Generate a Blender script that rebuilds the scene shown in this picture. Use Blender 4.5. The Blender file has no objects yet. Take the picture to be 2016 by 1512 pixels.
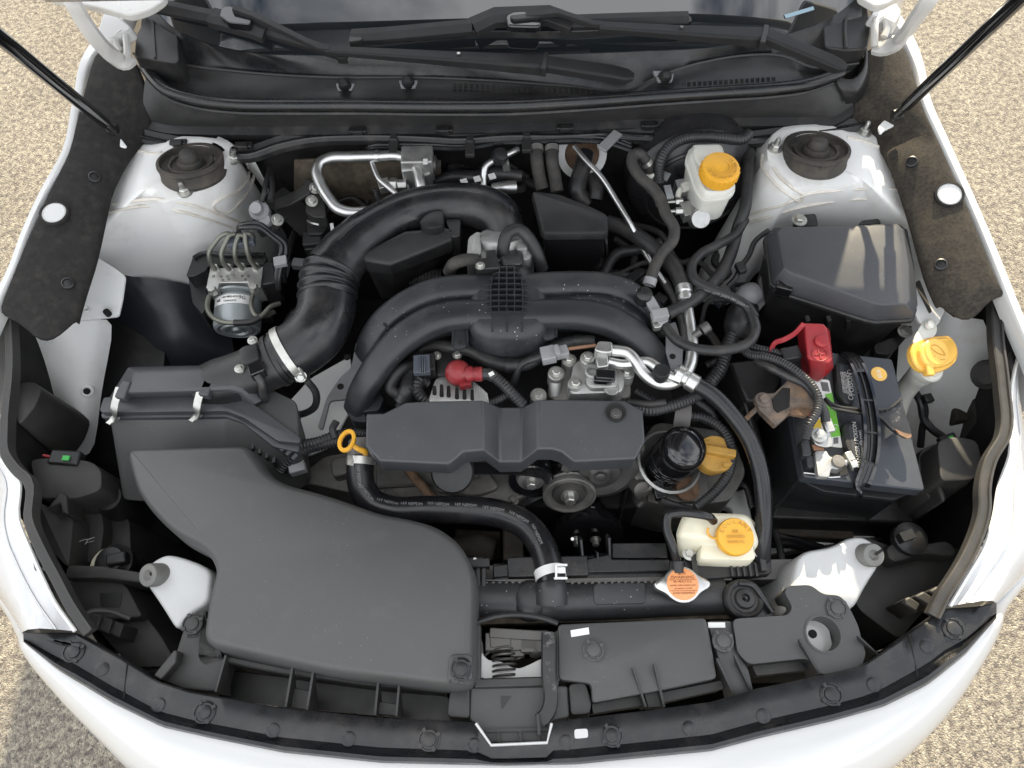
import bpy, bmesh, math, random
from mathutils import Vector, Matrix
random.seed(7)
scene = bpy.context.scene
COL = scene.collection
# ------------------------------------------------------------------ camera
FPX, PITCH, ROLL = 1511.0, 63.0, -1.2          # focal length in pixels of a 2016 px wide frame
CAM = Vector((0.0, -0.185, 1.93))
cd = bpy.data.cameras.new('camera'); cam = bpy.data.objects.new('camera', cd); COL.objects.link(cam)
cd.sensor_width = 36; cd.lens = FPX / 2016 * 36; cd.clip_start = 0.02; cd.clip_end = 400
ROT = Matrix.Rotation(math.radians(90 - PITCH), 3, 'X') @ Matrix.Rotation(math.radians(ROLL), 3, 'Z')
cam.matrix_world = Matrix.Translation(CAM) @ ROT.to_4x4()
scene.camera = cam
# ------------------------------------------------------------------ light
SUN_EL, SUN_AZ = 24.5, 10.0                     # azimuth from the rear of the car (+Y) towards +X
sdir = Vector((math.sin(math.radians(SUN_AZ)) * math.cos(math.radians(SUN_EL)),
               math.cos(math.radians(SUN_AZ)) * math.cos(math.radians(SUN_EL)), math.sin(math.radians(SUN_EL))))
ld = bpy.data.lights.new('sun', 'SUN'); ld.energy = 5.0; ld.angle = math.radians(0.6); ld.color = (1.0, 0.86, 0.62)
sun = bpy.data.objects.new('sun', ld); COL.objects.link(sun)
sun.rotation_euler = (-sdir).to_track_quat('-Z', 'Y').to_euler(); sun.location = sdir * 20
w = bpy.data.worlds.new('World'); scene.world = w; w.use_nodes = True
nt = w.node_tree; nt.nodes.clear()
N = nt.nodes.new; L = nt.links.new
sky = N('ShaderNodeTexSky'); sky.sky_type = 'NISHITA'; sky.sun_disc = False
sky.sun_elevation = math.radians(SUN_EL); sky.sun_rotation = math.radians(SUN_AZ)
sky.air_density = 1.0; sky.dust_density = 1.0; sky.ozone_density = 1.0
tc = N('ShaderNodeTexCoord'); mp = N('ShaderNodeMapping'); mp.inputs['Scale'].default_value = (1, 1, 1.6)
L(tc.outputs['Generated'], mp.inputs['Vector'])
cn = N('ShaderNodeTexNoise'); cn.inputs['Scale'].default_value = 2.1; cn.inputs['Detail'].default_value = 9; cn.inputs['Roughness'].default_value = 0.56
mp.inputs['Location'].default_value = (0.35, 0.1, 0.0)
L(mp.outputs['Vector'], cn.inputs['Vector'])
cr = N('ShaderNodeValToRGB'); cr.color_ramp.elements[0].position = 0.37; cr.color_ramp.elements[1].position = 0.53
L(cn.outputs['Fac'], cr.inputs['Fac'])
cc = N('ShaderNodeMix'); cc.data_type = 'RGBA'
cc.inputs[7].default_value = (12.5, 12.6, 12.7, 1)
L(cr.outputs['Color'], cc.inputs[0]); L(sky.outputs['Color'], cc.inputs[6])
bg = N('ShaderNodeBackground'); bg.inputs['Strength'].default_value = 0.085
L(cc.outputs[2], bg.inputs['Color'])
wo = N('ShaderNodeOutputWorld'); L(bg.outputs[0], wo.inputs['Surface'])
vs = scene.view_settings; vs.view_transform = 'Standard'; vs.look = 'None'; vs.exposure = 1.28; vs.gamma = 1; vs.use_curve_mapping = False
scene.cycles.max_bounces = 8
# ------------------------------------------------------------------ measured points
def ray(px, py): return ROT @ Vector(((px - 1008) / FPX, -(py - 756) / FPX, -1.0))
def U(px, py, z):
    d = ray(px, py); return CAM + d * ((z - CAM.z) / d.z)
def UY(px, py, y):
    d = ray(px, py); return CAM + d * ((y - CAM.y) / d.y)
def UX(px, py, x):
    d = ray(px, py); return CAM + d * ((x - CAM.x) / d.x)
def W(p, z=None):
    if isinstance(p, Vector): return p.copy()
    return U(p[0], p[1], p[2] if len(p) > 2 else z)
def PL(pts, z=None): return [W(p, z) for p in pts]
def zone(ox, oy, s):
    def f(pts, z=None):
        if isinstance(pts, tuple): return U(ox + pts[0] / s, oy + pts[1] / s, pts[2] if len(pts) > 2 else z)
        return [U(ox + p[0] / s, oy + p[1] / s, p[2] if len(p) > 2 else z) for p in pts]
    return f
Z1 = zone(0, 0, 2.88); Z2 = zone(600, 0, 2.88); Z3 = zone(1250, 0, 2.632); Z4 = zone(0, 450, 2.88)
Z5 = zone(600, 450, 2.88); Z6 = zone(1250, 450, 2.632); Z7 = zone(0, 950, 2.688); Z8 = zone(650, 950, 2.688)
Z9 = zone(1266, 950, 2.688); Z10 = zone(340, 250, 3.6); Z11 = zone(1450, 600, 3.78); Z12 = zone(1000, 230, 3.6655)
Z13 = zone(680, 640, 2.8)
UP = Vector((0, 0, 1)); XA = Vector((1, 0, 0)); YA = Vector((0, 1, 0))
# ------------------------------------------------------------------ shapes: each returns (verts, faces)
def J(*gs):
    V, Fc = [], []
    for v, f in gs:
        o = len(V); V += list(v); Fc += [tuple(i + o for i in q) for q in f]
    return V, Fc
class PG(tuple): pass
def JS(*gs):
    """pieces that become one object each"""
    o = PG(J(*gs)); o.parts = gs; return o
def crv(pts, n=8, closed=False):
    pts = [Vector(p) for p in pts]
    if len(pts) < 3: 
        return [pts[0].lerp(pts[-1], i / n) for i in range(n + 1)]
    out = []; m = len(pts); seg = m if closed else m - 1
    for i in range(seg):
        p1, p2 = pts[i], pts[(i + 1) % m]
        p0 = pts[(i - 1) % m] if (closed or i > 0) else p1 * 2 - p2
        p3 = pts[(i + 2) % m] if (closed or i < m - 2) else p2 * 2 - p1
        # centripetal-like tangents keep tight turns from looping
        d1 = max((p2 - p1).length, 1e-6); d0 = max((p1 - p0).length, 1e-6); d2 = max((p3 - p2).length, 1e-6)
        t1 = ((p1 - p0) / d0 * d1 + (p2 - p1) / d1 * d0) / (d0 + d1) * d1
        t2 = ((p2 - p1) / d1 * d2 + (p3 - p2) / d2 * d1) / (d1 + d2) * d1
        for k in range(n):
            t = k / n; a = t * t; b = a * t
            out.append(p1 * (2*b - 3*a + 1) + t1 * (b - 2*a + t) + p2 * (3*a - 2*b) + t2 * (b - a))
    if not closed: out.append(pts[-1].copy())
    return out
def resample(pts, step):
    d = [0]
    for a, b in zip(pts, pts[1:]): d.append(d[-1] + (b - a).length)
    n = max(2, int(d[-1] / step)); out = []; j = 0
    for i in range(n + 1):
        s = d[-1] * i / n
        while j < len(d) - 2 and d[j + 1] < s: j += 1
        t = 0 if d[j + 1] == d[j] else (s - d[j]) / (d[j + 1] - d[j])
        out.append(pts[j].lerp(pts[j + 1], min(1, max(0, t))))
    return out
def fillet(pts, r=0.008, seg=4):
    out = []; m = len(pts)
    for i in range(m):
        p0, p1, p2 = pts[i - 1], pts[i], pts[(i + 1) % m]
        a, b = p0 - p1, p2 - p1; la, lb = a.length, b.length
        k = min(r, la * .45, lb * .45)
        A, B = p1 + a / la * k, p1 + b / lb * k
        for s in range(seg + 1):
            t = s / seg; out.append(A * (1-t)**2 + p1 * (2*t*(1-t)) + B * t*t)
    return out
def frames(pts, up=None):
    T = []
    for i in range(len(pts)):
        a = pts[max(0, i - 1)]; b = pts[min(len(pts) - 1, i + 1)]; T.append((b - a).normalized())
    u = up or (UP if abs(T[0].z) < .9 else XA)
    n = (u - T[0] * u.dot(T[0])).normalized(); out = []
    for t in T:
        if up: 
            n2 = up - t * up.dot(t)
            n = n2.normalized() if n2.length > 1e-4 else n
        else: n = (n - t * n.dot(t)).normalized()
        out.append((t, n, t.cross(n)))
    return out
def sweep(pts, prof, caps=True, up=None, scale=None):
    """prof: list of (side, normal) pairs, closed"""
    fr = frames(pts, up); V = []; m = len(prof)
    for i, (p, (t, n, b)) in enumerate(zip(pts, fr)):
        s = scale[i] if scale else 1
        V += [p + b * (x * s) + n * (y * s) for x, y in prof]
    Fc = [(i*m + k, i*m + (k+1) % m, (i+1)*m + (k+1) % m, (i+1)*m + k) for i in range(len(pts)-1) for k in range(m)]
    if caps: Fc += [tuple(range(m))[::-1], tuple((len(pts)-1)*m + k for k in range(m))]
    return V, Fc
def circ(r, n=12, ry=None): return [(r * math.cos(2*math.pi*k/n), (ry or r) * math.sin(2*math.pi*k/n)) for k in range(n)]
def tube(pts, r, n=12, sm=8, corr=0, depth=.12, step=None, flat=None, up=None):
    """r: radius or list of radii at the points"""
    P = [Vector(p) for p in pts]
    q = crv(P, sm) if len(P) > 2 else [P[0].lerp(P[1], i/4) for i in range(5)]
    rr = None
    if isinstance(r, (list, tuple)):
        rr = []
        for i in range(len(q)):
            f = i / (len(q) - 1) * (len(r) - 1); a = min(int(f), len(r) - 2); t = f - a; t = t*t*(3-2*t); rr.append(r[a]*(1-t) + r[a+1]*t)
    if corr:
        q = resample(q, corr / 4); rr = [r * (1 + depth * (0, .9, 1, .1)[i % 4] - depth * .5) for i in range(len(q))]
    base = 1.0
    return sweep(q, circ(base, n, flat), True, up, rr or [r] * len(q))
def cyl(p0, p1, r0, r1=None, n=16):
    return sweep([Vector(p0), Vector(p1)], circ(1, n), True, None, [r0, r0 if r1 is None else r1])
def lathe(p, axis, prof, n=24, caps=True):
    """prof: (radius, height along axis)"""
    ax = Vector(axis).normalized(); u = ax.orthogonal().normalized(); v = ax.cross(u); V = []
    for r, h in prof:
        V += [p + ax*h + (u*math.cos(2*math.pi*k/n) + v*math.sin(2*math.pi*k/n)) * max(r, 1e-5) for k in range(n)]
    m = len(prof)
    Fc = [(i*n + k, i*n + (k+1) % n, (i+1)*n + (k+1) % n, (i+1)*n + k) for i in range(m-1) for k in range(n)]
    if caps: Fc += [tuple(range(n))[::-1], tuple((m-1)*n + k for k in range(n))]
    return V, Fc
def off2(pts, d):
    """offset a closed outline in plan by d (positive grows)"""
    m = len(pts); ar = sum(pts[i].x*pts[(i+1) % m].y - pts[(i+1) % m].x*pts[i].y for i in range(m)); s = 1 if ar > 0 else -1
    out = []
    for i in range(m):
        p0, p1, p2 = pts[i-1], pts[i], pts[(i+1) % m]
        a = Vector((p1.x-p0.x, p1.y-p0.y)); b = Vector((p2.x-p1.x, p2.y-p1.y))
        if a.length < 1e-7: a = b
        if b.length < 1e-7: b = a
        a.normalize(); b.normalize()
        na = Vector((a.y, -a.x)) * s; nb = Vector((b.y, -b.x)) * s; n = na + nb
        if n.length < 1e-4: n = na
        n.normalize(); k = d / max(.45, n.dot(na)); out.append(Vector((p1.x + n.x*k, p1.y + n.y*k, p1.z)))
    return out
def rings(rs, cap0=True, cap1=True):
    n = len(rs[0]); V = [v for r in rs for v in r]
    Fc = [(i*n + k, i*n + (k+1) % n, (i+1)*n + (k+1) % n, (i+1)*n + k) for i in range(len(rs)-1) for k in range(n)]
    if cap0: Fc.append(tuple(range(n))[::-1])
    if cap1: Fc.append(tuple((len(rs)-1)*n + k for k in range(n)))
    return V, Fc
def prism(top, h, grow=0.0, edge=0.0):
    """closed outline, extruded down by h; foot grown by `grow`, top edge rounded by `edge`"""
    low = [v - UP*h for v in (off2(top, grow) if grow else top)]
    if edge:
        return rings([low, [v - UP*edge for v in top], [v - UP*edge*.3 for v in off2(top, -edge*.3)], off2(top, -edge)])
    return rings([low, top])
def dropto(top, zb): return rings([[Vector((v.x, v.y, zb)) for v in top], top])
def grid(rows, cu=False, cv=False):
    n = len(rows[0]); V = [v for r in rows for v in r]; m = len(rows)
    Fc = []
    for i in range(m if cv else m-1):
        for k in range(n if cu else n-1):
            a, b = i, (i+1) % m; Fc.append((a*n + k, a*n + (k+1) % n, b*n + (k+1) % n, b*n + k))
    return V, Fc
def box(c, sx, sy, sz, rz=0.0, R=None):
    M = R or Matrix.Rotation(rz, 3, 'Z')
    V = [Vector(c) + M @ Vector((x*sx/2, y*sy/2, z*sz/2)) for x in (-1, 1) for y in (-1, 1) for z in (-1, 1)]
    return V, [(0,1,3,2), (4,6,7,5), (0,4,5,1), (2,3,7,6), (0,2,6,4), (1,5,7,3)]
def bar(p0, p1, wd, th, up=UP):
    """a straight bar with its top at the line p0-p1"""
    return sweep([Vector(p0), Vector(p1)], [(-wd/2, -th), (wd/2, -th), (wd/2, 0), (-wd/2, 0)], True, up)
def strip(pts, wd, th, up=UP, sm=6):
    q = crv(pts, sm) if len(pts) > 2 else list(pts)
    return sweep(q, [(-wd/2, -th), (wd/2, -th), (wd/2, 0), (-wd/2, 0)], True, up)
def hexbolt(p, axis=UP, r=.006, h=.006):
    return J(lathe(p, axis, [(r*1.55, 0), (r*1.55, r*.25), (r*1.1, r*.3)], 18), lathe(p, axis, [(r, r*.28), (r, h), (r*.8, h + r*.15)], 6))
def clip(p, axis=UP, r=.011):
    return J(lathe(p, axis, [(r, -.002), (r, .0018), (r*.86, .0026), (r*.8, .0012), (r*.62, .0012), (r*.6, .0036), (r*.5, .0042)], 20),
             *[box(Vector(p) + Vector((math.cos(a)*r*.9, math.sin(a)*r*.9, .0022)), r*.35, r*.3, .002, a) for a in (.5, 2.1, 3.7, 5.2)])
def studdot(p, axis=UP, r=.007):
    return lathe(p, axis, [(r, -.002), (r, .001), (r*.8, .002), (r*.3, .0024)], 16)
# ------------------------------------------------------------------ objects
def thing(name, label, cat, at, group=None):
    o = bpy.data.objects.new(name, None); COL.objects.link(o); o.empty_display_size = .02
    o.location = at; o['label'] = label; o['category'] = cat
    if group: o['group'] = group
    return o
def rootof(o):
    while o.parent: o = o.parent
    return o
def M(name, geo, mat, parent=None, ang=35, bev=0, seg=2, sub=0, sol=0, label=None, cat=None, group=None, kind=None):
    if isinstance(geo, PG):
        r = [M(name, g, mat, parent, ang, bev, seg, sub, sol, label, cat, group, kind) for g in geo.parts]; return r[0]
    V, Fc = geo
    V = [Vector(v) for v in V]
    if parent is not None: loc = rootof(parent).location.copy()
    else:
        lo = Vector((min(v.x for v in V), min(v.y for v in V), min(v.z for v in V))); hi = Vector((max(v.x for v in V), max(v.y for v in V), 0))
        loc = Vector(((lo.x + hi.x)/2, (lo.y + hi.y)/2, lo.z))
    me = bpy.data.meshes.new(name); me.from_pydata([v - loc for v in V], [], Fc); me.validate()
    bm = bmesh.new(); bm.from_mesh(me); bmesh.ops.recalc_face_normals(bm, faces=bm.faces); bm.to_mesh(me); bm.free()
    me.polygons.foreach_set('use_smooth', [True]*len(me.polygons)); me.set_sharp_from_angle(angle=math.radians(ang))
    if mat: me.materials.append(MT[mat] if isinstance(mat, str) else mat)
    o = bpy.data.objects.new(name, me); COL.objects.link(o)
    if parent is not None: o.parent = parent
    else: o.location = loc
    if sol: 
        m = o.modifiers.new('thickness', 'SOLIDIFY'); m.thickness = sol; m.offset = -1
    if bev:
        m = o.modifiers.new('bevel', 'BEVEL'); m.width = bev; m.segments = seg; m.limit_method = 'ANGLE'; m.angle_limit = math.radians(32); m.use_clamp_overlap = True
    if sub:
        m = o.modifiers.new('sub', 'SUBSURF'); m.levels = sub; m.render_levels = sub
    if label: o['label'] = label
    if cat: o['category'] = cat
    if group: o['group'] = group
    if kind: o['kind'] = kind
    return o
GLY = {}
def glyphs(bodies):
    """letter outlines at unit size, made once while the scene is still small"""
    obs = []
    for b in bodies:
        cu = bpy.data.curves.new('t', 'FONT'); cu.body = b; cu.size = 1; cu.align_x = 'CENTER'; cu.align_y = 'CENTER'; cu.extrude = .5; cu.resolution_u = 2
        t = bpy.data.objects.new('t', cu); COL.objects.link(t); obs.append((b, t, cu))
    dg = bpy.context.evaluated_depsgraph_get(); dg.update()
    for b, t, cu in obs:
        me = bpy.data.meshes.new_from_object(t.evaluated_get(dg)); GLY[b] = ([(v.co.x, v.co.y, v.co.z*2) for v in me.vertices], [tuple(p.vertices) for p in me.polygons]); bpy.data.meshes.remove(me)
    for b, t, cu in obs: bpy.data.objects.remove(t); bpy.data.curves.remove(cu)
    return GLY
glyphs(list('ABCDEFGHILMNOPRSTUVY3') + ['A12AL00', 'ELSA', '169 NEPDM', '警告', 'WARNING', '熱い時あけるな', 'NEVER OPEN WHEN HOT', 'NE JAMAIS OUVRIR', 'AVERTISSEMENT', 'SEE', 'OWNERS', 'MANUAL', 'DANGER / POISON', 'SHIELD EYES  NO SPARKS', 'CORROSIVE ACID', 'FLUSH EYES NOW', 'GET MEDICAL HELP', 'KEEP UPRIGHT', 'POISON', '8/20', '169 J30R9 08', '9G', 'UD2 AF20', '1407 E7', '27536AL01A', 'AB'])
def text(name, body, origin, xdir, ydir, size, mat, parent, lift=.0006, align='CENTER', depth=.0002):
    xd = Vector(xdir).normalized(); n = xd.cross(Vector(ydir)).normalized(); yd = n.cross(xd)
    vs_, Fc = GLY[body] if body in GLY else glyphs([body])[body]
    V = [Vector(origin) + xd*(v[0]*size) + yd*(v[1]*size) + n*(v[2]*depth + lift) for v in vs_]
    return M(name, (V, Fc), mat, parent)
# ------------------------------------------------------------------ materials
MT = {}
def pbr(name, col, rough=.5, metal=0.0, var=.12, vs=25, bump=.0, bs=500, rv=.08, coat=0.0, spec=.5, dust=0.0, dcol=(.30, .27, .22), sss=0.0, ior=None, streak=None, dscale=18, dlo=.5, speck=0.0, spcol=(.6, .6, .58), alpha=None, trans=0):
    m = bpy.data.materials.new(name); m.use_nodes = True; t = m.node_tree; b = t.nodes['Principled BSDF']; n = t.nodes.new; l = t.links.new
    g = n('ShaderNodeNewGeometry')
    def noise(s, d=4, r=.55):
        x = n('ShaderNodeTexNoise'); x.inputs['Scale'].default_value = s; x.inputs['Detail'].default_value = d; x.inputs['Roughness'].default_value = r; l(g.outputs['Position'], x.inputs['Vector']); return x
    def ramp(src, a, bb):
        x = n('ShaderNodeMapRange'); x.inputs['From Min'].default_value = a; x.inputs['From Max'].default_value = bb; l(src, x.inputs['Value']); return x.outputs[0]
    def mix(f, a, c):
        x = n('ShaderNodeMix'); x.data_type = 'RGBA'
        if isinstance(f, (int, float)): x.inputs[0].default_value = f
        else: l(f, x.inputs[0])
        for v, i in ((a, 6), (c, 7)):
            if isinstance(v, (tuple, list)): x.inputs[i].default_value = (*v[:3], 1)
            else: l(v, x.inputs[i])
        return x.outputs[2]
    def mul(a, k):
        x = n('ShaderNodeMath'); x.operation = 'MULTIPLY'; l(a, x.inputs[0])
        if isinstance(k, (int, float)): x.inputs[1].default_value = k
        else: l(k, x.inputs[1])
        return x.outputs[0]
    n1 = noise(vs)
    lo = tuple(c*(1-var) for c in col); hi = tuple(min(1, c*(1+var)) for c in col)
    c = mix(ramp(n1.outputs['Fac'], .3, .7), lo, hi)
    rr = ramp(n1.outputs['Fac'], .3, .7)
    x = n('ShaderNodeMapRange'); x.inputs['To Min'].default_value = max(.02, rough - rv); x.inputs['To Max'].default_value = min(1, rough + rv); l(rr, x.inputs['Value']); ro = x.outputs[0]
    if dust:
        n2 = noise(dscale, 7, .68)
        f = mul(ramp(n2.outputs['Fac'], dlo, dlo + .28), dust)
        c = mix(f, c, dcol)
        y = n('ShaderNodeMath'); y.operation = 'ADD'; y.use_clamp = True; l(ro, y.inputs[0]); l(mul(f, .3), y.inputs[1]); ro = y.outputs[0]
    if speck:
        v = n('ShaderNodeTexVoronoi'); v.inputs['Scale'].default_value = 120; l(g.outputs['Position'], v.inputs['Vector'])
        s1 = n('ShaderNodeMath'); s1.operation = 'LESS_THAN'; l(v.outputs['Distance'], s1.inputs[0]); s1.inputs[1].default_value = .10
        n3 = noise(14, 3); s2 = ramp(n3.outputs['Fac'], .52, .64)
        c = mix(mul(mul(s1.outputs[0], s2), speck), c, spcol)
    l(c, b.inputs['Base Color']); l(ro, b.inputs['Roughness'])
    b.inputs['Metallic'].default_value = metal; b.inputs['Specular IOR Level'].default_value = spec
    if coat: b.inputs['Coat Weight'].default_value = coat; b.inputs['Coat Roughness'].default_value = .06
    if ior: b.inputs['IOR'].default_value = ior
    if sss:
        b.inputs['Subsurface Weight'].default_value = sss; b.inputs['Subsurface Radius'].default_value = (.02, .015, .01); b.inputs['Subsurface Scale'].default_value = .4
    if trans: b.inputs['Transmission Weight'].default_value = trans
    if alpha is not None: b.inputs['Alpha'].default_value = alpha
    if bump:
        n4 = noise(bs, 3, .6); bp = n('ShaderNodeBump'); bp.inputs['Strength'].default_value = bump; bp.inputs['Distance'].default_value = .0006
        l(n4.outputs['Fac'], bp.inputs['Height']); l(bp.outputs[0], b.inputs['Normal'])
    MT[name] = m; return m
pbr('white_paint', (.54, .54, .53), .22, coat=.6, var=.02, vs=4, rv=.04)
pbr('bay_paint', (.76, .76, .745), .34, coat=.15, var=.03, vs=9, dust=.6, dcol=(.47, .41, .33), dscale=10, dlo=.52, bump=.15, bs=60)
pbr('sealer', (.66, .62, .56), .6, var=.08, vs=60, dust=.5, dcol=(.3, .25, .2), dscale=50, bump=.4, bs=160)
pbr('added_hood_pad', (.075, .077, .080), .9, bump=.6, bs=300, var=.15, spec=.2)
pbr('hood_paint', (.52, .51, .49), .3, coat=.4, var=.04, vs=6, dust=.35, dcol=(.4, .34, .26), dscale=14)
pbr('plastic', (.0145, .0145, .015), .40, bump=.35, bs=900, dust=.10, dcol=(.20, .185, .16), var=.18)
pbr('plastic_satin', (.011, .0115, .013), .30, bump=.15, bs=600, rv=.12, dust=.14, dcol=(.22, .2, .18))
pbr('plastic_grey', (.029, .0285, .028), .44, bump=.4, bs=1100, dust=.12, dcol=(.2, .185, .165), var=.08)
pbr('plastic_cover', (.050, .052, .057), .45, bump=.35, bs=1200, var=.07, vs=12, rv=.10, dust=.16, dcol=(.17, .165, .155), dscale=26, dlo=.54, speck=.12)
pbr('plastic_duct', (.062, .062, .0615), .47, bump=.35, bs=1200, var=.06, vs=8, rv=.09, dust=.14, dcol=(.19, .18, .165), dscale=30, dlo=.56, speck=.15)
pbr('plastic_dusty', (.032, .031, .030), .54, bump=.4, bs=700, dust=.3, dcol=(.12, .105, .088), dscale=12, dlo=.48)
pbr('manifold', (.022, .0235, .027), .43, bump=.35, bs=800, dust=.3, dcol=(.13, .125, .115), dscale=10, speck=.9)
pbr('tank', (.030, .031, .033), .42, bump=.25, bs=500, dust=.25, dcol=(.12, .115, .1), speck=1.0)
pbr('gloss_black', (.008, .008, .009), .09, coat=.5, var=.05, rv=.02)
pbr('felt', (.024, .023, .022), .92, bump=.9, bs=700, var=.25, vs=80, dust=.3, dcol=(.08, .072, .062), dscale=40, dlo=.50, spec=.2)
pbr('felt_dusty_sunlit', (.036, .032, .027), .95, bump=.9, bs=500, var=.4, vs=200, dust=.4, dcol=(.10, .083, .062), dscale=55, dlo=.45, spec=.2)  # right cover: dust, plus sunlit brown put into the felt colour
pbr('rubber', (.017, .017, .018), .48, bump=.4, bs=400, dust=.35, dcol=(.14, .13, .115))
pbr('wiper_black', (.016, .016, .017), .55, bump=.2, bs=900, spec=.3, dust=.1, dcol=(.12, .115, .105))
pbr('rubber_gloss', (.010, .010, .0115), .27, bump=.1, bs=500, dust=.05)
pbr('rubber_old', (.034, .032, .030), .68, bump=.5, bs=300, dust=.5, dcol=(.15, .13, .11), dscale=25)
pbr('booster_black', (.022, .022, .024), .30, bump=.1, bs=300, dust=.3, dcol=(.09, .085, .075))
pbr('stop_grey', (.16, .16, .15), .6, bump=.3, bs=300, dust=.3, dcol=(.25, .22, .18))
pbr('liner_plastic', (.030, .032, .038), .40, bump=.2, bs=300, var=.1, dust=.2, dcol=(.09, .085, .08))
pbr('strut_rubber', (.026, .024, .022), .6, bump=.4, bs=300, dust=.5, dcol=(.14, .115, .09), dscale=20, dlo=.42)
pbr('loom', (.024, .024, .026), .42, dust=.2, dcol=(.13, .12, .105))
pbr('tape', (.020, .020, .022), .38, bump=.7, bs=180, dust=.2)
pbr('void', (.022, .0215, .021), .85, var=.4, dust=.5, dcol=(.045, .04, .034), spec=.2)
pbr('grime', (.055, .048, .040), .8, var=.4, vs=30, dust=.6, dcol=(.14, .11, .08), bump=.8, bs=120, spec=.3)
pbr('cast_alu', (.46, .46, .45), .5, .85, var=.18, vs=35, bump=.7, bs=420, dust=.5, dcol=(.22, .19, .15), dscale=22, dlo=.48)
pbr('cast_dark', (.20, .195, .185), .6, .6, var=.25, vs=30, bump=.7, bs=300, dust=.6, dcol=(.12, .10, .08), dscale=20, dlo=.45)
pbr('alu_tube', (.60, .60, .59), .34, .95, var=.06, vs=30, bump=.1, bs=300, dust=.12, dcol=(.3, .28, .25))
pbr('machined', (.48, .48, .465), .34, .8, var=.08, vs=60, bump=.15, bs=700, dust=.2, dcol=(.35, .32, .27), dscale=40)
pbr('motor_grey', (.33, .36, .37), .38, .35, var=.06, dust=.1)
pbr('zinc', (.52, .52, .49), .35, .85, var=.12, vs=80, dust=.25, dcol=(.3, .26, .2), dscale=60)
pbr('dark_steel', (.13, .125, .12), .5, .7, var=.2, dust=.4, dcol=(.14, .12, .1))
pbr('brake_line', (.17, .17, .145), .38, .55, var=.15, dust=.2)
pbr('rust', (.17, .10, .06), .85, .1, var=.45, vs=70, bump=.9, bs=200, dust=.7, dcol=(.26, .19, .13), dscale=45)
pbr('scabby_steel', (.16, .13, .11), .7, .3, var=.4, vs=50, bump=.9, bs=160, dust=.95, dcol=(.42, .26, .14), dscale=30, dlo=.46)
pbr('yellow', (.78, .40, .035), .38, var=.05, vs=50, sss=.08, bump=.1, bs=400, dust=.12, dcol=(.35, .2, .06))
pbr('yellow_dirty', (.55, .31, .06), .5, var=.1, vs=50, dust=.6, dcol=(.22, .13, .05), dscale=40)
pbr('washer_yellow', (.86, .50, .10), .33, var=.04, sss=.1)
pbr('orange_label', (.80, .33, .13), .45, var=.05, vs=60)
pbr('red', (.30, .016, .022), .40, var=.08, vs=50, sss=.05, bump=.15, bs=400, dust=.1, dcol=(.3, .12, .11))
pbr('red_dusty', (.24, .018, .022), .5, var=.1, dust=.5, dcol=(.36, .15, .14), dscale=70, bump=.4, bs=300)
pbr('milky', (.62, .615, .565), .36, var=.05, vs=30, sss=.35, dust=.12, dcol=(.5, .44, .32))
pbr('milky_cream', (.78, .74, .58), .38, var=.06, vs=25, sss=.35, dust=.25, dcol=(.55, .45, .28), dscale=12)
pbr('white_plastic', (.56, .565, .56), .36, var=.05, vs=14, bump=.3, bs=160, dust=.3, dcol=(.5, .45, .38))
pbr('label_white', (.75, .75, .73), .45, var=.03)
pbr('label_green', (.16, .50, .045), .4, var=.05)
pbr('label_yellow', (.80, .55, .04), .4, var=.05)
pbr('ink', (.02, .02, .022), .5, var=.05)
pbr('ink_orange', (.20, .065, .02), .5, var=.05)
pbr('print_white', (.62, .62, .60), .5, var=.1, vs=200)
pbr('print_grey', (.20, .20, .20), .5, var=.2, vs=300)
pbr('battery', (.038, .043, .052), .40, bump=.15, bs=500, dust=.12, dcol=(.2, .19, .18), var=.06)
pbr('battery_black', (.020, .021, .023), .40, dust=.15, dcol=(.15, .14, .12))
pbr('connector_grey', (.28, .28, .29), .45, var=.08, dust=.3, dcol=(.2, .17, .14))
pbr('connector_dark', (.075, .085, .105), .45, var=.08, dust=.1)
pbr('copper_wire', (.28, .15, .09), .5, .2)
pbr('foam', (.07, .058, .044), .95, bump=.9, bs=260, var=.4, vs=60, dust=.5, dcol=(.16, .13, .09), spec=.2)
pbr('green', (.06, .5, .1), .45)
pbr('blue', (.06, .22, .45), .45)
pbr('headlight', (.56, .565, .57), .18, var=.05, vs=40, coat=.8, rv=.04, bump=.25, bs=900)
pbr('lens_bezel', (.47, .475, .48), .25, .5, var=.05)
pbr('primer', (.62, .60, .52), .5, var=.06, dust=.4, dcol=(.4, .35, .27))
pbr('patch_blue', (.22, .32, .38), .4)
pbr('chrome_pale', (.6, .55, .45), .25, .5, var=.1)
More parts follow.
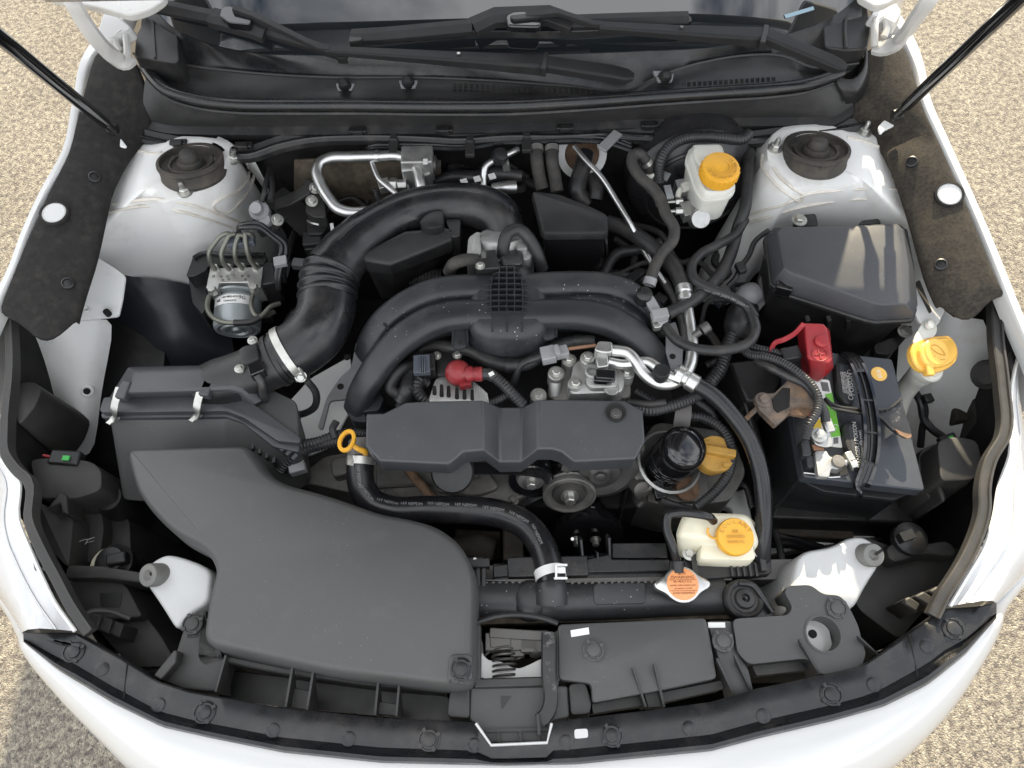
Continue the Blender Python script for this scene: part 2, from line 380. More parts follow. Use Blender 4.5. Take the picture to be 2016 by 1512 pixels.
# ================================================================== ground
from mathutils.bvhtree import BVHTree
def on(geo, pts, lift=.001, zz=None):
    """points on a shape's surface along the survey rays"""
    t = BVHTree.FromPolygons(geo[0], geo[1]); out = []
    for p in pts:
        d = ray(p[0], p[1]).normalized(); h, nn, i, ds = t.ray_cast(CAM, d)
        if h is None: out.append(U(p[0], p[1], zz if zz is not None else .8)); continue
        if nn.dot(d) > 0: nn = -nn
        out.append(h + nn * lift)
    return out
def nrm(geo, px, py):
    t = BVHTree.FromPolygons(geo[0], geo[1]); d = ray(px, py).normalized(); h, nn, i, ds = t.ray_cast(CAM, d)
    if h is None: return U(px, py, .8), UP.copy()
    return h, (nn if nn.dot(d) < 0 else -nn)
def asphalt():
    m = bpy.data.materials.new('asphalt'); m.use_nodes = True; t = m.node_tree; b = t.nodes['Principled BSDF']; n = t.nodes.new; l = t.links.new
    g = n('ShaderNodeNewGeometry')
    v = n('ShaderNodeTexVoronoi'); v.inputs['Scale'].default_value = 190; l(g.outputs['Position'], v.inputs['Vector'])
    v2 = n('ShaderNodeTexVoronoi'); v2.inputs['Scale'].default_value = 320; l(g.outputs['Position'], v2.inputs['Vector'])
    nz = n('ShaderNodeTexNoise'); nz.inputs['Scale'].default_value = 60; nz.inputs['Detail'].default_value = 6; l(g.outputs['Position'], nz.inputs['Vector'])
    ng = n('ShaderNodeTexNoise'); ng.inputs['Scale'].default_value = 3.5; ng.inputs['Detail'].default_value = 5; l(g.outputs['Position'], ng.inputs['Vector'])
    r = n('ShaderNodeValToRGB'); e = r.color_ramp.elements
    e[0].position = .0; e[0].color = (.13, .115, .10, 1); e[1].position = 1; e[1].color = (.43, .395, .315, 1)
    k = r.color_ramp.elements.new(.45); k.color = (.29, .265, .212, 1)
    l(v.outputs['Color'], r.inputs['Fac'])
    mx = n('ShaderNodeMix'); mx.data_type = 'RGBA'; mx.blend_type = 'MULTIPLY'; mx.inputs[0].default_value = .8
    l(r.outputs['Color'], mx.inputs[6])
    r2 = n('ShaderNodeValToRGB'); r2.color_ramp.elements[0].position = .36; r2.color_ramp.elements[0].color = (.42, .38, .41, 1); r2.color_ramp.elements[1].position = .6; r2.color_ramp.elements[1].color = (1.1, 1.08, 1.05, 1)
    l(nz.outputs['Fac'], r2.inputs['Fac']); l(r2.outputs['Color'], mx.inputs[7])
    mg = n('ShaderNodeMix'); mg.data_type = 'RGBA'; mg.blend_type = 'MULTIPLY'; mg.inputs[0].default_value = .5
    r3 = n('ShaderNodeValToRGB'); r3.color_ramp.elements[0].position = .35; r3.color_ramp.elements[0].color = (.72, .7, .7, 1); r3.color_ramp.elements[1].position = .65
    l(ng.outputs['Fac'], r3.inputs['Fac']); l(mx.outputs[2], mg.inputs[6]); l(r3.outputs['Color'], mg.inputs[7])
    l(mg.outputs[2], b.inputs['Base Color']); b.inputs['Roughness'].default_value = .82
    ad = n('ShaderNodeMath'); ad.operation = 'ADD'; l(v.outputs['Distance'], ad.inputs[0]); l(v2.outputs['Distance'], ad.inputs[1])
    iv = n('ShaderNodeMath'); iv.operation = 'MULTIPLY'; iv.inputs[1].default_value = -1; l(ad.outputs[0], iv.inputs[0])
    bp = n('ShaderNodeBump'); bp.inputs['Strength'].default_value = 1; bp.inputs['Distance'].default_value = .004
    l(iv.outputs[0], bp.inputs['Height']); l(bp.outputs[0], b.inputs['Normal'])
    MT['asphalt'] = m
asphalt()
def glassmat():
    m = bpy.data.materials.new('windshield_glass'); m.use_nodes = True; b = m.node_tree.nodes['Principled BSDF']
    b.inputs['Base Color'].default_value = (.012, .014, .016, 1); b.inputs['Roughness'].default_value = .015; b.inputs['IOR'].default_value = 1.85
    MT['windshield_glass'] = m
glassmat()
gnd = M('ground', grid([[Vector((x, y, 0)) for x in (-60, -8, 8, 60)] for y in (-60, -8, 8, 60)]), 'asphalt', kind='structure')
gnd['label'] = 'sunlit tan asphalt of the parking lot around the car'
# ================================================================== car shell
car = thing('car', 'white car with its hood propped open over the engine bay', 'car', Vector((0, .4, 0)))
def side_line(pts): return PL(pts)
OL = PL([Vector((-.79, 1.5, 1.02)), Vector((-.75, 1.2, 1.04)), (226, 28, 1.03), (205, 50, 1.015), (188, 72, 1.0), (167, 100, .99), (142, 195, .98), (120, 298, .97), (80, 371, .96), (38, 462, .945), (17, 520, .935), (-22, 600, .92), (-70, 700, .90)])
IL = PL([Vector((-.75, 1.5, 1.02)), Vector((-.71, 1.2, 1.04)), (245, 38, 1.03), (222, 62, 1.015), (203, 84, 1.0), (184, 108, .99), (159, 198, .98), (135, 300, .97), (93, 377, .96), (52, 468, .945), (31, 525, .935), (-6, 606, .92), (-52, 706, .90)])
OR = PL([Vector((.79, 1.5, 1.02)), Vector((.75, 1.2, 1.04)), (1757, 14, 1.03), (1775, 30, 1.015), (1788, 50, 1.0), (1799, 70, .99), (1820, 125, .985), (1835, 198, .98), (1865, 266, .97), (1896, 334, .96), (1930, 410, .945), (1978, 525, .93), (2012, 610, .915), (2060, 720, .90)])
IR = PL([Vector((.75, 1.5, 1.02)), Vector((.71, 1.2, 1.04)), (1740, 24, 1.03), (1757, 44, 1.015), (1770, 64, 1.0), (1780, 86, .99), (1801, 136, .985), (1815, 202, .98), (1846, 270, .97), (1877, 338, .96), (1912, 416, .945), (1960, 532, .93), (1994, 618, .915), (2042, 728, .90)])
def fender(name, o, i, sx):
    o2 = crv(o, 4); i2 = crv(i, 4)
    rows = []
    for a, b in zip(i2, o2):
        rows.append([a + Vector((0, 0, -.03)), a + Vector((sx*.001, 0, -.004)), a + Vector((sx*.004, 0, 0)), b + Vector((-sx*.002, 0, .001)), b + Vector((sx*.002, 0, -.004)),
                     b + Vector((sx*.022, 0, -.04)), b + Vector((sx*.05, 0, -.11)), b + Vector((sx*.075, 0, -.22)), b + Vector((sx*.085, 0, -.36)), b + Vector((sx*.07, 0, -.56))])
    M(name, grid(rows), 'white_paint', car, ang=50)
fender('fender', OL, IL, -1); fender('fender', OR, IR, 1)
# cabin: roof, pillars and doors behind the bay
def glass_row(px, z): return PL(px, z)
GB = PL([(286, -8, 1.045), (310, 28, 1.04), (347, 62, 1.035), (400, 86, 1.03), (486, 106, 1.025), (600, 113, 1.02), (843, 113, 1.02), (1008, 112, 1.02), (1250, 105, 1.02), (1450, 92, 1.025), (1560, 68, 1.03), (1640, 36, 1.035), (1700, -10, 1.045)])
GB = crv(GB, 4)
gt = []
for v in GB: gt.append([v + (Vector((v.x*.93, 1.85 - abs(v.x)*.12, 1.665 - abs(v.x)*.06)) - v)*t + Vector((0, 0, .03*math.sin(math.pi*t))) for t in (0, .15, .35, .6, .8, 1)])
M('windshield', grid(gt), 'windshield_glass', car, ang=60)
gWS = grid(gt); patch = on(gWS, [(1543, 30), (1600, 13), (1602, 20), (1546, 37)], .0015)
M('glass_patch', rings([patch, [v + Vector((0, -.0003, .0006)) for v in patch]]), 'patch_blue', car)  # thin blue-grey patch laid on the glass
RF = [g[-1] for g in gt]
M('roof', grid([RF, [v + Vector((0, .4, .04)) for v in RF], [v + Vector((0, 1.2, .03)) for v in RF], [v + Vector((0, 1.9, -.2)) for v in RF]]), 'white_paint', car, ang=60)
for s in (-1, 1):
    e = [g[0] for g in gt] if 0 else None
    side = gt[0] if s < 0 else gt[-1]
    M('pillar', sweep(side, circ(.035, 8)), 'white_paint', car)
    M('door', grid([[Vector((s*.80, 1.45, .99)), Vector((s*.80, 2.2, 1.0)), Vector((s*.78, 3.2, 1.02))], [Vector((s*.87, 1.45, .7)), Vector((s*.89, 2.2, .7)), Vector((s*.86, 3.2, .72))], [Vector((s*.84, 1.45, .25)), Vector((s*.86, 2.2, .25)), Vector((s*.82, 3.2, .3))]]), 'white_paint', car)
    M('side_window', grid([[Vector((s*.78, 1.2, 1.0)), Vector((s*.84, 1.6, 1.0)), Vector((s*.78, 3.2, 1.02))], [side[-1] + Vector((0, .02, 0)), side[-1] + Vector((0, .6, .04)), side[-1] + Vector((0, 1.4, .0))]]), 'windshield_glass', car)
    mm = M('mirror', lathe(Vector((s*.90, 1.50, 1.08)), Vector((s, .1, .0)), [(.02, -.09), (.065, -.06), (.085, .0), (.08, .09), (.045, .14)], 14), 'white_paint', car)
    whl = M('wheel', lathe(Vector((s*.66, .62, .33)), Vector((s, 0, 0)), [(.2, 0), (.32, .01), (.33, .05), (.33, .17), (.31, .2), (.2, .2), (.19, .17)], 28), 'rubber', car)
# hood, standing open on its struts
HA = math.radians(60); hd = Vector((0, -math.cos(HA), math.sin(HA))); hn = Vector((0, -math.sin(HA), -math.cos(HA)))
def hoodrow(t, wd, bow): return [Vector((x*wd, .865, 1.19)) + hd*(t + bow*(1 - x*x)) for x in (-1, -.85, -.5, 0, .5, .85, 1)]
hrows = [hoodrow(0, .69, 0), hoodrow(.12, .72, 0), hoodrow(.5, .72, 0), hoodrow(.85, .68, .03), hoodrow(.97, .62, .09)]
hood = M('hood', grid([[v - hn*.03*(1 - (k/3 - 1)**2) for k, v in enumerate(r)] for r in hrows]), 'white_paint', car, ang=60, sol=.002)
hin = [[v + hn*.018 for v in r] for r in hrows]
M('hood_inner_frame', grid([[v.lerp(Vector((0, v.y, v.z)), .02) for v in r] for r in hin]), 'hood_paint', hood, ang=60, sol=.002)
for x0, x1 in ((-.6, -.15), (.6, .15), (-.1, .0), (.1, .0)):
    a = Vector((x0, .865, 1.19)) + hd*.12 + hn*.03; b2 = Vector((x1, .865, 1.19)) + hd*.9 + hn*.03
    M('hood_rib', bar(a + hn*.004, b2 + hn*.004, .05, .02, hn), 'hood_paint', hood, bev=.006)
M('added_hood_pad', grid([[v + hn*.022 for v in (r[0].lerp(r[1], .8), r[1], r[2], r[3], r[4], r[5], r[5].lerp(r[6], .2))] for r in ([a.lerp(b, .35) for a, b in zip(hrows[0], hrows[1])], hrows[1], hrows[2], hrows[3])]), 'added_hood_pad', hood, ang=60, sol=.004)  # unseen dark pad, added to cut light bounced off the hood underside
M('hood_ear', prism(fillet(PL([(92, -4), (150, 4), (222, 21), (257, 31), (296, 18), (326, -3), (326, -60), (92, -60)], 1.135), .01, 3), .012), 'hood_paint', hood, bev=.002)
M('hood_ear', prism(fillet(PL([(1690, -60), (1692, -6), (1708, 3), (1722, 12), (1745, 8), (1763, -3), (1850, -30), (1850, -60)], 1.135), .01, 3), .012), 'hood_paint', hood, bev=.002)
# hinges
def hinge(pts, loop, plate):
    h = M('hood_hinge', sweep(crv(pts, 6), [(-.013, -.004), (-.011, .003), (-.004, .005), (.004, .005), (.011, .003), (.013, -.004)], True, Vector((0, -.55, .83))), 'hood_paint', car, ang=40)
    M('hinge_link', tube(loop, .006, 8), 'hood_paint', h)
    M('fender_corner', prism(fillet(plate, .006, 3), .02, .004), 'white_paint', car, bev=.003)
hinge(PL([(128, -30, 1.17), (140, 2, 1.16), (163, 42, 1.13), (192, 82, 1.095), (222, 110, 1.06), (246, 122, 1.04), (256, 116, 1.035)]),
      PL([(250, 120, 1.04), (250, 90, 1.05), (240, 64, 1.055), (232, 70, 1.055), (230, 88, 1.05), (238, 102, 1.045)]),
      PL([(190, 66), (202, 26), (216, 20), (256, 50), (258, 58), (215, 78)], 1.06))
hinge(PL([(1852, -40, 1.18), (1830, 0, 1.16), (1808, 32, 1.13), (1783, 66, 1.09), (1757, 88, 1.055), (1736, 94, 1.04), (1724, 92, 1.035)]),
      PL([(1722, 92, 1.04), (1722, 70, 1.05), (1728, 40, 1.055), (1738, 36, 1.055), (1745, 55, 1.05), (1740, 74, 1.045)]),
      PL([(1716, 30), (1726, 12), (1758, -4), (1775, 22), (1762, 46), (1740, 34)], 1.06))
# inner shell that closes the bay
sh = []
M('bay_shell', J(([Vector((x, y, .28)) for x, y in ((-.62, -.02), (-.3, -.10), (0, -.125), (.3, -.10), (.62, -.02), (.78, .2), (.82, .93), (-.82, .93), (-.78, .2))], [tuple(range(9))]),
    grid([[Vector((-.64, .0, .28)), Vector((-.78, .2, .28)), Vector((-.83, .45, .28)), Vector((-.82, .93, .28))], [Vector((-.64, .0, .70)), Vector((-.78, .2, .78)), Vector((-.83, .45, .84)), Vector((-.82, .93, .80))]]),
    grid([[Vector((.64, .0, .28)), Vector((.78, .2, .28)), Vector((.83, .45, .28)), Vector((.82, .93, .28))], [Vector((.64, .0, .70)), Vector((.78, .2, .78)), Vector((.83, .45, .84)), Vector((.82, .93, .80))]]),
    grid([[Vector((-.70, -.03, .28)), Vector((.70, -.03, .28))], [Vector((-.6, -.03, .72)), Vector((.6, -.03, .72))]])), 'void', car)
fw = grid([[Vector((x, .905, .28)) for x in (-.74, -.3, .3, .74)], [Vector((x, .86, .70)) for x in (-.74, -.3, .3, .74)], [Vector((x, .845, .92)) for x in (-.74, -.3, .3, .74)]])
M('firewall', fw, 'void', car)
# strut towers
def tower(cpx, bnd, zt, nseg=5):
    c = U(*cpx, zt); B = crv([W(p) for p in bnd], 6, True); n = len(B)
    rs = []
    prof = [(-2, 0), (-1, 0), (0, 0.003)] + [(k/12, (k/12)**1.45*.88 + .12*(k/12)) for k in range(1, 13)]
    for t, s in prof:
        r = []
        for b in B:
            d = Vector((b.x - c.x, b.y - c.y, 0)); L0 = d.length; d.normalize(); st = c + d*min(.082, L0*.92)
            p = c + d*min(.053, L0*.75) if t == -2 else (c + d*min(.066, L0*.84) if t == -1 else st.lerp(Vector((b.x, b.y, zt)), t)); p.z = zt + (b.z - zt)*s; r.append(p)
        rs.append(r)
    return rings(rs, False, False)
TL = tower((377, 332), [(225, 290, .905), (185, 360, .885), (172, 430, .87), (160, 502, .85), (205, 530, .80), (285, 549, .735), (370, 566, .69), (450, 585, .64), (545, 575, .58), (572, 500, .56), (556, 440, .62), (536, 395, .72), (516, 345, .83), (490, 306, .885), (455, 290, .9), (400, 280, .905), (330, 280, .905)], .925)
tl = M('strut_tower', TL, 'bay_paint', car, ang=60, label='white strut tower on the side of the brake hydraulic unit')
TR = tower((1606, 308), [(1755, 262, .905), (1778, 300, .895), (1815, 380, .88), (1830, 440, .865), (1840, 500, .845), (1760, 505, .80), (1680, 500, .76), (1590, 500, .74), (1500, 530, .70), (1430, 600, .62), (1370, 585, .60), (1392, 500, .66), (1430, 445, .74), (1462, 395, .80), (1478, 345, .85), (1490, 290, .885), (1520, 268, .90), (1590, 256, .905), (1670, 256, .905)], .925)
tr = M('strut_tower', TR, 'bay_paint', car, ang=60, label='white strut tower behind the fuse box')
def seam(px, geo, par, r=.0045, z=.85):
    M('sealer_seam', tube(on(geo, px, .0, z), r, 8, 5, flat=.8), 'sealer', par)
for px in ([(222, 402), (262, 396), (312, 392), (360, 400), (420, 418), (470, 438), (500, 452)], [(206, 420), (240, 412), (285, 405), (345, 414), (410, 432), (468, 452)], [(420, 407), (425, 415), (440, 421), (470, 400), (494, 365), (500, 345)],
           [(418, 404), (430, 394), (462, 380), (484, 360), (490, 335), (488, 322)], [(244, 306), (228, 345), (220, 385), (208, 415), (200, 440)], [(262, 303), (275, 298), (300, 303), (318, 300)]):
    seam(px, TL, tl, .0032)
for px in ([(1472, 424), (1510, 412), (1545, 402), (1580, 385), (1640, 376), (1700, 372), (1760, 372), (1782, 376)], [(1460, 442), (1510, 428), (1560, 412), (1620, 400), (1690, 392), (1780, 398)], [(1502, 305), (1500, 325), (1512, 345), (1530, 365), (1560, 388), (1575, 396), (1580, 388), (1560, 370), (1535, 348), (1522, 330)],
           [(1738, 300), (1757, 340), (1775, 380), (1788, 420), (1792, 450)], [(1668, 270), (1690, 275), (1712, 282), (1732, 290)]):
    seam(px, TR, tr, .0032)
def mount(px, py, par, z=.927, r=.056):
    c = U(px, py, z)
    m = M('strut_mount', lathe(c + UP*-.022, Vector((0, .30, 1)), [(r*.5, .0), (r*.96, .006), (r*1.0, .012), (r*.97, .018), (r*.97, .030), (r, .033), (r*.99, .038), (r*.90, .039), (r*.87, .031), (r*.70, .029), (r*.67, .033), (r*.60, .033), (r*.57, .029), (r*.42, .028), (r*.40, .034), (r*.36, .038), (r*.30, .038), (r*.28, .046), (r*.22, .052), (r*.1, .054)], 36), 'strut_rubber', par, ang=28)
    for a in (.4, 2.5, 4.6): M('mount_dimple', lathe(c + Vector((math.cos(a)*r*.78, math.sin(a)*r*.78, .0 - math.sin(a)*r*.24 + .008)), UP, [(.005, 0), (.0045, .003), (.002, .0035)], 10), 'strut_rubber', m)
mount(377, 334, tl); mount(1606, 310, tr)
def stud(px, py, geo, par):
    p, nn = nrm(geo, px, py); nn = (nn + UP*2).normalized()
    M('stud', J(hexbolt(p, nn, .0085, .009), lathe(p, nn, [(.0042, 0), (.0044, .020), (.003, .024)], 10)), 'zinc', par)
for p in ((365, 378), (457, 313)): stud(*p, TL, tl)
for p in ((1526, 292), (1621, 352), (1700, 262)): stud(*p, TR, tr)
# aprons between tower and headlight
A1 = grid([Z4([(500, 150, .86), (535, 520, .80)]), Z4([(590, 190, .835), (580, 515, .775)]), Z4([(700, 262, .80), (668, 500, .735)])])
ap = M('apron', J(prism(fillet(Z4([(440, 170, .862), (535, 150, .86), (640, 215, .845), (712, 268, .83), (694, 400, .815), (672, 495, .80), (430, 522, .805)]), .004, 2), .006), ), 'bay_paint', car, bev=.002)
for x, y in ((585, 265), (490, 455)): M('dimple', lathe(Z4((x, y, .835)), UP, [(.006, -.004), (.006, .001), (.004, .001), (.003, -.002)], 12), 'bay_paint', ap)
M('hole', lathe(Z4((602, 470, .8155)), UP, [(.0055, -.01), (.0055, .001)], 12), 'void', ap)
rowsA = [Z4([(140, 560, .80), (300, 540, .805), (430, 523, .80), (560, 515, .79), (655, 508, .78)]), Z4([(190, 760, .735), (262, 740, .745), (400, 740, .75), (520, 740, .74), (612, 740, .72)]),
         Z4([(232, 980, .67), (300, 960, .68), (420, 960, .70), (500, 960, .69), (566, 960, .67)]), Z4([(262, 1290, .60), (320, 1290, .61), (400, 1290, .63), (470, 1300, .62), (545, 1260, .60)])]
gA = grid(rowsA); ap2 = M('apron', gA, 'bay_paint', car, ang=70, sub=1)
p, nn = nrm(gA, 171, 770); M('hole', lathe(p, nn, [(.012, -.004), (.012, .0008), (.009, .0022), (.0065, .0015)], 16, False), 'bay_paint', ap2); M('hole', lathe(p, nn, [(.0062, -.001), (.006, .0012)], 12), 'void', ap2)
# wheel-house liner, dark, below the tower
M('wheel_liner', grid([crv(Z4([(650, 265, .76), (800, 278, .75), (1080, 320, .70), (1300, 420, .62)]), 6), crv(Z4([(640, 420, .70), (800, 380, .73), (1000, 400, .70), (1300, 560, .60)]), 6),
                      crv(Z4([(600, 600, .60), (780, 560, .66), (1010, 600, .68), (1330, 700, .60)]), 6), crv(Z4([(560, 850, .56), (760, 760, .62), (1000, 790, .62), (1340, 800, .56)]), 6), crv(Z4([(560, 1000, .5), (760, 900, .5), (1000, 900, .5), (1340, 900, .5)]), 6)]), 'liner_plastic', car, ang=70, sub=1)
# right apron
rowsB = [PL([(1790, 455, .85), (1802, 500, .84), (1838, 580, .81), (1870, 640, .80), (1948, 610, .80)]), PL([(1775, 640, .74), (1795, 660, .735), (1835, 690, .735), (1880, 700, .74), (1950, 700, .76)]),
         PL([(1760, 760, .66), (1790, 760, .665), (1835, 780, .67), (1880, 790, .685), (1945, 800, .70)]), PL([(1765, 900, .58), (1790, 900, .585), (1830, 905, .595), (1870, 905, .61), (1925, 905, .62)]), PL([(1765, 1000, .52), (1790, 1000, .52), (1830, 1000, .53), (1870, 1000, .54), (1925, 1000, .56)])]
gB = grid(rowsB); M('apron', gB, 'bay_paint', car, ang=70, sub=1)
# slotted white bracket above the washer filler
br = fillet(Z6([(1405, 30), (1440, 25), (1500, 210), (1525, 250), (1610, 420), (1570, 500), (1520, 520), (1470, 480), (1450, 440), (1440, 300)], .86), .008, 3)
brk = M('bracket', prism(br, .006), 'bay_paint', car, bev=.002)
M('slot', prism(fillet(Z6([(1448, 285), (1475, 262), (1540, 430), (1525, 442)], .8605), .006, 3), .002), 'dark_steel', brk)
# front corners of the white body with their grey bump stops
def corner_post(name, top, low, px, stop):
    h = M('support_post', rings([low, [a.lerp(b, .55) for a, b in zip(low, top)], top, off2([v + UP*.004 for v in top], -.004)]), 'white_plastic', car, bev=.003, ang=50)
    p = W(stop); ax = Vector((-.35 if stop[0] < 1000 else .12, -.25, 1)).normalized()
    b = M('bump_stop', lathe(p - ax*.012, ax, [(.017, 0), (.017, .026), (.0155, .029), (.008, .029), (.0065, .026), (.004, .024)], 20), 'stop_grey', h)
    M('stop_slot', box(p + ax*.0165 + Vector((.008, .004, 0)), .012, .004, .003, .5), 'void', b)
lt = fillet(Z7([(800, 425), (880, 380), (960, 395), (1060, 430), (1125, 470), (1110, 640), (1010, 700), (940, 790), (860, 660), (785, 550), (762, 500)], .80), .02, 4)
corner_post('l', lt, [v + Vector((.035, -.01, -.22)) for v in lt], 0, (308, 1132, .806))
rt = fillet(Z9([(820, 370), (1000, 340), (1080, 295), (1160, 285), (1230, 330), (1262, 400), (1240, 450), (1170, 560), (1110, 680), (740, 700), (770, 560)], .80), .02, 4)
corner_post('r', rt, [v + Vector((-.04, -.01, -.22)) for v in rt], 0, (1708, 1093, .806))
# bumper skin
SE = [(44, 1262, .852), (112, 1318, .85), (223, 1385, .845), (320, 1432, .842), (409, 1452, .84), (558, 1482, .836), (750, 1502, .833), (1000, 1508, .832), (1134, 1505, .832), (1266, 1492, .833), (1400, 1479, .835), (1489, 1455, .838), (1638, 1420, .842), (1738, 1392, .845), (1824, 1350, .848), (1898, 1292, .85), (1964, 1215, .852)]
SEw = crv(PL(SE), 4)
def outward(v): 
    d = Vector((v.x*.9, -.55 + abs(v.x)*.25, 0)); return d.normalized()
rowsC = []
SEb = crv(PL([(-150, 1010, .72), (-80, 1085, .735), (-22, 1152, .75), (10, 1198, .785), (30, 1238, .825)] + [(x, y, z) for x, y, z in SE] + [(1978, 1190, .825), (2014, 1145, .785), (2062, 1085, .75), (2130, 1010, .73)]), 4); SEb = [Vector((max(-.85, min(.85, v.x)), v.y, v.z)) for v in SEb]
for v in SEb:
    o = outward(v)*(.45 + 1.35*max(0, min(1, (.70 - abs(v.x))/.30))); rowsC.append([v + o*-.01 + UP*-.012, v + UP*-.008, v + o*.020 + UP*-.015, v + o*.042 + UP*-.04, v + o*.060 + UP*-.10, v + o*.067 + UP*-.2, v + o*.062 + UP*-.35, v + o*.04 + UP*-.55])
M('bumper', grid(rowsC), 'white_paint', car, ang=70, sub=1)
# ------------------------------------------------------------------ headlights
def headlight(label, inner, outer, barline, tabs):
    h = thing('headlight', label, 'headlight', inner[0])
    ci = crv(inner, 4); co = [Vector((max(-.855, min(.855, v.x)), v.y, v.z)) for v in crv(outer, 4)]; n = len(ci)
    rows = [[a.lerp(b, t) + UP*(.03*math.sin(math.pi*t)*(1 if t > 0 else 0)) for a, b in zip(ci, co)] for t in (0, .05, .2, .45, .7, .9, 1)]
    rows.append([b - UP*.06 for b in co])
    M('lens', grid(rows), 'headlight', h, ang=70)
    M('lens_bezel', J(*[tube([a.lerp(b, t) + UP*(.03*math.sin(math.pi*t) + .0006) for a, b in zip(ci, co)], .0016, 6, 1) for t in (.22,)]), 'lens_bezel', h)
    M('lens_rim', tube([a + UP*.003 for a in ci], .0028, 6, 1), 'label_white', h)
    bl = crv(barline, 5)
    M('housing_flange', sweep(bl, [(-.008, -.018), (.007, -.018), (.007, -.002), (.005, 0), (-.004, .0), (-.005, .004), (-.008, .004)], True, UP), 'plastic_dusty', h, ang=40)
    for tb in tabs:
        M('tab', prism(fillet(PL(tb, .862), .003, 2), .006), 'plastic_dusty', h, bev=.001)
    return h
hlL = headlight('clear white headlight with black rear housing by the airbox', PL([(-60, 840, .855), (-20, 885, .858), (10, 912, .86), (38, 940, .86), (39, 1024, .86), (60, 1078, .86), (86, 1138, .86), (112, 1190, .858), (150, 1243, .854)]),
    PL([(-200, 840, .72), (-160, 900, .72), (-120, 960, .72), (-95, 1010, .72), (-70, 1060, .72), (-45, 1105, .73), (-22, 1150, .75), (8, 1190, .78), (43, 1246, .825)]),
    PL([(14, 626, .885), (17, 728, .885), (7, 849, .88), (9, 893, .88), (30, 925, .878), (54, 948, .876), (55, 1024, .875), (80, 1085, .873), (108, 1138, .87), (138, 1195, .866), (172, 1246, .858)]),
    [[(62, 1092), (72, 1078), (80, 1118), (96, 1112), (98, 1124), (68, 1124)]])
hlR = headlight('clear white headlight lit by the sun beside the battery', PL([(2070, 640, .855), (2010, 690, .858), (1990, 760, .86), (1985, 900, .86), (1964, 960, .86), (1954, 1020, .86), (1935, 1080, .86), (1900, 1140, .858), (1868, 1194, .854)]),
    PL([(2200, 640, .72), (2180, 720, .72), (2170, 790, .72), (2150, 900, .72), (2120, 960, .72), (2100, 1020, .73), (2060, 1080, .75), (2010, 1140, .78), (1962, 1188, .825)]),
    PL([(1962, 588, .885), (1964, 660, .885), (1976, 760, .88), (1978, 855, .88), (1950, 905, .878), (1938, 960, .876), (1938, 1000, .875), (1915, 1075, .872), (1885, 1130, .87), (1862, 1165, .866), (1838, 1212, .858)]),
    [[(1945, 1040), (1936, 1068), (1940, 1072), (1925, 1076), (1918, 1068), (1938, 1030)], [(1990, 690), (2000, 735), (1996, 744), (1984, 712)]])
# rear housing of the left headlight
def housing(par, polys):
    for poly, zt, h, e in polys:
        M('rear_housing', prism(fillet(PL(poly, zt), .012, 4), h, .012, .003), 'plastic_dusty', par, ang=40)
housing(hlL, [([(58, 904), (120, 898), (180, 908), (200, 925), (200, 965), (150, 982), (74, 980)], .765, .3, .008), ([(72, 985), (100, 1000), (146, 1012), (135, 1120), (100, 1085), (80, 1040)], .74, .3, .008), ([(140, 1000), (165, 975), (196, 985), (205, 1040), (195, 1105), (150, 1110)], .69, .3, .008), ([(205, 1020), (228, 1008), (255, 1020), (258, 1090), (212, 1100)], .66, .25, .008),
              ([(122, 1142), (200, 1138), (248, 1150), (268, 1190), (282, 1215), (170, 1222)], .725, .3, .008), ([(170, 1214), (282, 1206), (316, 1250), (345, 1300), (300, 1330), (235, 1290)], .70, .3, .008)])
M('band', prism(fillet(PL([(133, 1112), (200, 1114), (275, 1126), (290, 1136), (284, 1148), (200, 1138), (126, 1138)], .748), .006, 3), .05, .002, .003), 'plastic_dusty', hlL)
M('stay', prism(PL([(92, 1002), (118, 970), (130, 974), (134, 1012), (122, 1010), (118, 990)], .772), .05), 'plastic_dusty', hlL, bev=.002)
M('plate_emboss', prism(fillet(Z7([(525, 582), (648, 582), (636, 660), (530, 658)], .7262), .004, 3), .002), 'plastic', hlL, bev=.0006)
0 and M('rim_ring', prism(crv(Z7([(355, 490), (370, 440), (480, 432), (700, 445), (745, 470), (740, 510), (600, 490)], .735), 4, True), .04, 0, .006), 'plastic_dusty', hlL)
M('gasket', lathe(Z7((585, 440, .712)), UP, [(.032, -.004), (.032, .002), (.028, .003)], 28), 'milky_cream', hlL)
bc = M('bulb_cap', lathe(Z7((610, 425, .718)), UP, [(.029, -.01), (.030, .006), (.024, .010), (.02, .02), (.012, .022)], 24), 'plastic', hlL)
M('bulb_connector', box(Z7((625, 408, .742)), .03, .018, .02, .2), 'plastic', hlL, bev=.003)
M('bulb_socket', lathe(Z7((615, 110, .68)), UP, [(.026, -.1), (.026, .02), (.022, .03), (.012, .032)], 16), 'plastic', hlL, ang=30)
M('chalk_mark', J(tube(Z7([(420, 312, .752), (445, 303, .752), (480, 298, .752), (500, 290, .752), (470, 300, .752), (450, 328, .752)]), .0007, 5), tube(Z7([(455, 318, .752), (485, 312, .752), (498, 308, .752)]), .0006, 5)), 'print_grey', hlL)
for k in range(3):
    a = Z7((430 + 60*k + 20, 720 + 22*k, .765)); M('rib', prism(PL([(165 + 22*k, 1228 + 8*k), (178 + 22*k, 1205 + 8*k), (200 + 22*k, 1212 + 8*k), (190 + 22*k, 1240 + 8*k)], .765 - .008*k), .06), 'plastic_dusty', hlL, bev=.002)
M('pocket_wall', tube(Z7([(430, 760, .80), (470, 690, .80), (560, 680, .79), (690, 720, .78)]), .004, 8), 'plastic_dusty', hlL)
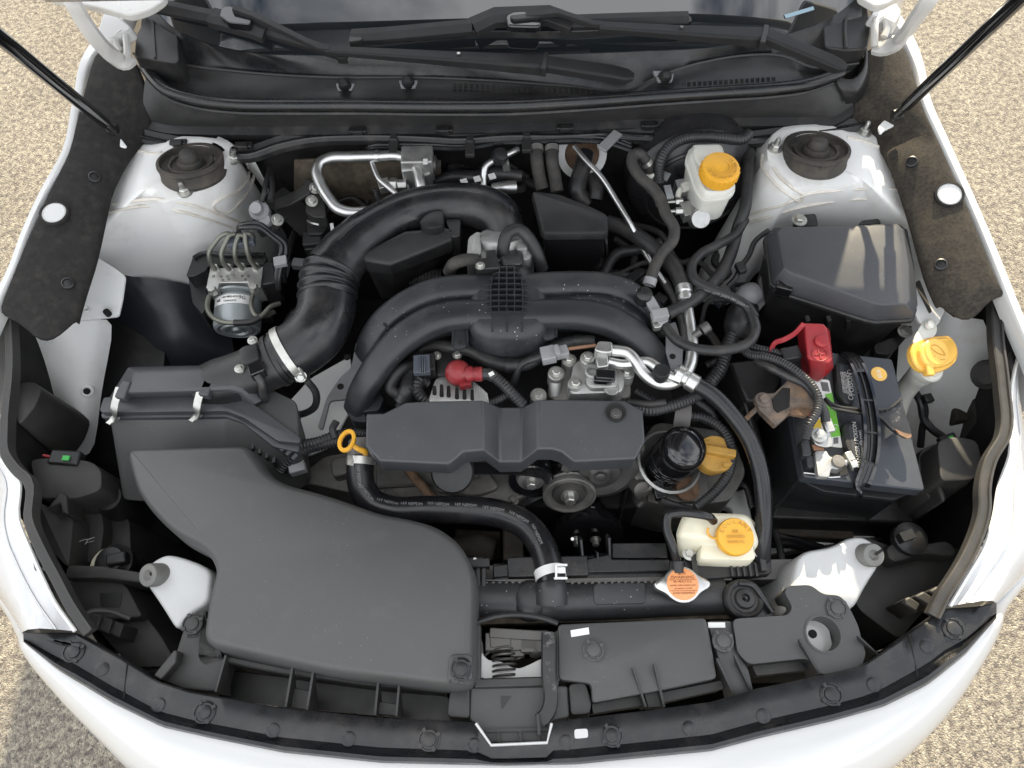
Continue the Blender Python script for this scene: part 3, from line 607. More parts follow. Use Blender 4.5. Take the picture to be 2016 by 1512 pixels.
# rear housing of the right headlight
housing(hlR, [([(1845, 868), (1880, 858), (1925, 866), (1938, 925), (1915, 945), (1852, 948)], .80, .3, .008), ([(1812, 885), (1848, 870), (1850, 950), (1870, 985), (1830, 985), (1805, 930)], .745, .3, .008), ([(1640, 1080), (1700, 1055), (1800, 1090), (1880, 1075), (1905, 1090), (1840, 1180), (1770, 1260), (1690, 1200)], .70, .3, .02),
              ([(1918, 735), (1955, 720), (1972, 770), (1968, 850), (1932, 860), (1916, 800)], .70, .25, .012)])
M('adjuster', JS(*[prism(Z6(q, .775), .1) for q in ([(1580, 1370), (1545, 1275), (1575, 1270), (1620, 1400), (1600, 1420)], [(1640, 1260), (1690, 1260), (1740, 1310), (1720, 1330), (1660, 1310)])]), 'plastic_dusty', hlR, bev=.004)
M('cap_boot', lathe(Z6((1850, 760, .78)), Vector((-.8, -.2, .55)), [(.018, -.03), (.020, .0), (.025, .022), (.022, .026), (.016, .02)], 20), 'plastic_dusty', hlR)
M('rim_ring', prism(crv(Z9([(1290, 350), (1480, 325), (1640, 325), (1660, 370), (1500, 380), (1300, 400)], .735), 4, True), .05, 0, .006), 'plastic_dusty', hlR)
for k in range(3): M('rib', prism(Z9([(1360 + 75*k, 630 - 28*k), (1410 + 75*k, 600 - 28*k), (1470 + 75*k, 640 - 28*k), (1450 + 75*k, 690 - 28*k)], .755), .08), 'plastic_dusty', hlR, bev=.003)
M('bulb_connector', J(lathe(Z9((1410, 300, .74)), UP, [(.026, -.01), (.026, .006), (.016, .012)], 18), box(Z9((1390, 285, .757)), .022, .014, .016, .3)), 'plastic', hlR)
# ================================================================== fender felt covers
def cover(name, label, st, end, plug, clips, mat, slots):
    rows = []
    for o, i in st:
        o, i = W((o[0], o[1], o[2] + .005)), W((i[0], i[1], (o[2] - .018) if i[1] > 290 else i[2]))
        rr_ = [o.lerp(i, t) + UP*(.008*math.sin(math.pi*t)) for t in (0, .2, .4, .6, .8, .97)]; rows.append(rr_ + [i - UP*.006, Vector((i.x, i.y, i.z - .014))])
    en_ = PL([(x, y, st[-1][0][2] - .006 - .004*k) for k, (x, y, z) in enumerate(end)]); rows.append(en_ + [en_[-1] - UP*.006, en_[-1] - UP*.014])
    g = grid(rows)
    r = thing(name, label, 'fender cover', rows[5][3])
    M('felt_sheet', g, mat, r, ang=70, sub=1, sol=.004)
    p, nn = nrm(g, *plug)
    M('plug', lathe(p, nn, [(.019, -.002), (.019, .003), (.0165, .004), (.016, .0035)], 28), 'white_plastic', r)
    M('plug_rim', lathe(p, nn, [(.0225, -.002), (.0225, .004), (.0192, .0048), (.0185, .001)], 28, False), 'felt', r)
    for c in clips:
        p, nn = nrm(g, *c); M('clip', JS(lathe(p, nn, [(.0095, -.002), (.0095, .005), (.0075, .006), (.0065, .0035), (.0045, .004)], 18)), 'plastic', r)
    return r, g
cvL, gL = cover('fender_cover', 'black felt cover along the fender beside the brake hydraulic unit',
  [((186, 100, .985), (268, 118, 1.0)), ((172, 150, .98), (290, 178, .97)), ((160, 197, .975), (298, 230, .94)), ((147, 250, .97), (285, 268, .92)), ((137, 299, .965), (253, 298, .91)), ((112, 345, .957), (217, 365, .892)),
   ((94, 377, .955), (209, 400, .887)), ((72, 430, .95), (201, 440, .877)), ((52, 470, .94), (191, 485, .867)), ((31, 524, .93), (183, 520, .86)), ((12, 570, .922), (164, 575, .85)), ((-4, 608, .915), (150, 626, .842))],
  [(2, 623, .91), (38, 636, .895), (68, 668, .88), (92, 677, .865), (118, 664, .852), (149, 634, .842)], (108, 421), [(186, 350), (134, 559)], 'felt', None)
cvR, gR = cover('fender_cover', 'brown dusty felt cover half in sun along the fender beside the fuse box',
  [((1779, 84, .985), (1705, 98, 1.0)), ((1800, 137, .98), (1680, 160, .97)), ((1814, 203, .975), (1672, 218, .94)), ((1829, 237, .97), (1688, 250, .92)), ((1845, 271, .965), (1727, 268, .91)), ((1861, 305, .96), (1746, 302, .897)),
   ((1876, 339, .955), (1764, 340, .892)), ((1911, 417, .94), (1791, 420, .877)), ((1934, 476, .935), (1806, 475, .867)), ((1957, 533, .925), (1824, 545, .852)), ((1975, 577, .918), (1841, 582, .847))],
  [(1988, 584, .913), (1950, 590, .895), (1932, 618, .88), (1908, 635, .866), (1882, 630, .856), (1850, 603, .847)], (1868, 384), [(1795, 320), (1852, 522)], 'felt_dusty_sunlit', None)
# ================================================================== hood struts
def strut(label, foot, head, plate):
    a, b = W(foot), W(head); d = (b - a).normalized(); b = b + d*.25
    r = thing('hood_strut', label, 'hood strut', a, 'gas struts holding the hood')
    M('cylinder', cyl(a + d*.05, b, .0095, n=16), 'gloss_black', r)
    M('end_fitting', J(cyl(a - d*.004, a + d*.055, .007, n=14), lathe(a, XA, [(.008, -.008), (.011, 0), (.008, .008)], 12)), 'plastic', r)
    M('foot_plate', prism(fillet(PL(plate[0], plate[1]), .012, 4), .005), 'bay_paint', r, bev=.0015)
strut('black gas strut rising from the left white plate', (222, 255, .972), (0, 74, 1.34), ([(196, 262), (204, 252), (216, 252), (236, 270), (250, 288), (236, 290), (210, 276)], .948))
strut('black gas strut rising from the right white plate', (1766, 226, .972), (2008, -2, 1.34), ([(1728, 250), (1740, 236), (1766, 224), (1776, 228), (1770, 242), (1742, 256), (1734, 264)], .948))
# ================================================================== cowl
cow = thing('cowl_panel', 'black plastic cowl panel below the windshield with vent grilles', 'cowl', U(1008, 190, .93))
RB = [(286, 130, 1.0), (300, 150, 1.0), (330, 178, 1.0), (378, 194, 1.0), (451, 204, 1.0), (560, 206, 1.0), (700, 206, 1.0), (850, 208, 1.0), (1008, 207, 1.0), (1150, 199, 1.0), (1300, 188, 1.0), (1440, 179, 1.0), (1530, 173, 1.0), (1592, 164, 1.0), (1640, 148, 1.0), (1655, 142, 1.0)]
RA = [(280, 236, .935), (300, 240, .93), (330, 246, .928), (378, 248, .928), (451, 249, .928), (560, 249, .928), (700, 248, .928), (850, 246, .928), (1008, 243, .928), (1150, 239, .928), (1300, 234, .928), (1440, 232, .928), (1530, 231, .928), (1600, 230, .93), (1645, 228, .935), (1680, 206, .95)]
RC = [(262, 106, 1.005), (290, 114, 1.0), (347, 126, .998), (430, 137, .996), (521, 146, .995), (656, 153, .993), (822, 153, .993), (947, 158, .99), (1121, 170, .985), (1242, 177, .983), (1300, 150, 1.0), (1400, 120, 1.008), (1478, 109, 1.01), (1539, 111, 1.008), (1600, 134, 1.0), (1690, 125, 1.003)]
b_, a_, c_ = crv(PL(RB), 4), crv(PL(RA), 4), crv(PL(RC), 4)
M('front_wall', grid([a_, [x.lerp(y, .5) + Vector((0, -.004, 0)) for x, y in zip(a_, b_)], [v + Vector((0, .004, -.004)) for v in b_]]), 'plastic_grey', cow, ang=60)
M('front_lip', grid([[v + Vector((0, -.012, -.02)) for v in a_], [v + Vector((0, -.014, -.006)) for v in a_], a_]), 'rubber', cow)
deck = grid([[v + Vector((0, .006, -.004)) for v in b_], [x.lerp(y, .35) + UP*-.012 for x, y in zip(b_, c_)], [x.lerp(y, .8) + UP*-.010 for x, y in zip(b_, c_)], c_])
M('deck', deck, 'plastic', cow, ang=50)
M('deck_edge', tube([v + UP*.001 for v in c_], .0022, 6, 1), 'plastic_grey', cow)
g_ = GB
n_ = len(c_); gg = [crv(GB, 1)[int(i*(len(GB)-1)/(n_-1))] for i in range(n_)]
M('rear_trim', grid([[v + Vector((0, .003, -.006)) for v in c_], [x.lerp(y, .3) + UP*-.012 for x, y in zip(c_, gg)], [x.lerp(y, .7) + UP*-.002 for x, y in zip(c_, gg)], [y + UP*.003 for y in gg], [y + Vector((0, .012, .0)) for y in gg]]), 'plastic_satin', cow, ang=60)
M('seal', sweep(b_, [(-.006, -.006), (.004, -.008), (.011, -.002), (.010, .006), (.004, .010), (-.004, .009), (-.009, .003)], True, UP), 'rubber_gloss', cow, ang=50)
M('drip_line', tube([v + Vector((0, -.006, -.013)) for v in b_], .0035, 6, 1), 'rubber', cow)
# grille openings as dark cells under raised bars
def grille(x0, x1, ya0, ya1, yb0, yb1, n, rows):
    for i in range(n):
        t = (i + .5)/n
        for r in range(rows):
            if yb0 != yb1 and (r + .5)/rows > 1 - t*.0: pass
            y = (ya0*(1-t) + ya1*t)*(1-(r+.5)/rows) + (yb0*(1-t) + yb1*t)*((r+.5)/rows)
            p, nn = nrm(deck, x0 + (x1-x0)*t, y)
            wpx = (x1-x0)/n*.62/1080; h = abs((yb0*(1-t)+yb1*t) - (ya0*(1-t)+ya1*t))/rows*.62/720
            u = XA.copy(); v = nn.cross(u).normalized()
            o = CELL(wpx, h); o.location = p + nn*.0006 - cow.location; o.rotation_euler = Matrix((u, v, u.cross(v))).transposed().to_euler(); o.parent = cow
cellmesh = {}
def CELL(wd, h):
    k = (round(wd, 4), round(h, 3))
    if k not in cellmesh:
        me = bpy.data.meshes.new('vent_cell'); V = [(-wd/2, -h/2, 0), (wd/2, -h/2, 0), (wd/2, h/2, 0), (-wd/2, h/2, 0)]
        V2 = [(x*.8, y*.8, -.0005) for x, y, z in V]; me.from_pydata(V + V2, [], [(0,1,5,4), (1,2,6,5), (2,3,7,6), (3,0,4,7), (4,5,6,7)]); me.materials.append(MT['void']); cellmesh[k] = me
    o = bpy.data.objects.new('vent_cell', cellmesh[k]); COL.objects.link(o); return o
grille(890, 1175, 164, 176, 182, 184, 26, 2)
grille(1320, 1528, 164, 151, 172, 160, 20, 2)
# hood bump stops on the deck, end pods
for px, py in ((680, 168), (804, 162), (1308, 150)):
    p, nn = nrm(deck, px, py)
    M('stopper', J(lathe(p + UP*-.004, (nn + UP + Vector((0, -.5, 0))), [(.012, 0), (.011, .010), (.009, .018), (.005, .022)], 14)), 'rubber', cow)
    M('stopper_tray', prism([p + Vector((dx, dy, .0015)) for dx, dy in ((-.019, .012), (.019, .012), (.012, -.012), (-.012, -.012))], .006), 'connector_grey', cow, bev=.001)
M('end_pod', prism(fillet(PL([(264, 112), (268, 70), (300, 8), (330, 40), (349, 62), (352, 118), (345, 124)], 1.03), .01, 3), .07, .004), 'plastic', cow, bev=.003)
M('end_pod_ridge', bar(PL([(298, 15)], 1.033)[0], PL([(304, 112)], 1.033)[0], .004, .006), 'plastic_grey', cow)
M('end_pod', prism(fillet(PL([(1620, 40), (1668, -8), (1705, 0), (1716, 60), (1708, 95), (1668, 98), (1625, 92)], 1.03), .01, 3), .07, .004), 'plastic', cow, bev=.003)
M('end_pod_ridge', tube(PL([(1672, 5, 1.033), (1664, 50, 1.033), (1666, 95, 1.033)]), .003, 6), 'plastic_grey', cow)
M('end_scoop', grid([crv(PL([(1640, 150, 1.0), (1680, 156, 1.0), (1700, 138, 1.005), (1706, 90, 1.02)]), 5), crv(PL([(1665, 205, .96), (1690, 200, .965), (1708, 170, .975), (1712, 110, .99)]), 5)]), 'plastic', cow, ang=60, sol=.003)
# body flange below the cowl: weatherstrip with clips
flg = thing('firewall_weatherstrip', 'black weatherstrip with clips along the firewall edge below the cowl', 'weatherstrip', U(1000, 265, .9))
WS = crv(PL([(270, 262, .925), (330, 275, .918), (420, 288, .914), (490, 298, .912), (545, 280, .914), (600, 268, .916), (700, 262, .917), (760, 262, .916), (860, 266, .914), (890, 268, .914), (1000, 262, .915), (1100, 262, .915), (1200, 258, .915), (1280, 262, .914), (1400, 258, .914), (1480, 268, .912), (1530, 262, .916), (1640, 250, .92), (1700, 240, .925)]), 4)
M('strip', sweep(WS, [(-.010, -.012), (.016, -.012), (.018, 0), (.010, .006), (.002, .002), (-.006, .007), (-.010, .002)], True, UP), 'rubber', flg, ang=40)
M('bead', tube([v + Vector((0, -.011, .004)) for v in WS], .0028, 6, 1), 'rubber_gloss', flg)
for px, py in ((352, 282), (480, 287), (705, 258), (875, 256), (1112, 252), (1278, 247)):
    p = U(px, py, .924); M('clip', JS(box(p, .030, .012, .010), box(p + Vector((0, -.004, .003)), .018, .012, .010)), 'plastic', flg, bev=.0015)
M('body_flange', prism(PL([(690, 270), (720, 264), (860, 266), (905, 262), (990, 258), (1000, 262), (900, 271), (800, 276), (690, 280)], .902), .004), 'primer', flg)
M('body_flange', prism(PL([(1140, 258), (1260, 254), (1262, 259), (1150, 266)], .902), .004), 'primer', flg)
# ================================================================== wipers
w1 = thing('wiper', 'upper windshield wiper with its blade lying across the middle of the glass', 'wiper', U(1650, 120, 1.03), 'windshield wipers')
Z = 1.075
M('blade', JS(sweep(PL([(692, 70, 1.062), (760, 66, 1.067), (930, 50, 1.077)]), [(-.011, -.010), (.011, -.010), (.012, -.002), (.004, .007), (-.008, .007)], True, UP),
             sweep(PL([(930, 50, 1.077), (975, 30, 1.084), (1080, 26, 1.086), (1130, 45, 1.082)]), [(-.017, -.012), (.017, -.012), (.017, .0), (.005, .007), (-.013, .006)], True, UP),
             sweep(PL([(1125, 42, 1.082), (1240, 38, 1.084), (1355, 35, 1.086)]), [(-.011, -.010), (.011, -.010), (.012, -.002), (.004, .007), (-.008, .007)], True, UP)), 'wiper_black', w1, ang=30, bev=.001)
M('blade_tip', prism(fillet(PL([(686, 82), (690, 62), (706, 55), (714, 58), (713, 78)], 1.066), .004, 3), .012), 'plastic', w1, bev=.002)
M('blade_tip', prism(fillet(PL([(1340, 28), (1352, 26), (1362, 34), (1362, 42), (1342, 42)], 1.086), .004, 3), .012), 'plastic', w1, bev=.002)
M('wiping_edge', strip(PL([(692, 80, 1.05), (930, 62, 1.055), (1130, 62, 1.056), (1355, 45, 1.060)]), .003, .012), 'rubber', w1)
M('blade_clip', prism(fillet(PL([(994, 30), (1010, 22), (1060, 20), (1068, 44), (1060, 52), (1000, 50)], 1.092), .006, 3), .014), 'gloss_black', w1, bev=.003)
M('clip_cap', prism(fillet(PL([(1002, 30), (1056, 24), (1066, 32), (1010, 38)], 1.097), .005, 3), .008), 'plastic', w1, bev=.002)
M('arm', JS(sweep(PL([(1035, 30, 1.095), (1100, 24, 1.10), (1168, 46, 1.094), (1188, 48, 1.093)]), [(-.006, -.005), (.006, -.005), (.005, .003), (-.005, .003)], True, UP),
           sweep(PL([(1180, 48, 1.094), (1345, 58, 1.086), (1508, 66, 1.078)]), [(-.011, -.013), (.012, -.013), (.012, -.001), (.009, .002), (-.009, .002), (-.011, -.001)], True, UP, [.72, .95, 1.3])), 'wiper_black', w1, bev=.0012, ang=30)
M('rivet', lathe(U(1342, 54, 1.089), UP, [(.003, 0), (.003, .002), (.001, .003)], 10), 'dark_steel', w1)
M('arm_head', J(sweep(PL([(1502, 62, 1.080), (1516, 66, 1.080), (1640, 118, 1.068), (1656, 126, 1.066), (1668, 132, 1.064)]), [(-.014, -.014), (.014, -.014), (.014, -.002), (.011, .001), (-.011, .001), (-.014, -.002)], True, UP, [1.15, .95, .95, .85, .4])), 'wiper_black', w1, bev=.002, ang=30)
M('hinge_pin', bar(U(1510, 48, 1.083), U(1502, 82, 1.083), .008, .018), 'plastic', w1, bev=.001)
w2 = thing('wiper', 'lower windshield wiper whose arm lies just above the cowl grille', 'wiper', U(1240, 150, 1.0), 'windshield wipers')
M('blade', JS(sweep(PL([(296, 6, 1.075), (360, 20, 1.073), (420, 32, 1.07)]), [(-.011, -.010), (.011, -.010), (.012, -.002), (.004, .007), (-.008, .007)], True, UP),
             sweep(PL([(416, 30, 1.07), (455, 40, 1.07), (500, 52, 1.068), (525, 62, 1.064)]), [(-.017, -.012), (.017, -.012), (.017, .0), (.005, .007), (-.013, .006)], True, UP),
             sweep(PL([(520, 58, 1.064), (600, 82, 1.057), (682, 108, 1.05)]), [(-.008, -.010), (.008, -.010), (.008, -.002), (.003, .005), (-.005, .005)], True, UP)), 'wiper_black', w2, ang=30, bev=.001)
M('blade_clip', prism(fillet(PL([(432, 30), (436, 14), (452, 11), (498, 30), (492, 48), (450, 44)], 1.083), .006, 3), .014), 'gloss_black', w2, bev=.003)
M('blade_tip', prism(fillet(PL([(658, 102), (680, 104), (684, 114), (664, 114)], 1.053), .004, 3), .012), 'plastic', w2, bev=.002)
M('arm', JS(sweep(PL([(460, 16, 1.088), (500, 30, 1.086), (630, 94, 1.068), (650, 96, 1.067)]), [(-.006, -.005), (.006, -.005), (.005, .003), (-.005, .003)], True, UP),
           sweep(PL([(640, 95, 1.068), (850, 107, 1.055), (1074, 120, 1.045)]), [(-.011, -.013), (.012, -.013), (.012, -.001), (.009, .002), (-.009, .002), (-.011, -.001)], True, UP, [.6, .9, 1.35])), 'wiper_black', w2, bev=.0012, ang=30)
M('rivet', lathe(U(903, 106, 1.056), UP, [(.003, 0), (.003, .002), (.001, .003)], 10), 'zinc', w2)
M('arm_head', sweep(PL([(1066, 117, 1.047), (1080, 120, 1.047), (1205, 138, 1.036), (1235, 145, 1.033), (1249, 149, 1.031)]), [(-.014, -.014), (.014, -.014), (.014, -.002), (.011, .001), (-.011, .001), (-.014, -.002)], True, UP, [1.1, .95, 1.05, .95, .45]), 'wiper_black', w2, bev=.002, ang=30)
M('hinge_pin', bar(U(1075, 102, 1.050), U(1070, 134, 1.050), .008, .018), 'plastic', w2, bev=.001)
# ================================================================== front weatherstrip panel
SU = [(46, 1246), (100, 1245), (149, 1246), (238, 1296), (305, 1339), (372, 1361), (558, 1394), (750, 1413), (836, 1417), (935, 1422), (968, 1466), (1076, 1461), (1089, 1422), (1134, 1415), (1266, 1400), (1400, 1382), (1489, 1356), (1619, 1329), (1701, 1309), (1787, 1250), (1861, 1198), (1928, 1194), (1962, 1186)]
def lin(tb, x, k=1):
    for a, b in zip(tb, tb[1:]):
        if a[0] <= x <= b[0]: return a[k] + (b[k]-a[k])*(x-a[0])/(b[0]-a[0])
    return tb[0][k] if x < tb[0][0] else tb[-1][k]
xs = sorted(set([46 + (1962-46)*i/130 for i in range(131)] + [149, 935, 968, 1076, 1089, 1861]))
sp = thing('front_trim_panel', 'curved black trim panel with push clips along the front bumper edge', 'trim panel', U(1005, 1440, .8))
rowsS = []
for x in xs:
    yu, yl, z = lin(SU, x), lin(SE, x), lin(SE, x, 2) + .004
    yl = max(yl, yu + 10)
    f = lambda t, dz: U(x, yu + (yl-yu)*t, z + dz)
    e = f(0, -.002); rowsS.append([Vector((e.x, e.y, e.z - .03)), e, f(.04, 0), f(.5, .0015), f(.66, .0005), f(.70, -.003), f(.76, -.001), f(.86, .008), f(.95, .007), f(1, -.001), f(1, -.012)])
gS = grid(rowsS)
M('panel', gS, 'plastic_satin', sp, ang=40)
for px, py in ((145, 1283), (403, 1402), (845, 1456), (1205, 1448), (1636, 1367), (1876, 1238)):
    p, nn = nrm(gS, px, py); M('push_clip', clip(p, nn, .0145), 'plastic_satin', sp)
for px, py in ((200, 1317), (311, 1388), (537, 1438), (686, 1455), (933, 1468), (1115, 1462), (1357, 1434), (1503, 1410), (1721, 1348), (1825, 1272)):
    p, nn = nrm(gS, px, py); M('stud_head', studdot(p, nn, .0095), 'plastic_satin', sp)
M('paint_window', prism(fillet(Z8([(1292, 1306), (1362, 1302), (1366, 1350), (1294, 1356)], .8385), .003, 3), .003), 'white_paint', sp)
M('notch_edge', tube(PL([(937, 1424, .838), (967, 1467, .838), (1077, 1462, .838), (1086, 1424, .838)]), .002, 6, 1), 'white_paint', sp)
for x in (250, 1790): 
    a = U(x, lin(SU, x), lin(SE, x, 2) + .006); b = U(x - 8 if x < 1000 else x + 22, lin(SE, x) - 12, lin(SE, x, 2) + .006); M('joint', bar(a, b, .0012, .002), 'void', sp)
for k in range(3): M('rib', bar(Z7((240 + 45*k, 822 + 12*k, .8585)), Z7((330 + 45*k, 880 + 8*k - 30, .8585)), .003, .004), 'plastic_satin', sp)
# ================================================================== radiator support covers (front deck)
rc = thing('radiator_cover', 'black radiator support cover with ribs and clips right of the hood latch', 'radiator cover', U(1300, 1300, .78))
gC = prism(fillet(PL([(1098, 1229), (1390, 1216), (1400, 1262), (1412, 1336), (1300, 1360), (1166, 1385), (1164, 1346), (1100, 1338)], .825), .006, 3), .05, 0, .003)
M('slab', gC, 'plastic_duct', rc, ang=40)
so = fillet(Z9([(475, 722), (770, 702), (792, 660), (748, 580), (768, 546), (890, 541), (950, 592), (1040, 597), (1082, 642), (1140, 760), (1160, 850), (1180, 900), (1160, 968), (1100, 985), (940, 1018), (905, 960), (860, 930), (560, 962), (500, 900)], .825), .008, 3)
hc0 = U(1621, 1248, .825); jn = min(range(len(so)), key=lambda i: (so[i] - hc0).length)
hol = [hc0 + Vector((.0235*math.cos(t), .0235*math.sin(t), 0)) for t in [math.atan2(so[jn].y - hc0.y, so[jn].x - hc0.x) + sgn*2*math.pi*i/28 for sgn in ((-1,) if sum(so[i].x*so[(i+1) % len(so)].y - so[(i+1) % len(so)].x*so[i].y for i in range(len(so))) > 0 else (1,)) for i in range(29)]]
M('slab', prism(so[:jn+1] + hol + so[jn:], .05), 'plastic_duct', rc, ang=40)
M('slab', prism(fillet(PL([(1392, 1222), (1440, 1222), (1448, 1280), (1474, 1318), (1484, 1362), (1444, 1370), (1424, 1325), (1404, 1262)], .818), .004, 2), .03, 0, .002), 'plastic_duct', rc, ang=40)
M('front_face', prism(PL([(1165, 1386), (1300, 1364), (1420, 1340), (1425, 1356), (1300, 1384), (1168, 1404)], .80), .05), 'plastic_grey', rc)
M('front_face', prism(PL([(1480, 1310), (1590, 1300), (1596, 1318), (1490, 1330)], .795), .03), 'plastic_grey', rc)
for p in ((1168, 1280), (1423, 1262), (1647, 1197)):
    M('push_clip', clip(U(*p, .8262), UP, .0145), 'plastic_duct', rc)
M('paint_window', prism(Z8([(1272, 782), (1368, 766), (1372, 802), (1276, 818)], .8258), .003), 'label_white', rc)
M('paint_window', prism(Z9([(344, 740), (434, 740), (436, 768), (346, 768)], .8195), .003), 'label_white', rc)
hc = U(1621, 1248, .825); M('round_hole', lathe(hc, UP, [(.0262, -.001), (.0262, .0012), (.0232, .0012), (.0232, -.035)], 30, False), 'plastic_duct', rc)
M('hole_paint', box(hc + Vector((-.006, .004, -.034)), .055, .055, .004), 'white_paint', rc); M('hole_pin', lathe(U(1600, 1248, .794), UP, [(.006, -.002), (.006, .0008)], 14), 'void', rc)
def fin(par, a, b, h, th=.003, mat='plastic_grey', k=1.0):
    a, b = W(a), W(b); M('fin', JS(rings([[a + Vector((-th/2, 0, 0)), a + Vector((th/2, 0, 0)), b + Vector((th/2, 0, 0)), b + Vector((-th/2, 0, 0))][::1], [a + Vector((-th/2, 0, -.004)), a + Vector((th/2, 0, -.004)), b + Vector((th/2, 0, -h)), b + Vector((-th/2, 0, -h))]])), mat, par)
for a, b, h in (((1246, 1314, .835), (1272, 1392, .822), .05), ((1288, 1306, .835), (1308, 1392, .822), .05), ((1412, 1296, .834), (1446, 1370, .822), .05), ((1447, 1290, .834), (1482, 1366, .822), .05), ((1574, 1258, .838), (1614, 1328, .826), .05), ((1690, 1252, .838), (1731, 1290, .83), .05)):
    fin(rc, a, b, h)
for q in ([(1262, 1345), (1300, 1340), (1306, 1392), (1276, 1394)], [(1436, 1312), (1470, 1308), (1482, 1364), (1448, 1370)], [(1612, 1296), (1700, 1284), (1702, 1308), (1618, 1326)]):
    M('pocket_floor', prism(PL(q, .808), .03), 'plastic_grey', rc, bev=.001)
rl = thing('radiator_cover', 'black radiator support bracket left of the intake duct with ribbed pockets', 'radiator cover', U(500, 1330, .78))
M('slab', prism(fillet(Z7([(965, 790), (1000, 705), (1095, 672), (1075, 800), (1062, 845), (1062, 930), (1100, 962), (1165, 940), (1200, 900), (1170, 1000), (1140, 1108), (960, 1090), (850, 1040), (930, 900)], .815), .006, 3), .05, 0, .003), 'plastic_grey', rl, ang=40)
M('push_clip', clip(Z7((1020, 748, .8165)), UP, .0145), 'plastic_grey', rl)
M('hole_paint', lathe(Z7((1112, 905, .80)), UP, [(.022, -.004), (.022, .0)], 24), 'bay_paint', rl); M('hole_pin', lathe(Z7((1150, 892, .802)), UP, [(.006, -.004), (.006, 0)], 12), 'void', rl)
M('upright', prism(Z7([(810, 1020), (920, 885), (940, 890), (930, 950), (850, 1045)], .835), .06), 'plastic_grey', rl, bev=.002)
M('back_wall', prism(PL([(442, 1288), (560, 1312), (760, 1338), (870, 1348), (870, 1362), (740, 1352), (560, 1328), (446, 1306)], .805), .09), 'plastic_grey', rl, bev=.003)
M('floor_shelf', prism(PL([(440, 1320), (880, 1372), (930, 1420), (830, 1416), (560, 1392), (430, 1372)], .735), .02), 'plastic', rl)
for a, b in (((444, 1290, .83), (424, 1362, .825)), ((576, 1310, .826), (562, 1392, .822)), ((617, 1318, .826), (604, 1398, .822)), ((745, 1335, .824), (738, 1408, .82)), ((786, 1342, .824), (780, 1410, .82))):
    fin(rl, a, b, .06)
for q in ([(566, 1352), (612, 1360), (604, 1398), (562, 1392)], [(742, 1380), (784, 1386), (780, 1410), (738, 1406)]):
    M('pocket_floor', prism(PL(q, .80), .03), 'plastic_grey', rl, bev=.001)
# latch bay in the middle
lb = thing('latch_panel', 'black latch surround with white base plate in the middle of the front edge', 'latch panel', U(1020, 1340, .77))
M('frame', JS(bar(U(939, 1228, .825), U(939, 1345, .822), .010, .05), bar(U(1098, 1240, .822), U(1098, 1342, .822), .006, .05), bar(U(934, 1345, .822), U(1100, 1340, .822), .012, .04)), 'plastic_grey', lb, bev=.002)
M('rear_gasket', tube(PL([(936, 1226, .822), (975, 1214, .824), (1020, 1210, .825), (1065, 1216, .824), (1098, 1227, .822)]), .004, 8), 'rubber', lb)
wp = fillet(Z8([(800, 1020), (792, 870), (805, 905), (835, 940), (900, 945), (955, 975), (1000, 985), (1050, 965), (1110, 935), (1180, 935), (1198, 940), (1198, 1035), (812, 1042)], .790), .004, 2)
M('base_plate', prism(wp, .004), 'white_paint', lb, bev=.001)
M('side_wall', JS(grid([Z8([(788, 800, .81), (796, 1030, .81)]), Z8([(812, 860, .78), (812, 1036, .78)])]), grid([Z8([(1200, 800, .81), (1200, 1030, .81)]), Z8([(1186, 860, .78), (1186, 1030, .78)])])), 'white_paint', lb)
M('lower_panel', prism(fillet(Z8([(742, 1085), (1258, 1074), (1268, 1240), (1245, 1250), (1175, 1262), (1168, 1372), (850, 1380), (775, 1280), (735, 1255)], .812), .004, 2), .05), 'plastic_duct', lb, bev=.002)
M('arrow_mark', prism(Z8([(903, 1130), (962, 1130), (912, 1200), (906, 1196)], .8128), .001), 'plastic', lb)
M('block', prism(fillet(Z8([(1262, 1066), (1350, 1058), (1384, 1160), (1375, 1225), (1275, 1232)], .818), .006, 3), .06, .004, .002), 'plastic_grey', lb)
M('block', prism(fillet(Z8([(640, 1084), (738, 1080), (738, 1250), (622, 1240), (624, 1170)], .818), .006, 3), .06, .004, .002), 'plastic_grey', lb)
M('rail', JS(bar(Z8((800, 1312, .818)), Z8((1168, 1306, .818)), .004, .02), *[bar(Z8((x, 1312, .818)), Z8((x + 4, 1372, .818)), .003, .02) for x in (890, 1005, 1100)]), 'plastic_grey', lb)
la = thing('hood_latch', 'black steel hood latch with coil spring and worn release lever', 'hood latch', U(1010, 1290, .74))
M('latch_body', J(box(Z8((960, 845, .785)), .075, .025, .02, .0), box(Z8((1010, 805, .795)), .09, .014, .006, -.08), box(Z8((900, 830, .79)), .03, .022, .012, .1), box(Z8((1080, 845, .785)), .04, .03, .02), box(Z8((990, 880, .78)), .02, .024, .02)), 'dark_steel', la, bev=.0015)
cpt = [Z8((918, 880, .785)) + Vector((.0165*math.cos(a), -a*.0011 + .0, .0165*math.sin(a)*.9)) for a in [i*.5 for i in range(0, 76)]]
M('spring', tube(cpt, .0018, 6, 1), 'dark_steel', la)
M('spring_leg', JS(tube(Z8([(866, 830, .79), (855, 880, .785), (820, 915, .78)]), .0018, 6), tube(Z8([(960, 940, .78), (1010, 925, .785), (1050, 870, .79)]), .0018, 6), lathe(Z8((1085, 890, .785)), Vector((0, -1, .6)), [(.009, 0), (.009, .006), (.006, .008)], 14)), 'dark_steel', la)
pbr('worn_black', (.014, .014, .015), .35, var=.1, dust=.9, dcol=(.35, .34, .33), dscale=55, dlo=.56)
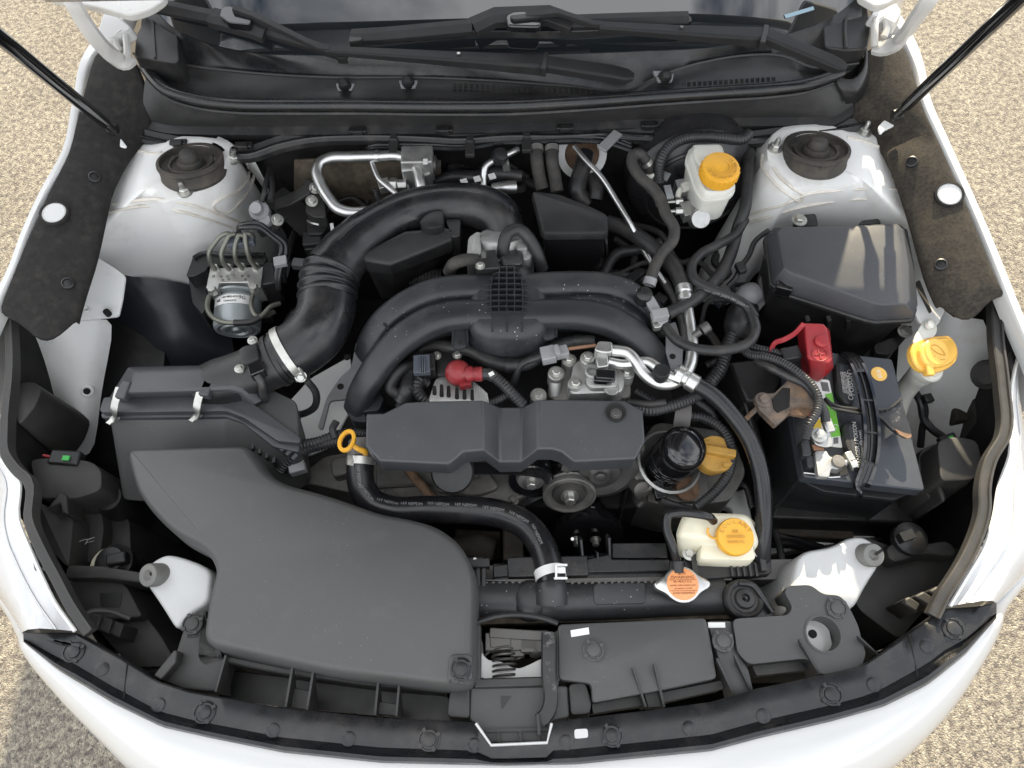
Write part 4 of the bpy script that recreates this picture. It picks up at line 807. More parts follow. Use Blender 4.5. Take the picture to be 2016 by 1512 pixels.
M('lever', sweep(crv(Z8([(1155, 795, .832), (1156, 900, .834), (1158, 1030, .832), (1168, 1110, .83), (1166, 1170, .83), (1146, 1225, .828), (1112, 1262, .826)]), 5), [(-.010, -.004), (.010, -.004), (.010, .002), (.008, .004), (-.008, .004), (-.010, .002)], True, UP), 'worn_black', la, ang=30)
M('lever_tip', bar(Z8((1098, 1225, .836)), Z8((1106, 1335, .834)), .004, .012), 'worn_black', la)
# ================================================================== engine intake snorkel
DU = fillet(PL([(243, 879), (483, 874), (500, 898), (520, 928), (556, 950), (640, 972), (750, 1010), (800, 1018), (858, 1034), (902, 1066), (925, 1106), (933, 1140), (932, 1285), (928, 1346), (884, 1350), (650, 1322), (394, 1266), (409, 1173), (423, 1121), (415, 1098), (394, 1075), (335, 1045), (290, 998), (264, 958)], .872), .022, 5)
du = thing('intake_duct', 'large smooth matte black intake duct at the front left of the bay', 'intake duct', U(650, 1150, .80))
low = [v - UP*.07 for v in off2(DU, .004)]
M('shell', rings([low, [v - UP*.014 for v in off2(DU, .001)], [v - UP*.006 for v in off2(DU, -.0025)], [v - UP*.0015 for v in off2(DU, -.006)], off2(DU, -.0095)]), 'plastic_duct', du, ang=60)
M('clip_boss', prism(fillet(Z8([(628, 925), (650, 908), (735, 905), (752, 930), (752, 1050), (735, 1068), (618, 1062)], .8745), .008, 4), .03, 0, .002), 'plastic_duct', du, ang=50)
M('twist_clip', J(clip(U(908, 1317, .8752), UP, .0145), bar(U(902, 1313, .8805), U(915, 1322, .8805), .004, .004)), 'plastic_satin', du)
text('lettering', 'A12AL00', U(907, 1342, .8748), XA, YA, .0085, 'plastic_satin', du, .0002, depth=.0003)
text('lettering', 'ELSA', U(379, 1252, .8155), XA, YA, .0075, 'plastic', rl, .0002, depth=.0003)
# ================================================================== engine body low in the bay
eng = thing('engine_block', 'grimy grey engine block low between the hoses', 'engine', Vector((0, .35, .35)))
M('block', JS(prism(fillet(PL([(600, 760), (1400, 760), (1460, 960), (1240, 1000), (740, 990), (580, 930)], .66), .02, 3), .3), prism(fillet(PL([(760, 600), (1280, 600), (1330, 800), (720, 800)], .74), .02, 3), .3)), 'void', eng, bev=.01)
M('head_cover', J(prism(fillet(PL([(598, 930), (640, 898), (690, 890), (745, 905), (745, 985), (690, 970), (600, 950)], .70), .01, 3), .15, .01), prism(fillet(PL([(650, 905), (690, 895), (690, 930), (655, 940)], .725), .008, 3), .05)), 'cast_dark', eng, bev=.003)
M('timing_cover', J(prism(fillet(PL([(738, 905), (1010, 905), (1060, 935), (1040, 975), (960, 1000), (742, 985)], .715), .012, 3), .1), prism(fillet(PL([(850, 935), (960, 925), (985, 960), (940, 975), (860, 968)], .728), .012, 3), .05)), 'cast_dark', eng, bev=.003)
M('cover_rail', bar(U(742, 958, .722), U(850, 952, .722), .004, .01), 'dark_steel', eng)
M('cover_bolt', JS(*[hexbolt(U(x, y, .73), UP, .006) for x, y in ((766, 972), (862, 985), (905, 962), (1010, 985), (935, 935))]), 'dark_steel', eng)
M('rusty_tube', tube(PL([(800, 920, .745), (825, 950, .74), (855, 985, .73)]), .008, 10), 'rust', eng)
M('right_head', J(prism(fillet(PL([(1240, 900), (1290, 830), (1440, 850), (1470, 930), (1440, 985), (1330, 1000), (1250, 980)], .70), .015, 3), .15), prism(fillet(PL([(1270, 930), (1390, 930), (1400, 985), (1300, 990)], .715), .01, 3), .06), box(U(1262, 950, .74), .02, .04, .03, .3), box(U(1245, 870, .75), .03, .05, .05)), 'cast_dark', eng, bev=.003)
M('rusty_plug', lathe(U(1352, 962, .725), Vector((.2, -.4, 1)), [(.02, -.01), (.02, .006), (.012, .01)], 18), 'rust', eng)
M('drain_casting', J(tube(PL([(890, 1085, .58), (930, 1075, .60), (975, 1085, .60)]), .022, 12), box(U(1010, 1075, .62), .035, .06, .05), prism(PL([(895, 1040), (985, 1045), (985, 1100), (900, 1100)], .56), .05)), 'grime', eng, bev=.004)
# ================================================================== air filter box
ab = thing('air_filter_box', 'black ribbed air filter box with two steel latches', 'air filter box', U(360, 820, .6))
fl = fillet(PL([(204, 782), (398, 776), (460, 778), (490, 790), (524, 813), (592, 862), (590, 872), (546, 868), (482, 823), (446, 809), (200, 812), (196, 806)], .838), .004, 3)
M('flange', prism(fl, .010, 0, .001), 'plastic_cover', ab, ang=40)
fl2 = fillet(PL([(206, 795), (398, 790), (458, 792), (486, 803), (540, 858), (590, 866), (590, 780), (470, 735), (250, 735)], .84), .005, 3)
M('lower_flange', prism(fillet(PL([(199, 812), (446, 809), (482, 823), (546, 868), (590, 875), (588, 890), (540, 880), (478, 832), (444, 820), (200, 823)], .826), .004, 3), .012, 0, .001), 'plastic_cover', ab, ang=40)
M('lid', rings([[v for v in PL([(212, 786, .836), (398, 780, .836), (458, 782, .836), (500, 800, .836), (520, 790, .836), (500, 740, .836), (440, 718, .836), (252, 722, .836)])],
               PL([(246, 776, .866), (398, 772, .866), (446, 770, .866), (474, 770, .866), (486, 752, .866), (470, 735, .866), (435, 722, .866), (262, 728, .866)]),
               PL([(256, 770, .872), (398, 766, .872), (440, 764, .872), (460, 760, .872), (468, 750, .872), (458, 738, .872), (432, 727, .872), (268, 733, .872)])]), 'plastic_cover', ab, bev=.008, ang=50)
bodyp = fillet(PL([(210, 818), (444, 815), (478, 828), (545, 876), (590, 885), (585, 790), (480, 740), (250, 740)], .822), .012, 3)
M('body', rings([fillet(PL([(240, 985), (448, 1000), (490, 990), (570, 975), (615, 950), (600, 850), (490, 800), (255, 800)], .72), .012, 3), bodyp]), 'plastic_duct', ab, bev=.003, ang=40)
for k in range(11):
    x = 236 + k*20.5; a = U(x, 818, .824)
    if abs(x - 225) < 14 or abs(x - 385) < 13: continue
    M('tooth', rings([[a + Vector((dx, dy, 0)) for dx, dy in ((-.006, 0), (.006, 0), (.006, .006), (-.006, .006))], [a + Vector((dx, dy, -.018)) for dx, dy in ((.002, .001), (.006, .001), (.006, .006), (.002, .006))]]), 'plastic_cover', ab)
for k in range(9):
    a = U(488 + k*11.5, 832 + k*8.4, .822); M('tooth', box(a + Vector((0, 0, -.008)), .006, .010, .018, -.7), 'plastic_cover', ab)
for k in range(4):
    a = U(498 + k*14, 872 + k*9, .80); M('rib', bar(a, a + Vector((0, -.004, -.08)), .005, .01, YA), 'plastic', ab)
for x, y in ((228, 790), (391, 785)):
    pts = PL([(x + 8, y - 27, .868), (x + 4, y - 14, .866), (x - 1, y + 4, .857), (x - 4, y + 22, .846), (x - 3, y + 33, .832), (x - 12, y + 40, .824)])
    lt_ = M('latch', sweep(crv(pts, 4), [(-.0065, -.001), (.0065, -.001), (.0065, .001), (-.0065, .001)], True, UP), 'zinc', ab)
    M('latch_foot', prism(PL([(x - 20, y + 42), (x - 8, y + 32), (x + 8, y + 31), (x + 6, y + 36), (x - 6, y + 40), (x - 12, y + 46)], .83), .0015), 'zinc', lt_)
    M('latch_pin', lathe(U(x + 7, y - 20, .869), UP, [(.003, 0), (.003, .002)], 10), 'dark_steel', lt_)
    M('latch_post', box(U(x + 18, y - 20, .864), .016, .03, .016, -.2), 'plastic_cover', ab, bev=.002)
M('slot', JS(*[box(U(x, 777, .839), .014, .004, .002) for x in (424, 446)]), 'void', ab)
# mass-air outlet and hose
ih = thing('intake_hose', 'thick black intake hose with bellows curving to the throttle', 'intake hose', U(650, 600, .8))
mp_ = PL([(395, 762, .832), (440, 752, .838), (486, 738, .845), (520, 722, .85), (556, 704, .856)])
M('outlet_neck', tube(mp_, [.034, .040, .041, .041, .042], 28, 6), 'plastic', ih, ang=60)
M('neck_rib', tube(PL([(540, 712, .853), (548, 708, .8545)]), .0445, 28, 2), 'plastic', ih)
M('elbow', tube(PL([(556, 704, .856), (590, 684, .862), (622, 655, .868), (640, 620, .872), (645, 590, .875)]), [.046, .046, .047, .047, .047], 30, 7), 'plastic_satin', ih, ang=60)
bp_ = crv(PL([(645, 592, .875), (645, 572, .877), (648, 552, .879), (656, 532, .88)]), 14); nb = len(bp_)
M('bellows', sweep(bp_, circ(1, 30), True, None, [.044 + .0055*(.5 + .5*math.cos(2*math.pi*i/(nb-1)*4.0 + math.pi)) for i in range(nb)]), 'plastic_satin', ih, ang=60)
M('long_tube', tube(PL([(656, 534, .88), (676, 505, .885), (708, 472, .89), (748, 444, .893), (796, 420, .895), (848, 407, .896), (902, 403, .895), (952, 410, .893), (984, 430, .888), (994, 458, .875)]), [.047, .044, .040, .0375, .0365, .0365, .037, .038, .038, .037], 30, 7), 'plastic_satin', ih, ang=60)
def clampring(par, c, ax, r, mat='zinc', wd=.010):
    cl = M('clamp', lathe(c, ax, [(r, -wd/2), (r + .0015, -wd/2), (r + .0015, wd/2), (r, wd/2)], 32, False), mat, par); return cl
M('mould_seam', J(tube([v + UP*.0 + Vector((0, 0, r_)) for v, r_ in zip(PL([(676, 505, .885), (708, 472, .89), (748, 444, .893), (796, 420, .895), (848, 407, .896), (902, 403, .895), (952, 410, .893)]), (.0445, .0405, .0378, .0368, .0368, .0372, .0382))], .0011, 6, 7)), 'plastic_satin', ih)
c0 = U(570, 697, .8585); axd = (U(590, 684, .862) - U(556, 704, .856)).normalized()
cl = clampring(ih, c0, axd, .0475, wd=.012)
M('clamp_screw', J(hexbolt(U(592, 741, .858), Vector((.2, -.6, .6)), .006, .010), cyl(U(584, 722, .875), U(597, 746, .855), .006, n=10)), 'zinc', cl)
M('clamp_slots', JS(*[box(c0 + (Matrix.Rotation(a, 3, axd) @ (axd.cross(XA).normalized()*.0492)), .002, .006, .0012, R=Matrix.Rotation(a, 3, axd)) for a in [i*.09 - .6 for i in range(9)]]), 'dark_steel', cl)
M('mould_mark', lathe(U(648, 604, .925), Vector((0, -.2, 1)), [(.007, -.002), (.007, .0006), (.0058, .0006), (.0058, 0)], 18, False), 'plastic_satin', ih)
mf = thing('airflow_sensor', 'small black airflow sensor with connector on the intake neck', 'sensor', U(497, 706, .86))
M('sensor_body', prism(fillet(Z4([(1350, 685), (1390, 660), (1455, 655), (1468, 735), (1390, 770), (1370, 765)], .900), .005, 3), .02, 0, .002), 'rubber', mf)
M('connector', prism(fillet(Z4([(1398, 770), (1480, 742), (1500, 800), (1415, 835)], .896), .003, 2), .022), 'gloss_black', mf, bev=.0015)
M('screw', JS(hexbolt(Z4((1432, 635, .896)), UP, .005), hexbolt(Z4((1358, 795, .888)), UP, .005)), 'zinc', mf)
M('ear', JS(prism(fillet(Z4([(1410, 650), (1420, 630), (1448, 632), (1452, 655)], .893), .004, 3), .01), prism(fillet(Z4([(1340, 800), (1355, 750), (1378, 760), (1385, 810), (1352, 822)], .885), .004, 3), .01)), 'zinc', mf, bev=.001)
M('pigtail', tube(Z4([(1455, 830, .888), (1480, 870, .88), (1490, 930, .86), (1530, 1000, .80), (1570, 1060, .78)]), .006, 10), 'tape', mf)
wl = thing('wiring_pigtail', 'black taped wire looping down beside the hose clamp', 'wire', Z4((1760, 950, .78)))
M('wire', tube(Z4([(1735, 855, .85), (1790, 930, .82), (1785, 1010, .79), (1720, 1050, .77), (1640, 1060, .76), (1560, 1080, .76)]), .006, 10), 'tape', wl)
M('plug', box(Z4((1610, 1085, .775)), .05, .022, .02, -.1), 'plastic', wl, bev=.002)
# ================================================================== engine mount bracket and frame rail, left
fr = thing('frame_bracket', 'dull grey steel bracket beside the intake hose', 'bracket', U(650, 780, .6))
M('rail', prism(fillet(PL([(560, 800), (610, 745), (690, 700), (700, 790), (650, 880), (600, 900)], .665), .01, 3), .1), 'bay_paint', fr, bev=.004)
M('plate', prism(fillet(Z4([(1800, 1130), (1850, 960), (1930, 840), (1990, 790), (2020, 640), (2060, 620), (2050, 960), (1870, 975), (1830, 1140)], .72), .008, 3), .006), 'connector_grey', fr, bev=.0015)
for x, y in ((1930, 895), (1968, 728)): M('hole', lathe(Z4((x, y, .7207)), UP, [(.006, -.002), (.006, .0002)], 14), 'void', fr)
# ================================================================== resonator boxes
rb = thing('resonator_box', 'faceted black resonator box under the intake hose', 'resonator', U(800, 500, .75))
tp = PL([(713, 503, .90), (720, 494, .902), (796, 455, .905), (874, 447, .905), (893, 452, .905), (890, 474, .90), (768, 521, .895), (716, 514, .898)])
M('upper_half', rings([[v + Vector((0, 0, -.03)) for v in off2(tp, .001)], tp, [v + UP*.003 for v in off2(tp, -.006)]]), 'plastic', rb, bev=.004, ang=30)
M('lower_half', rings([PL([(750, 585, .79), (770, 560, .79), (830, 480, .79), (885, 470, .79), (880, 520, .79), (800, 565, .79), (780, 585, .79)][:7] + [(752, 590, .79)]), [v + Vector((0, .004, -.03)) for v in tp]]), 'plastic', rb, bev=.006, ang=40)
M('tab', prism(fillet(Z2([(640, 1260), (690, 1205), (740, 1188), (785, 1192), (790, 1280), (700, 1300)], .925), .01, 3), .03, 0, .004), 'plastic', rb)
M('side_box', prism(fillet(Z2([(795, 1240), (885, 1240), (880, 1340), (830, 1345)], .905), .006, 3), .06), 'plastic', rb, bev=.003)
vh = thing('vent_hose', 'short ribbed black hose half hidden under the resonator box', 'hose', U(830, 545, .78))
M('hose', tube(PL([(800, 545, .80), (830, 546, .80), (870, 548, .80)]), .015, 14, corr=.006, depth=.2), 'rubber_old', vh)
M('sticker', box(U(795, 545, .818), .016, .014, .002, .2), 'label_white', vh)
cb = thing('vacuum_box', 'black square vacuum chamber box with a bright front edge', 'chamber box', U(1120, 420, .8))
ct = fillet(PL([(1047, 374), (1100, 380), (1162, 404), (1197, 421), (1198, 458), (1068, 459)], .935), .008, 3)
M('lid', prism(ct, .016, .001, .005), 'plastic', cb, ang=40)
M('lid_edge', tube(PL([(1070, 459, .925), (1130, 460, .925), (1196, 459, .925)]), .0022, 8), 'plastic_cover', cb)
M('body', rings([[Vector((v.x, v.y + .004, .76)) for v in off2(ct, -.005)], [v - UP*.012 for v in off2(ct, -.003)]]), 'gloss_black', cb, bev=.003)
M('foot', J(*[bar(Z5((x, 85, .885)), Z5((x + 3, 175, .80)), .004, .012, Vector((0, -1, .3))) for x in (1645, 1665, 1690, 1712)], prism(fillet(Z5([(1640, 175), (1725, 170), (1735, 240), (1650, 245)], .80), .004, 2), .01), lathe(Z5((1685, 200, .801)), UP, [(.012, 0), (.012, .004), (.006, .005)], 16)), 'plastic_grey', cb, bev=.001)
# ================================================================== throttle body
tb = thing('throttle_body', 'cast aluminium throttle body in front of the intake hose', 'throttle body', U(985, 480, .8))
M('casting', J(prism(fillet(PL([(918, 508), (922, 466), (940, 454), (962, 464), (1012, 452), (1036, 458), (1050, 472), (1050, 500), (1040, 512), (926, 514)], .906), .006, 3), .08, .002, .003), prism(fillet(PL([(926, 500), (930, 462), (946, 458), (948, 502)], .916), .005, 3), .03, 0, .003), prism(fillet(PL([(1016, 492), (1018, 460), (1038, 462), (1040, 490)], .916), .005, 3), .03, 0, .003), lathe(U(985, 468, .905), Vector((0, .6, 1)), [(.036, -.03), (.036, .004), (.032, .006)], 30)), 'cast_alu', tb, ang=40)
M('motor_housing', J(prism(fillet(Z5([(920, 165), (1010, 135), (1220, 120), (1270, 130), (1260, 165), (1000, 175)], .900), .004, 2), .05), lathe(Z5((1270, 130, .875)), XA, [(.018, -.03), (.018, .006), (.014, .01)], 16)), 'dark_steel', tb, bev=.002)
M('elbow_hose', tube(PL([(990, 505, .905), (992, 480, .925), (1000, 460, .935), (1020, 452, .935), (1040, 468, .925), (1058, 500, .905), (1068, 530, .88)]), .0105, 14, 7), 'rubber', tb)
M('side_hose', tube(PL([(942, 512, .91), (915, 512, .912), (896, 518, .91), (884, 535, .885)]), .0105, 14, 6), 'rubber_old', tb)
M('position_sensor', J(box(Z5((1035, 212, .922)), .036, .022, .016, .05), box(Z5((1058, 165, .92)), .016, .022, .014, .1), lathe(Z5((995, 215, .928)), UP, [(.008, 0), (.008, .005)], 14)), 'plastic', tb, bev=.002)
M('sensor_screw', hexbolt(Z5((995, 213, .933)), UP, .005), 'zinc', tb)
# ================================================================== intake manifold
mn = thing('intake_manifold', 'black plastic intake manifold with four curved runners and ribbed centre', 'intake manifold', U(1005, 590, .8))
def runner(pts, rr, k=1.0):
    q = Z5([(x, y, z - .004) for x, y, z in pts]); rr = [v*.93 for v in rr]; cq = crv(q, 7)
    scl = []
    for i in range(len(cq)):
        f = i/(len(cq)-1)*(len(rr)-1); a = min(int(f), len(rr)-2); t = f-a; scl.append(rr[a]*(1-t)+rr[a+1]*t)
    prof = [(math.copysign(abs(math.cos(a))**.62, math.cos(a))*.98, math.copysign(abs(math.sin(a))**.7, math.sin(a))*.74) for a in [2*math.pi*i/20 for i in range(20)]]
    return sweep(cq, prof, True, UP, scl)
RUN = {'rl': ([(1060, 340, .905), (900, 340, .905), (720, 365, .90), (560, 440, .89), (440, 540, .872), (375, 640, .85), (345, 720, .82)], [.024, .0245, .0245, .024, .0235, .023, .022]),
       'fl': ([(1060, 490, .905), (900, 490, .905), (740, 520, .90), (590, 600, .89), (460, 720, .87), (370, 850, .845), (310, 960, .81), (290, 1030, .78)], [.026, .026, .0265, .0265, .026, .025, .024, .024]),
       'rr': ([(1240, 335, .905), (1400, 325, .905), (1580, 320, .90), (1740, 335, .893), (1860, 385, .88), (1960, 470, .86), (2020, 560, .83)], [.024, .0245, .0245, .024, .0235, .023, .022]),
       'fr': ([(1240, 490, .905), (1400, 485, .905), (1580, 490, .90), (1730, 525, .893), (1860, 600, .88), (1960, 700, .86), (2030, 800, .825)], [.026, .026, .0265, .0265, .026, .025, .024])}
for k, (p, r) in RUN.items(): M('runner', runner(p, r), 'manifold', mn, ang=60)
M('web', JS(grid([crv(Z5([(1000, 370, 0.905), (800, 385, 0.903), (620, 450, 0.893), (500, 540, 0.875), (430, 640, 0.848)]), 5), crv(Z5([(1000, 450, 0.905), (800, 460, 0.903), (660, 505, 0.896), (540, 590, 0.880), (450, 680, 0.853)]), 5)]),
           grid([crv(Z5([(1300, 370, 0.905), (1500, 365, 0.905), (1700, 375, 0.901), (1850, 430, 0.886), (1950, 510, 0.863)]), 5), crv(Z5([(1300, 440, 0.905), (1500, 440, 0.905), (1700, 450, 0.901), (1850, 520, 0.886), (1950, 600, 0.863)]), 5)])), 'manifold', mn, ang=60, sol=.006)
M('web_fin', JS(prism(Z5([(448, 470), (466, 478), (462, 555), (444, 545)], .886), .05), prism(Z5([(1797, 380), (1810, 380), (1815, 420), (1800, 420)], .893), .03), tube(Z5([(470, 520, .878), (560, 475, .885), (582, 466, .888)]), .003, 6), tube(Z5([(1310, 388, .901), (1500, 384, .901), (1700, 384, .898)]), .0025, 6)), 'manifold', mn)
# front skirt below the front runners
sk = crv(Z5([(400, 880, .84), (500, 740, .862), (640, 630, .88), (760, 570, .888), (900, 548, .89), (1030, 560, .89), (1090, 590, .89), (1250, 590, .89), (1300, 560, .89), (1420, 545, .89), (1580, 545, .888), (1720, 580, .88), (1850, 660, .868), (1940, 760, .85)]), 4)
M('skirt', grid([[v + Vector((0, .006, .004)) for v in sk], sk, [v + Vector((0, .002, -.025)) for v in sk]]), 'manifold', mn, ang=60, sol=.004)
pl = fillet(Z5([(1072, 262), (1108, 198), (1245, 198), (1285, 255), (1345, 268), (1350, 385), (1345, 440), (1345, 548), (1250, 582), (1050, 582), (960, 548), (955, 440), (955, 390), (965, 282)], .9165), .016, 4)
M('plenum', rings([[v - UP*.06 for v in off2(pl, .012)], [v - UP*.014 for v in off2(pl, .008)], [v - UP*.005 for v in off2(pl, .001)], [v for v in off2(pl, -.009)]]), 'manifold', mn, ang=60)
M('neck', rings([Z5([(1105, 200, .87), (1250, 195, .87), (1250, 110, .85), (1105, 115, .85)]), Z5([(1100, 215, .925), (1245, 210, .925), (1230, 120, .915), (1110, 125, .915)])]), 'manifold', mn, bev=.008)
ribx = [1055, 1100, 1145, 1190, 1235]
for k, x in enumerate(ribx):
    t0 = {0: 270, 4: 270}.get(k, 205); M('rib', sweep(Z5([(x + (1147-x)*.08, t0, .927), (x, 330, .9265), (x, 476, .9245)]), [(-.0012, -.012), (.0012, -.012), (.0009, 0), (-.0009, 0)], True, UP), 'manifold', mn)
for k in range(9):
    y = 215 + k*32; wd = 70 + min(60, k*16) if k < 3 else 122
    xs_ = [1147 - wd, 1147 - wd*.6, 1147, 1147 + wd*.6, 1147 + wd]
    M('rib', sweep(Z5([(x, y + (0 if 0 < i < 4 else 10), .9265 - (.0 if 0 < i < 4 else .008)) for i, x in enumerate(xs_)]), [(-.0012, -.012), (.0012, -.012), (.0009, 0), (-.0009, 0)], True, UP), 'manifold', mn)
M('plenum_seams', JS(*[bar(Z5((x, 525, .9185)), Z5((x, 578, .9175)), .002, .006) for x in (1062, 1147, 1232)]), 'manifold', mn)
for x, y in ((880, 640), (1385, 585)):
    b = fillet(Z5([(x - 38, y - 70), (x + 40, y - 72), (x + 42, y + 18), (x + 20, y + 38), (x - 25, y + 42), (x - 42, y + 22)], .893), .004, 3)
    t_ = M('tab', prism(b, .006, 0, .001), 'manifold', mn); M('tab_hole', lathe(Z5((x, y + 5, .8936)), UP, [(.0042, -.002), (.0042, .0002)], 14), 'void', t_)
    M('tab_wall', JS(bar(Z5((x - 40, y - 66, .896)), Z5((x - 43, y + 15, .896)), .0025, .01), bar(Z5((x + 41, y - 68, .896)), Z5((x + 43, y + 15, .896)), .0025, .01)), 'manifold', t_)
M('bowl', rings([[U(1005, 680, .79) + Vector((.060*math.cos(a), .035*math.sin(a), 0)) for a in [2*math.pi*i/28 for i in range(28)]], [U(1003, 664, .85) + Vector((.062*math.cos(a), .045*math.sin(a), 0)) for a in [2*math.pi*i/28 for i in range(28)]], [U(1003, 640, .875) + Vector((.060*math.cos(a), .045*math.sin(a), 0)) for a in [2*math.pi*i/28 for i in range(28)]]]), 'manifold', mn, bev=.006, ang=50)
M('port_flange', JS(prism(fillet(Z5([(240, 1040), (300, 1050), (345, 1050), (350, 1100), (270, 1090)], .79), .006, 3), .1), prism(fillet(Z5([(400, 900), (450, 960), (420, 1030), (310, 1040), (340, 980)], .80), .006, 3), .08)), 'manifold', mn, bev=.003)
# crossing hose below the manifold
hz = thing('coolant_crossover_hose', 'thin black hose sagging below the intake manifold', 'hose', U(960, 700, .8))
M('hose', tube(Z5([(600, 700, .82), (720, 665, .84), (830, 675, .85), (940, 690, .855), (1030, 745, .855), (1150, 775, .855), (1260, 765, .855), (1350, 710, .858), (1450, 660, .86), (1550, 640, .86), (1640, 640, .86)]), .011, 14, 6), 'rubber', hz)
M('clip_band', JS(clipb := lathe(Z5((1155, 776, .855)), XA, [(.0125, -.005), (.0125, .005)], 18), lathe(Z5((1545, 640, .86)), XA, [(.0125, -.006), (.0125, .006)], 18)), 'plastic', hz)
oc = thing('oxygen_connector', 'light grey electrical connector between two black hoses', 'connector', U(1092, 695, .87))
M('plug', J(sweep(Z5([(1340, 722, .875), (1420, 705, .877)]), [(-.012, -.012), (.012, -.012), (.012, .008), (-.012, .008)], True, UP), sweep(Z5([(1420, 705, .878), (1492, 688, .878)]), [(-.009, -.010), (.009, -.010), (.009, .005), (-.009, .005)], True, UP), box(Z5((1430, 690, .888)), .008, .018, .008, .2)), 'connector_grey', oc, bev=.0015)
M('wire', tube(Z5([(1345, 722, .872), (1220, 780, .86), (1190, 860, .84), (1180, 900, .80)]), .006, 10), 'rubber', oc)
M('copper_lead', tube(Z5([(1490, 682, .876), (1570, 672, .876), (1650, 662, .876)]), .003, 8), 'copper_wire', oc)
# ================================================================== alternator
al = thing('alternator', 'grey finned alternator with a red rubber terminal boot', 'alternator', U(895, 770, .7))
M('rear_frame', prism(fillet(Z5([(690, 990), (740, 840), (800, 825), (900, 850), (980, 870), (1030, 920), (1045, 990)], .845), .012, 4), .12, .006, .006), 'cast_alu', al, ang=40)
for x, y, h in ((735, 915, 40), (775, 915, 55), (815, 920, 50), (862, 930, 52), (905, 930, 54), (950, 940, 46)):
    M('cooling_slot', prism(fillet(Z5([(x - 9, y - h*.6), (x + 9, y - h*.6), (x + 14, y + h*.75), (x - 12, y + h*.75)], .8456), .004, 2), .001), 'void', al)
for i in range(8): M('fin', bar(Z5((960 + i*10, 868 + i*9, .85)), Z5((965 + i*11, 990, .846)), .002, .02), 'cast_alu', al)
0 and M('winding', prism(Z5([(790, 915), (945, 920), (945, 940), (790, 938)], .8462), .001), 'copper_wire', al)
M('terminal_boot', J(lathe(Z5((868, 820, .865)), Vector((.1, -.2, 1)), [(.012, -.022), (.018, -.012), (.0205, 0), (.0195, .010), (.014, .018), (.006, .022)], 20), tube(Z5([(880, 825, .872), (940, 825, .875), (1000, 825, .872)]), [.010, .0105, .0095], 14, 4), box(Z5((905, 860, .862)), .018, .026, .012, .2)), 'red_dusty', al, ang=50)
M('boot_collar', JS(lathe(Z5((935, 825, .875)), XA, [(.0125, -.005), (.0125, .005)], 18), lathe(Z5((985, 825, .873)), XA, [(.0115, -.006), (.0115, .006)], 18)), 'red_dusty', al)
M('regulator', J(prism(fillet(Z5([(740, 700), (885, 700), (880, 790), (830, 830), (745, 835)], .85), .006, 3), .06, 0, .002), box(Z5((690, 780, .855)), .03, .03, .03, .05)), 'plastic', al, bev=.002)
M('connector', J(box(Z5((665, 775, .868)), .026, .032, .012, .05), *[box(Z5((x, 775, .8755)), .002, .03, .004, .05) for x in (655, 668, 680)]), 'connector_dark', al, bev=.001)
M('screw', JS(*[hexbolt(Z5((x, y, .852)), UP, .005) for x, y in ((748, 722), (865, 718))]), 'zinc', al)
acb = thing('alternator_cable', 'corrugated black alternator cable leaving the red boot', 'cable', U(990, 760, .8))
M('cable', tube(Z5([(1000, 825, .872), (1050, 828, .874), (1110, 870, .872), (1170, 930, .868), (1240, 1000, .855)]), .0085, 12, corr=.005, depth=.16), 'loom', acb)
M('cable_tape', tube(Z5([(1000, 826, .873), (1050, 828, .875), (1075, 842, .874)]), .0095, 12), 'tape', acb)
M('white_tab', box(Z5((1058, 824, .886)), .008, .006, .002, .5), 'label_white', acb)
M('branch', tube(Z5([(1190, 920, .856), (1120, 960, .853), (1050, 995, .85)]), .006, 10, corr=.004, depth=.16), 'loom', acb)
hb = thing('harness_branch', 'tangle of taped wires beside the alternator', 'wiring', U(800, 760, .8))
M('trunk', tube(Z5([(640, 700, .82), (620, 760, .83), (600, 850, .83), (580, 920, .83), (550, 985, .82)]), .014, 12), 'tape', hb)
M('loop', tube(Z5([(700, 880, .83), (655, 860, .84), (640, 900, .84), (660, 950, .835), (700, 980, .83)]), .0085, 12, corr=.005, depth=.16), 'loom', hb)
M('strand', JS(tube(Z5([(620, 770, .84), (560, 790, .845), (505, 850, .84), (490, 910, .83), (530, 940, .825)]), .0095, 12), tube(Z5([(590, 900, .84), (620, 920, .835), (650, 960, .83)]), .006, 10), tube(Z5([(570, 930, .835), (555, 980, .82), (545, 1010, .81)]), .009, 12, corr=.005)), 'rubber', hb)
# ================================================================== belt cover
bc_ = thing('belt_cover', 'smooth dark grey belt cover with a recessed centre and one bolt', 'belt cover', U(995, 850, .8))
zt, zl = .885, .858
P = {k: Z13((x, y, z)) for k, (x, y, z) in dict(a=(115, 487, zt-.004), b=(210, 485, zt-.003), c=(330, 425, zt), c2=(440, 418, zt), d=(755, 412, zt), e=(850, 450, zl), f=(975, 450, zl), g=(1060, 410, zt), h=(1190, 408, zt), i=(1540, 415, zt), j=(1640, 470, zt-.003), k=(1652, 640, zt-.006), l=(1600, 738, zt-.010), m=(1260, 755, zt-.010), n=(1190, 700, zt-.006), n2=(1140, 684, zt-.005), o=(1062, 684, zt-.004), p=(970, 755, zl-.010), q=(850, 757, zl-.010), r=(762, 690, zt-.004), s=(650, 700, zt-.005), s2=(610, 735, zt-.008), t=(570, 768, zt-.010), u=(190, 750, zt-.010), v=(110, 665, zt-.006)).items()}
ks = list(P); ix = {k: i for i, k in enumerate(ks)}
Vt = [P[k] for k in ks]; Fb = [tuple(ix[k] for k in q) for q in (['a', 'b', 'c', 'c2', 'd', 'r', 's', 's2', 't', 'u', 'v'], ['d', 'e', 'q', 'r'], ['e', 'f', 'p', 'q'], ['f', 'g', 'o', 'p'], ['g', 'h', 'i', 'j', 'k', 'l', 'm', 'n', 'n2', 'o'])]
n0 = len(Vt); lowv = []
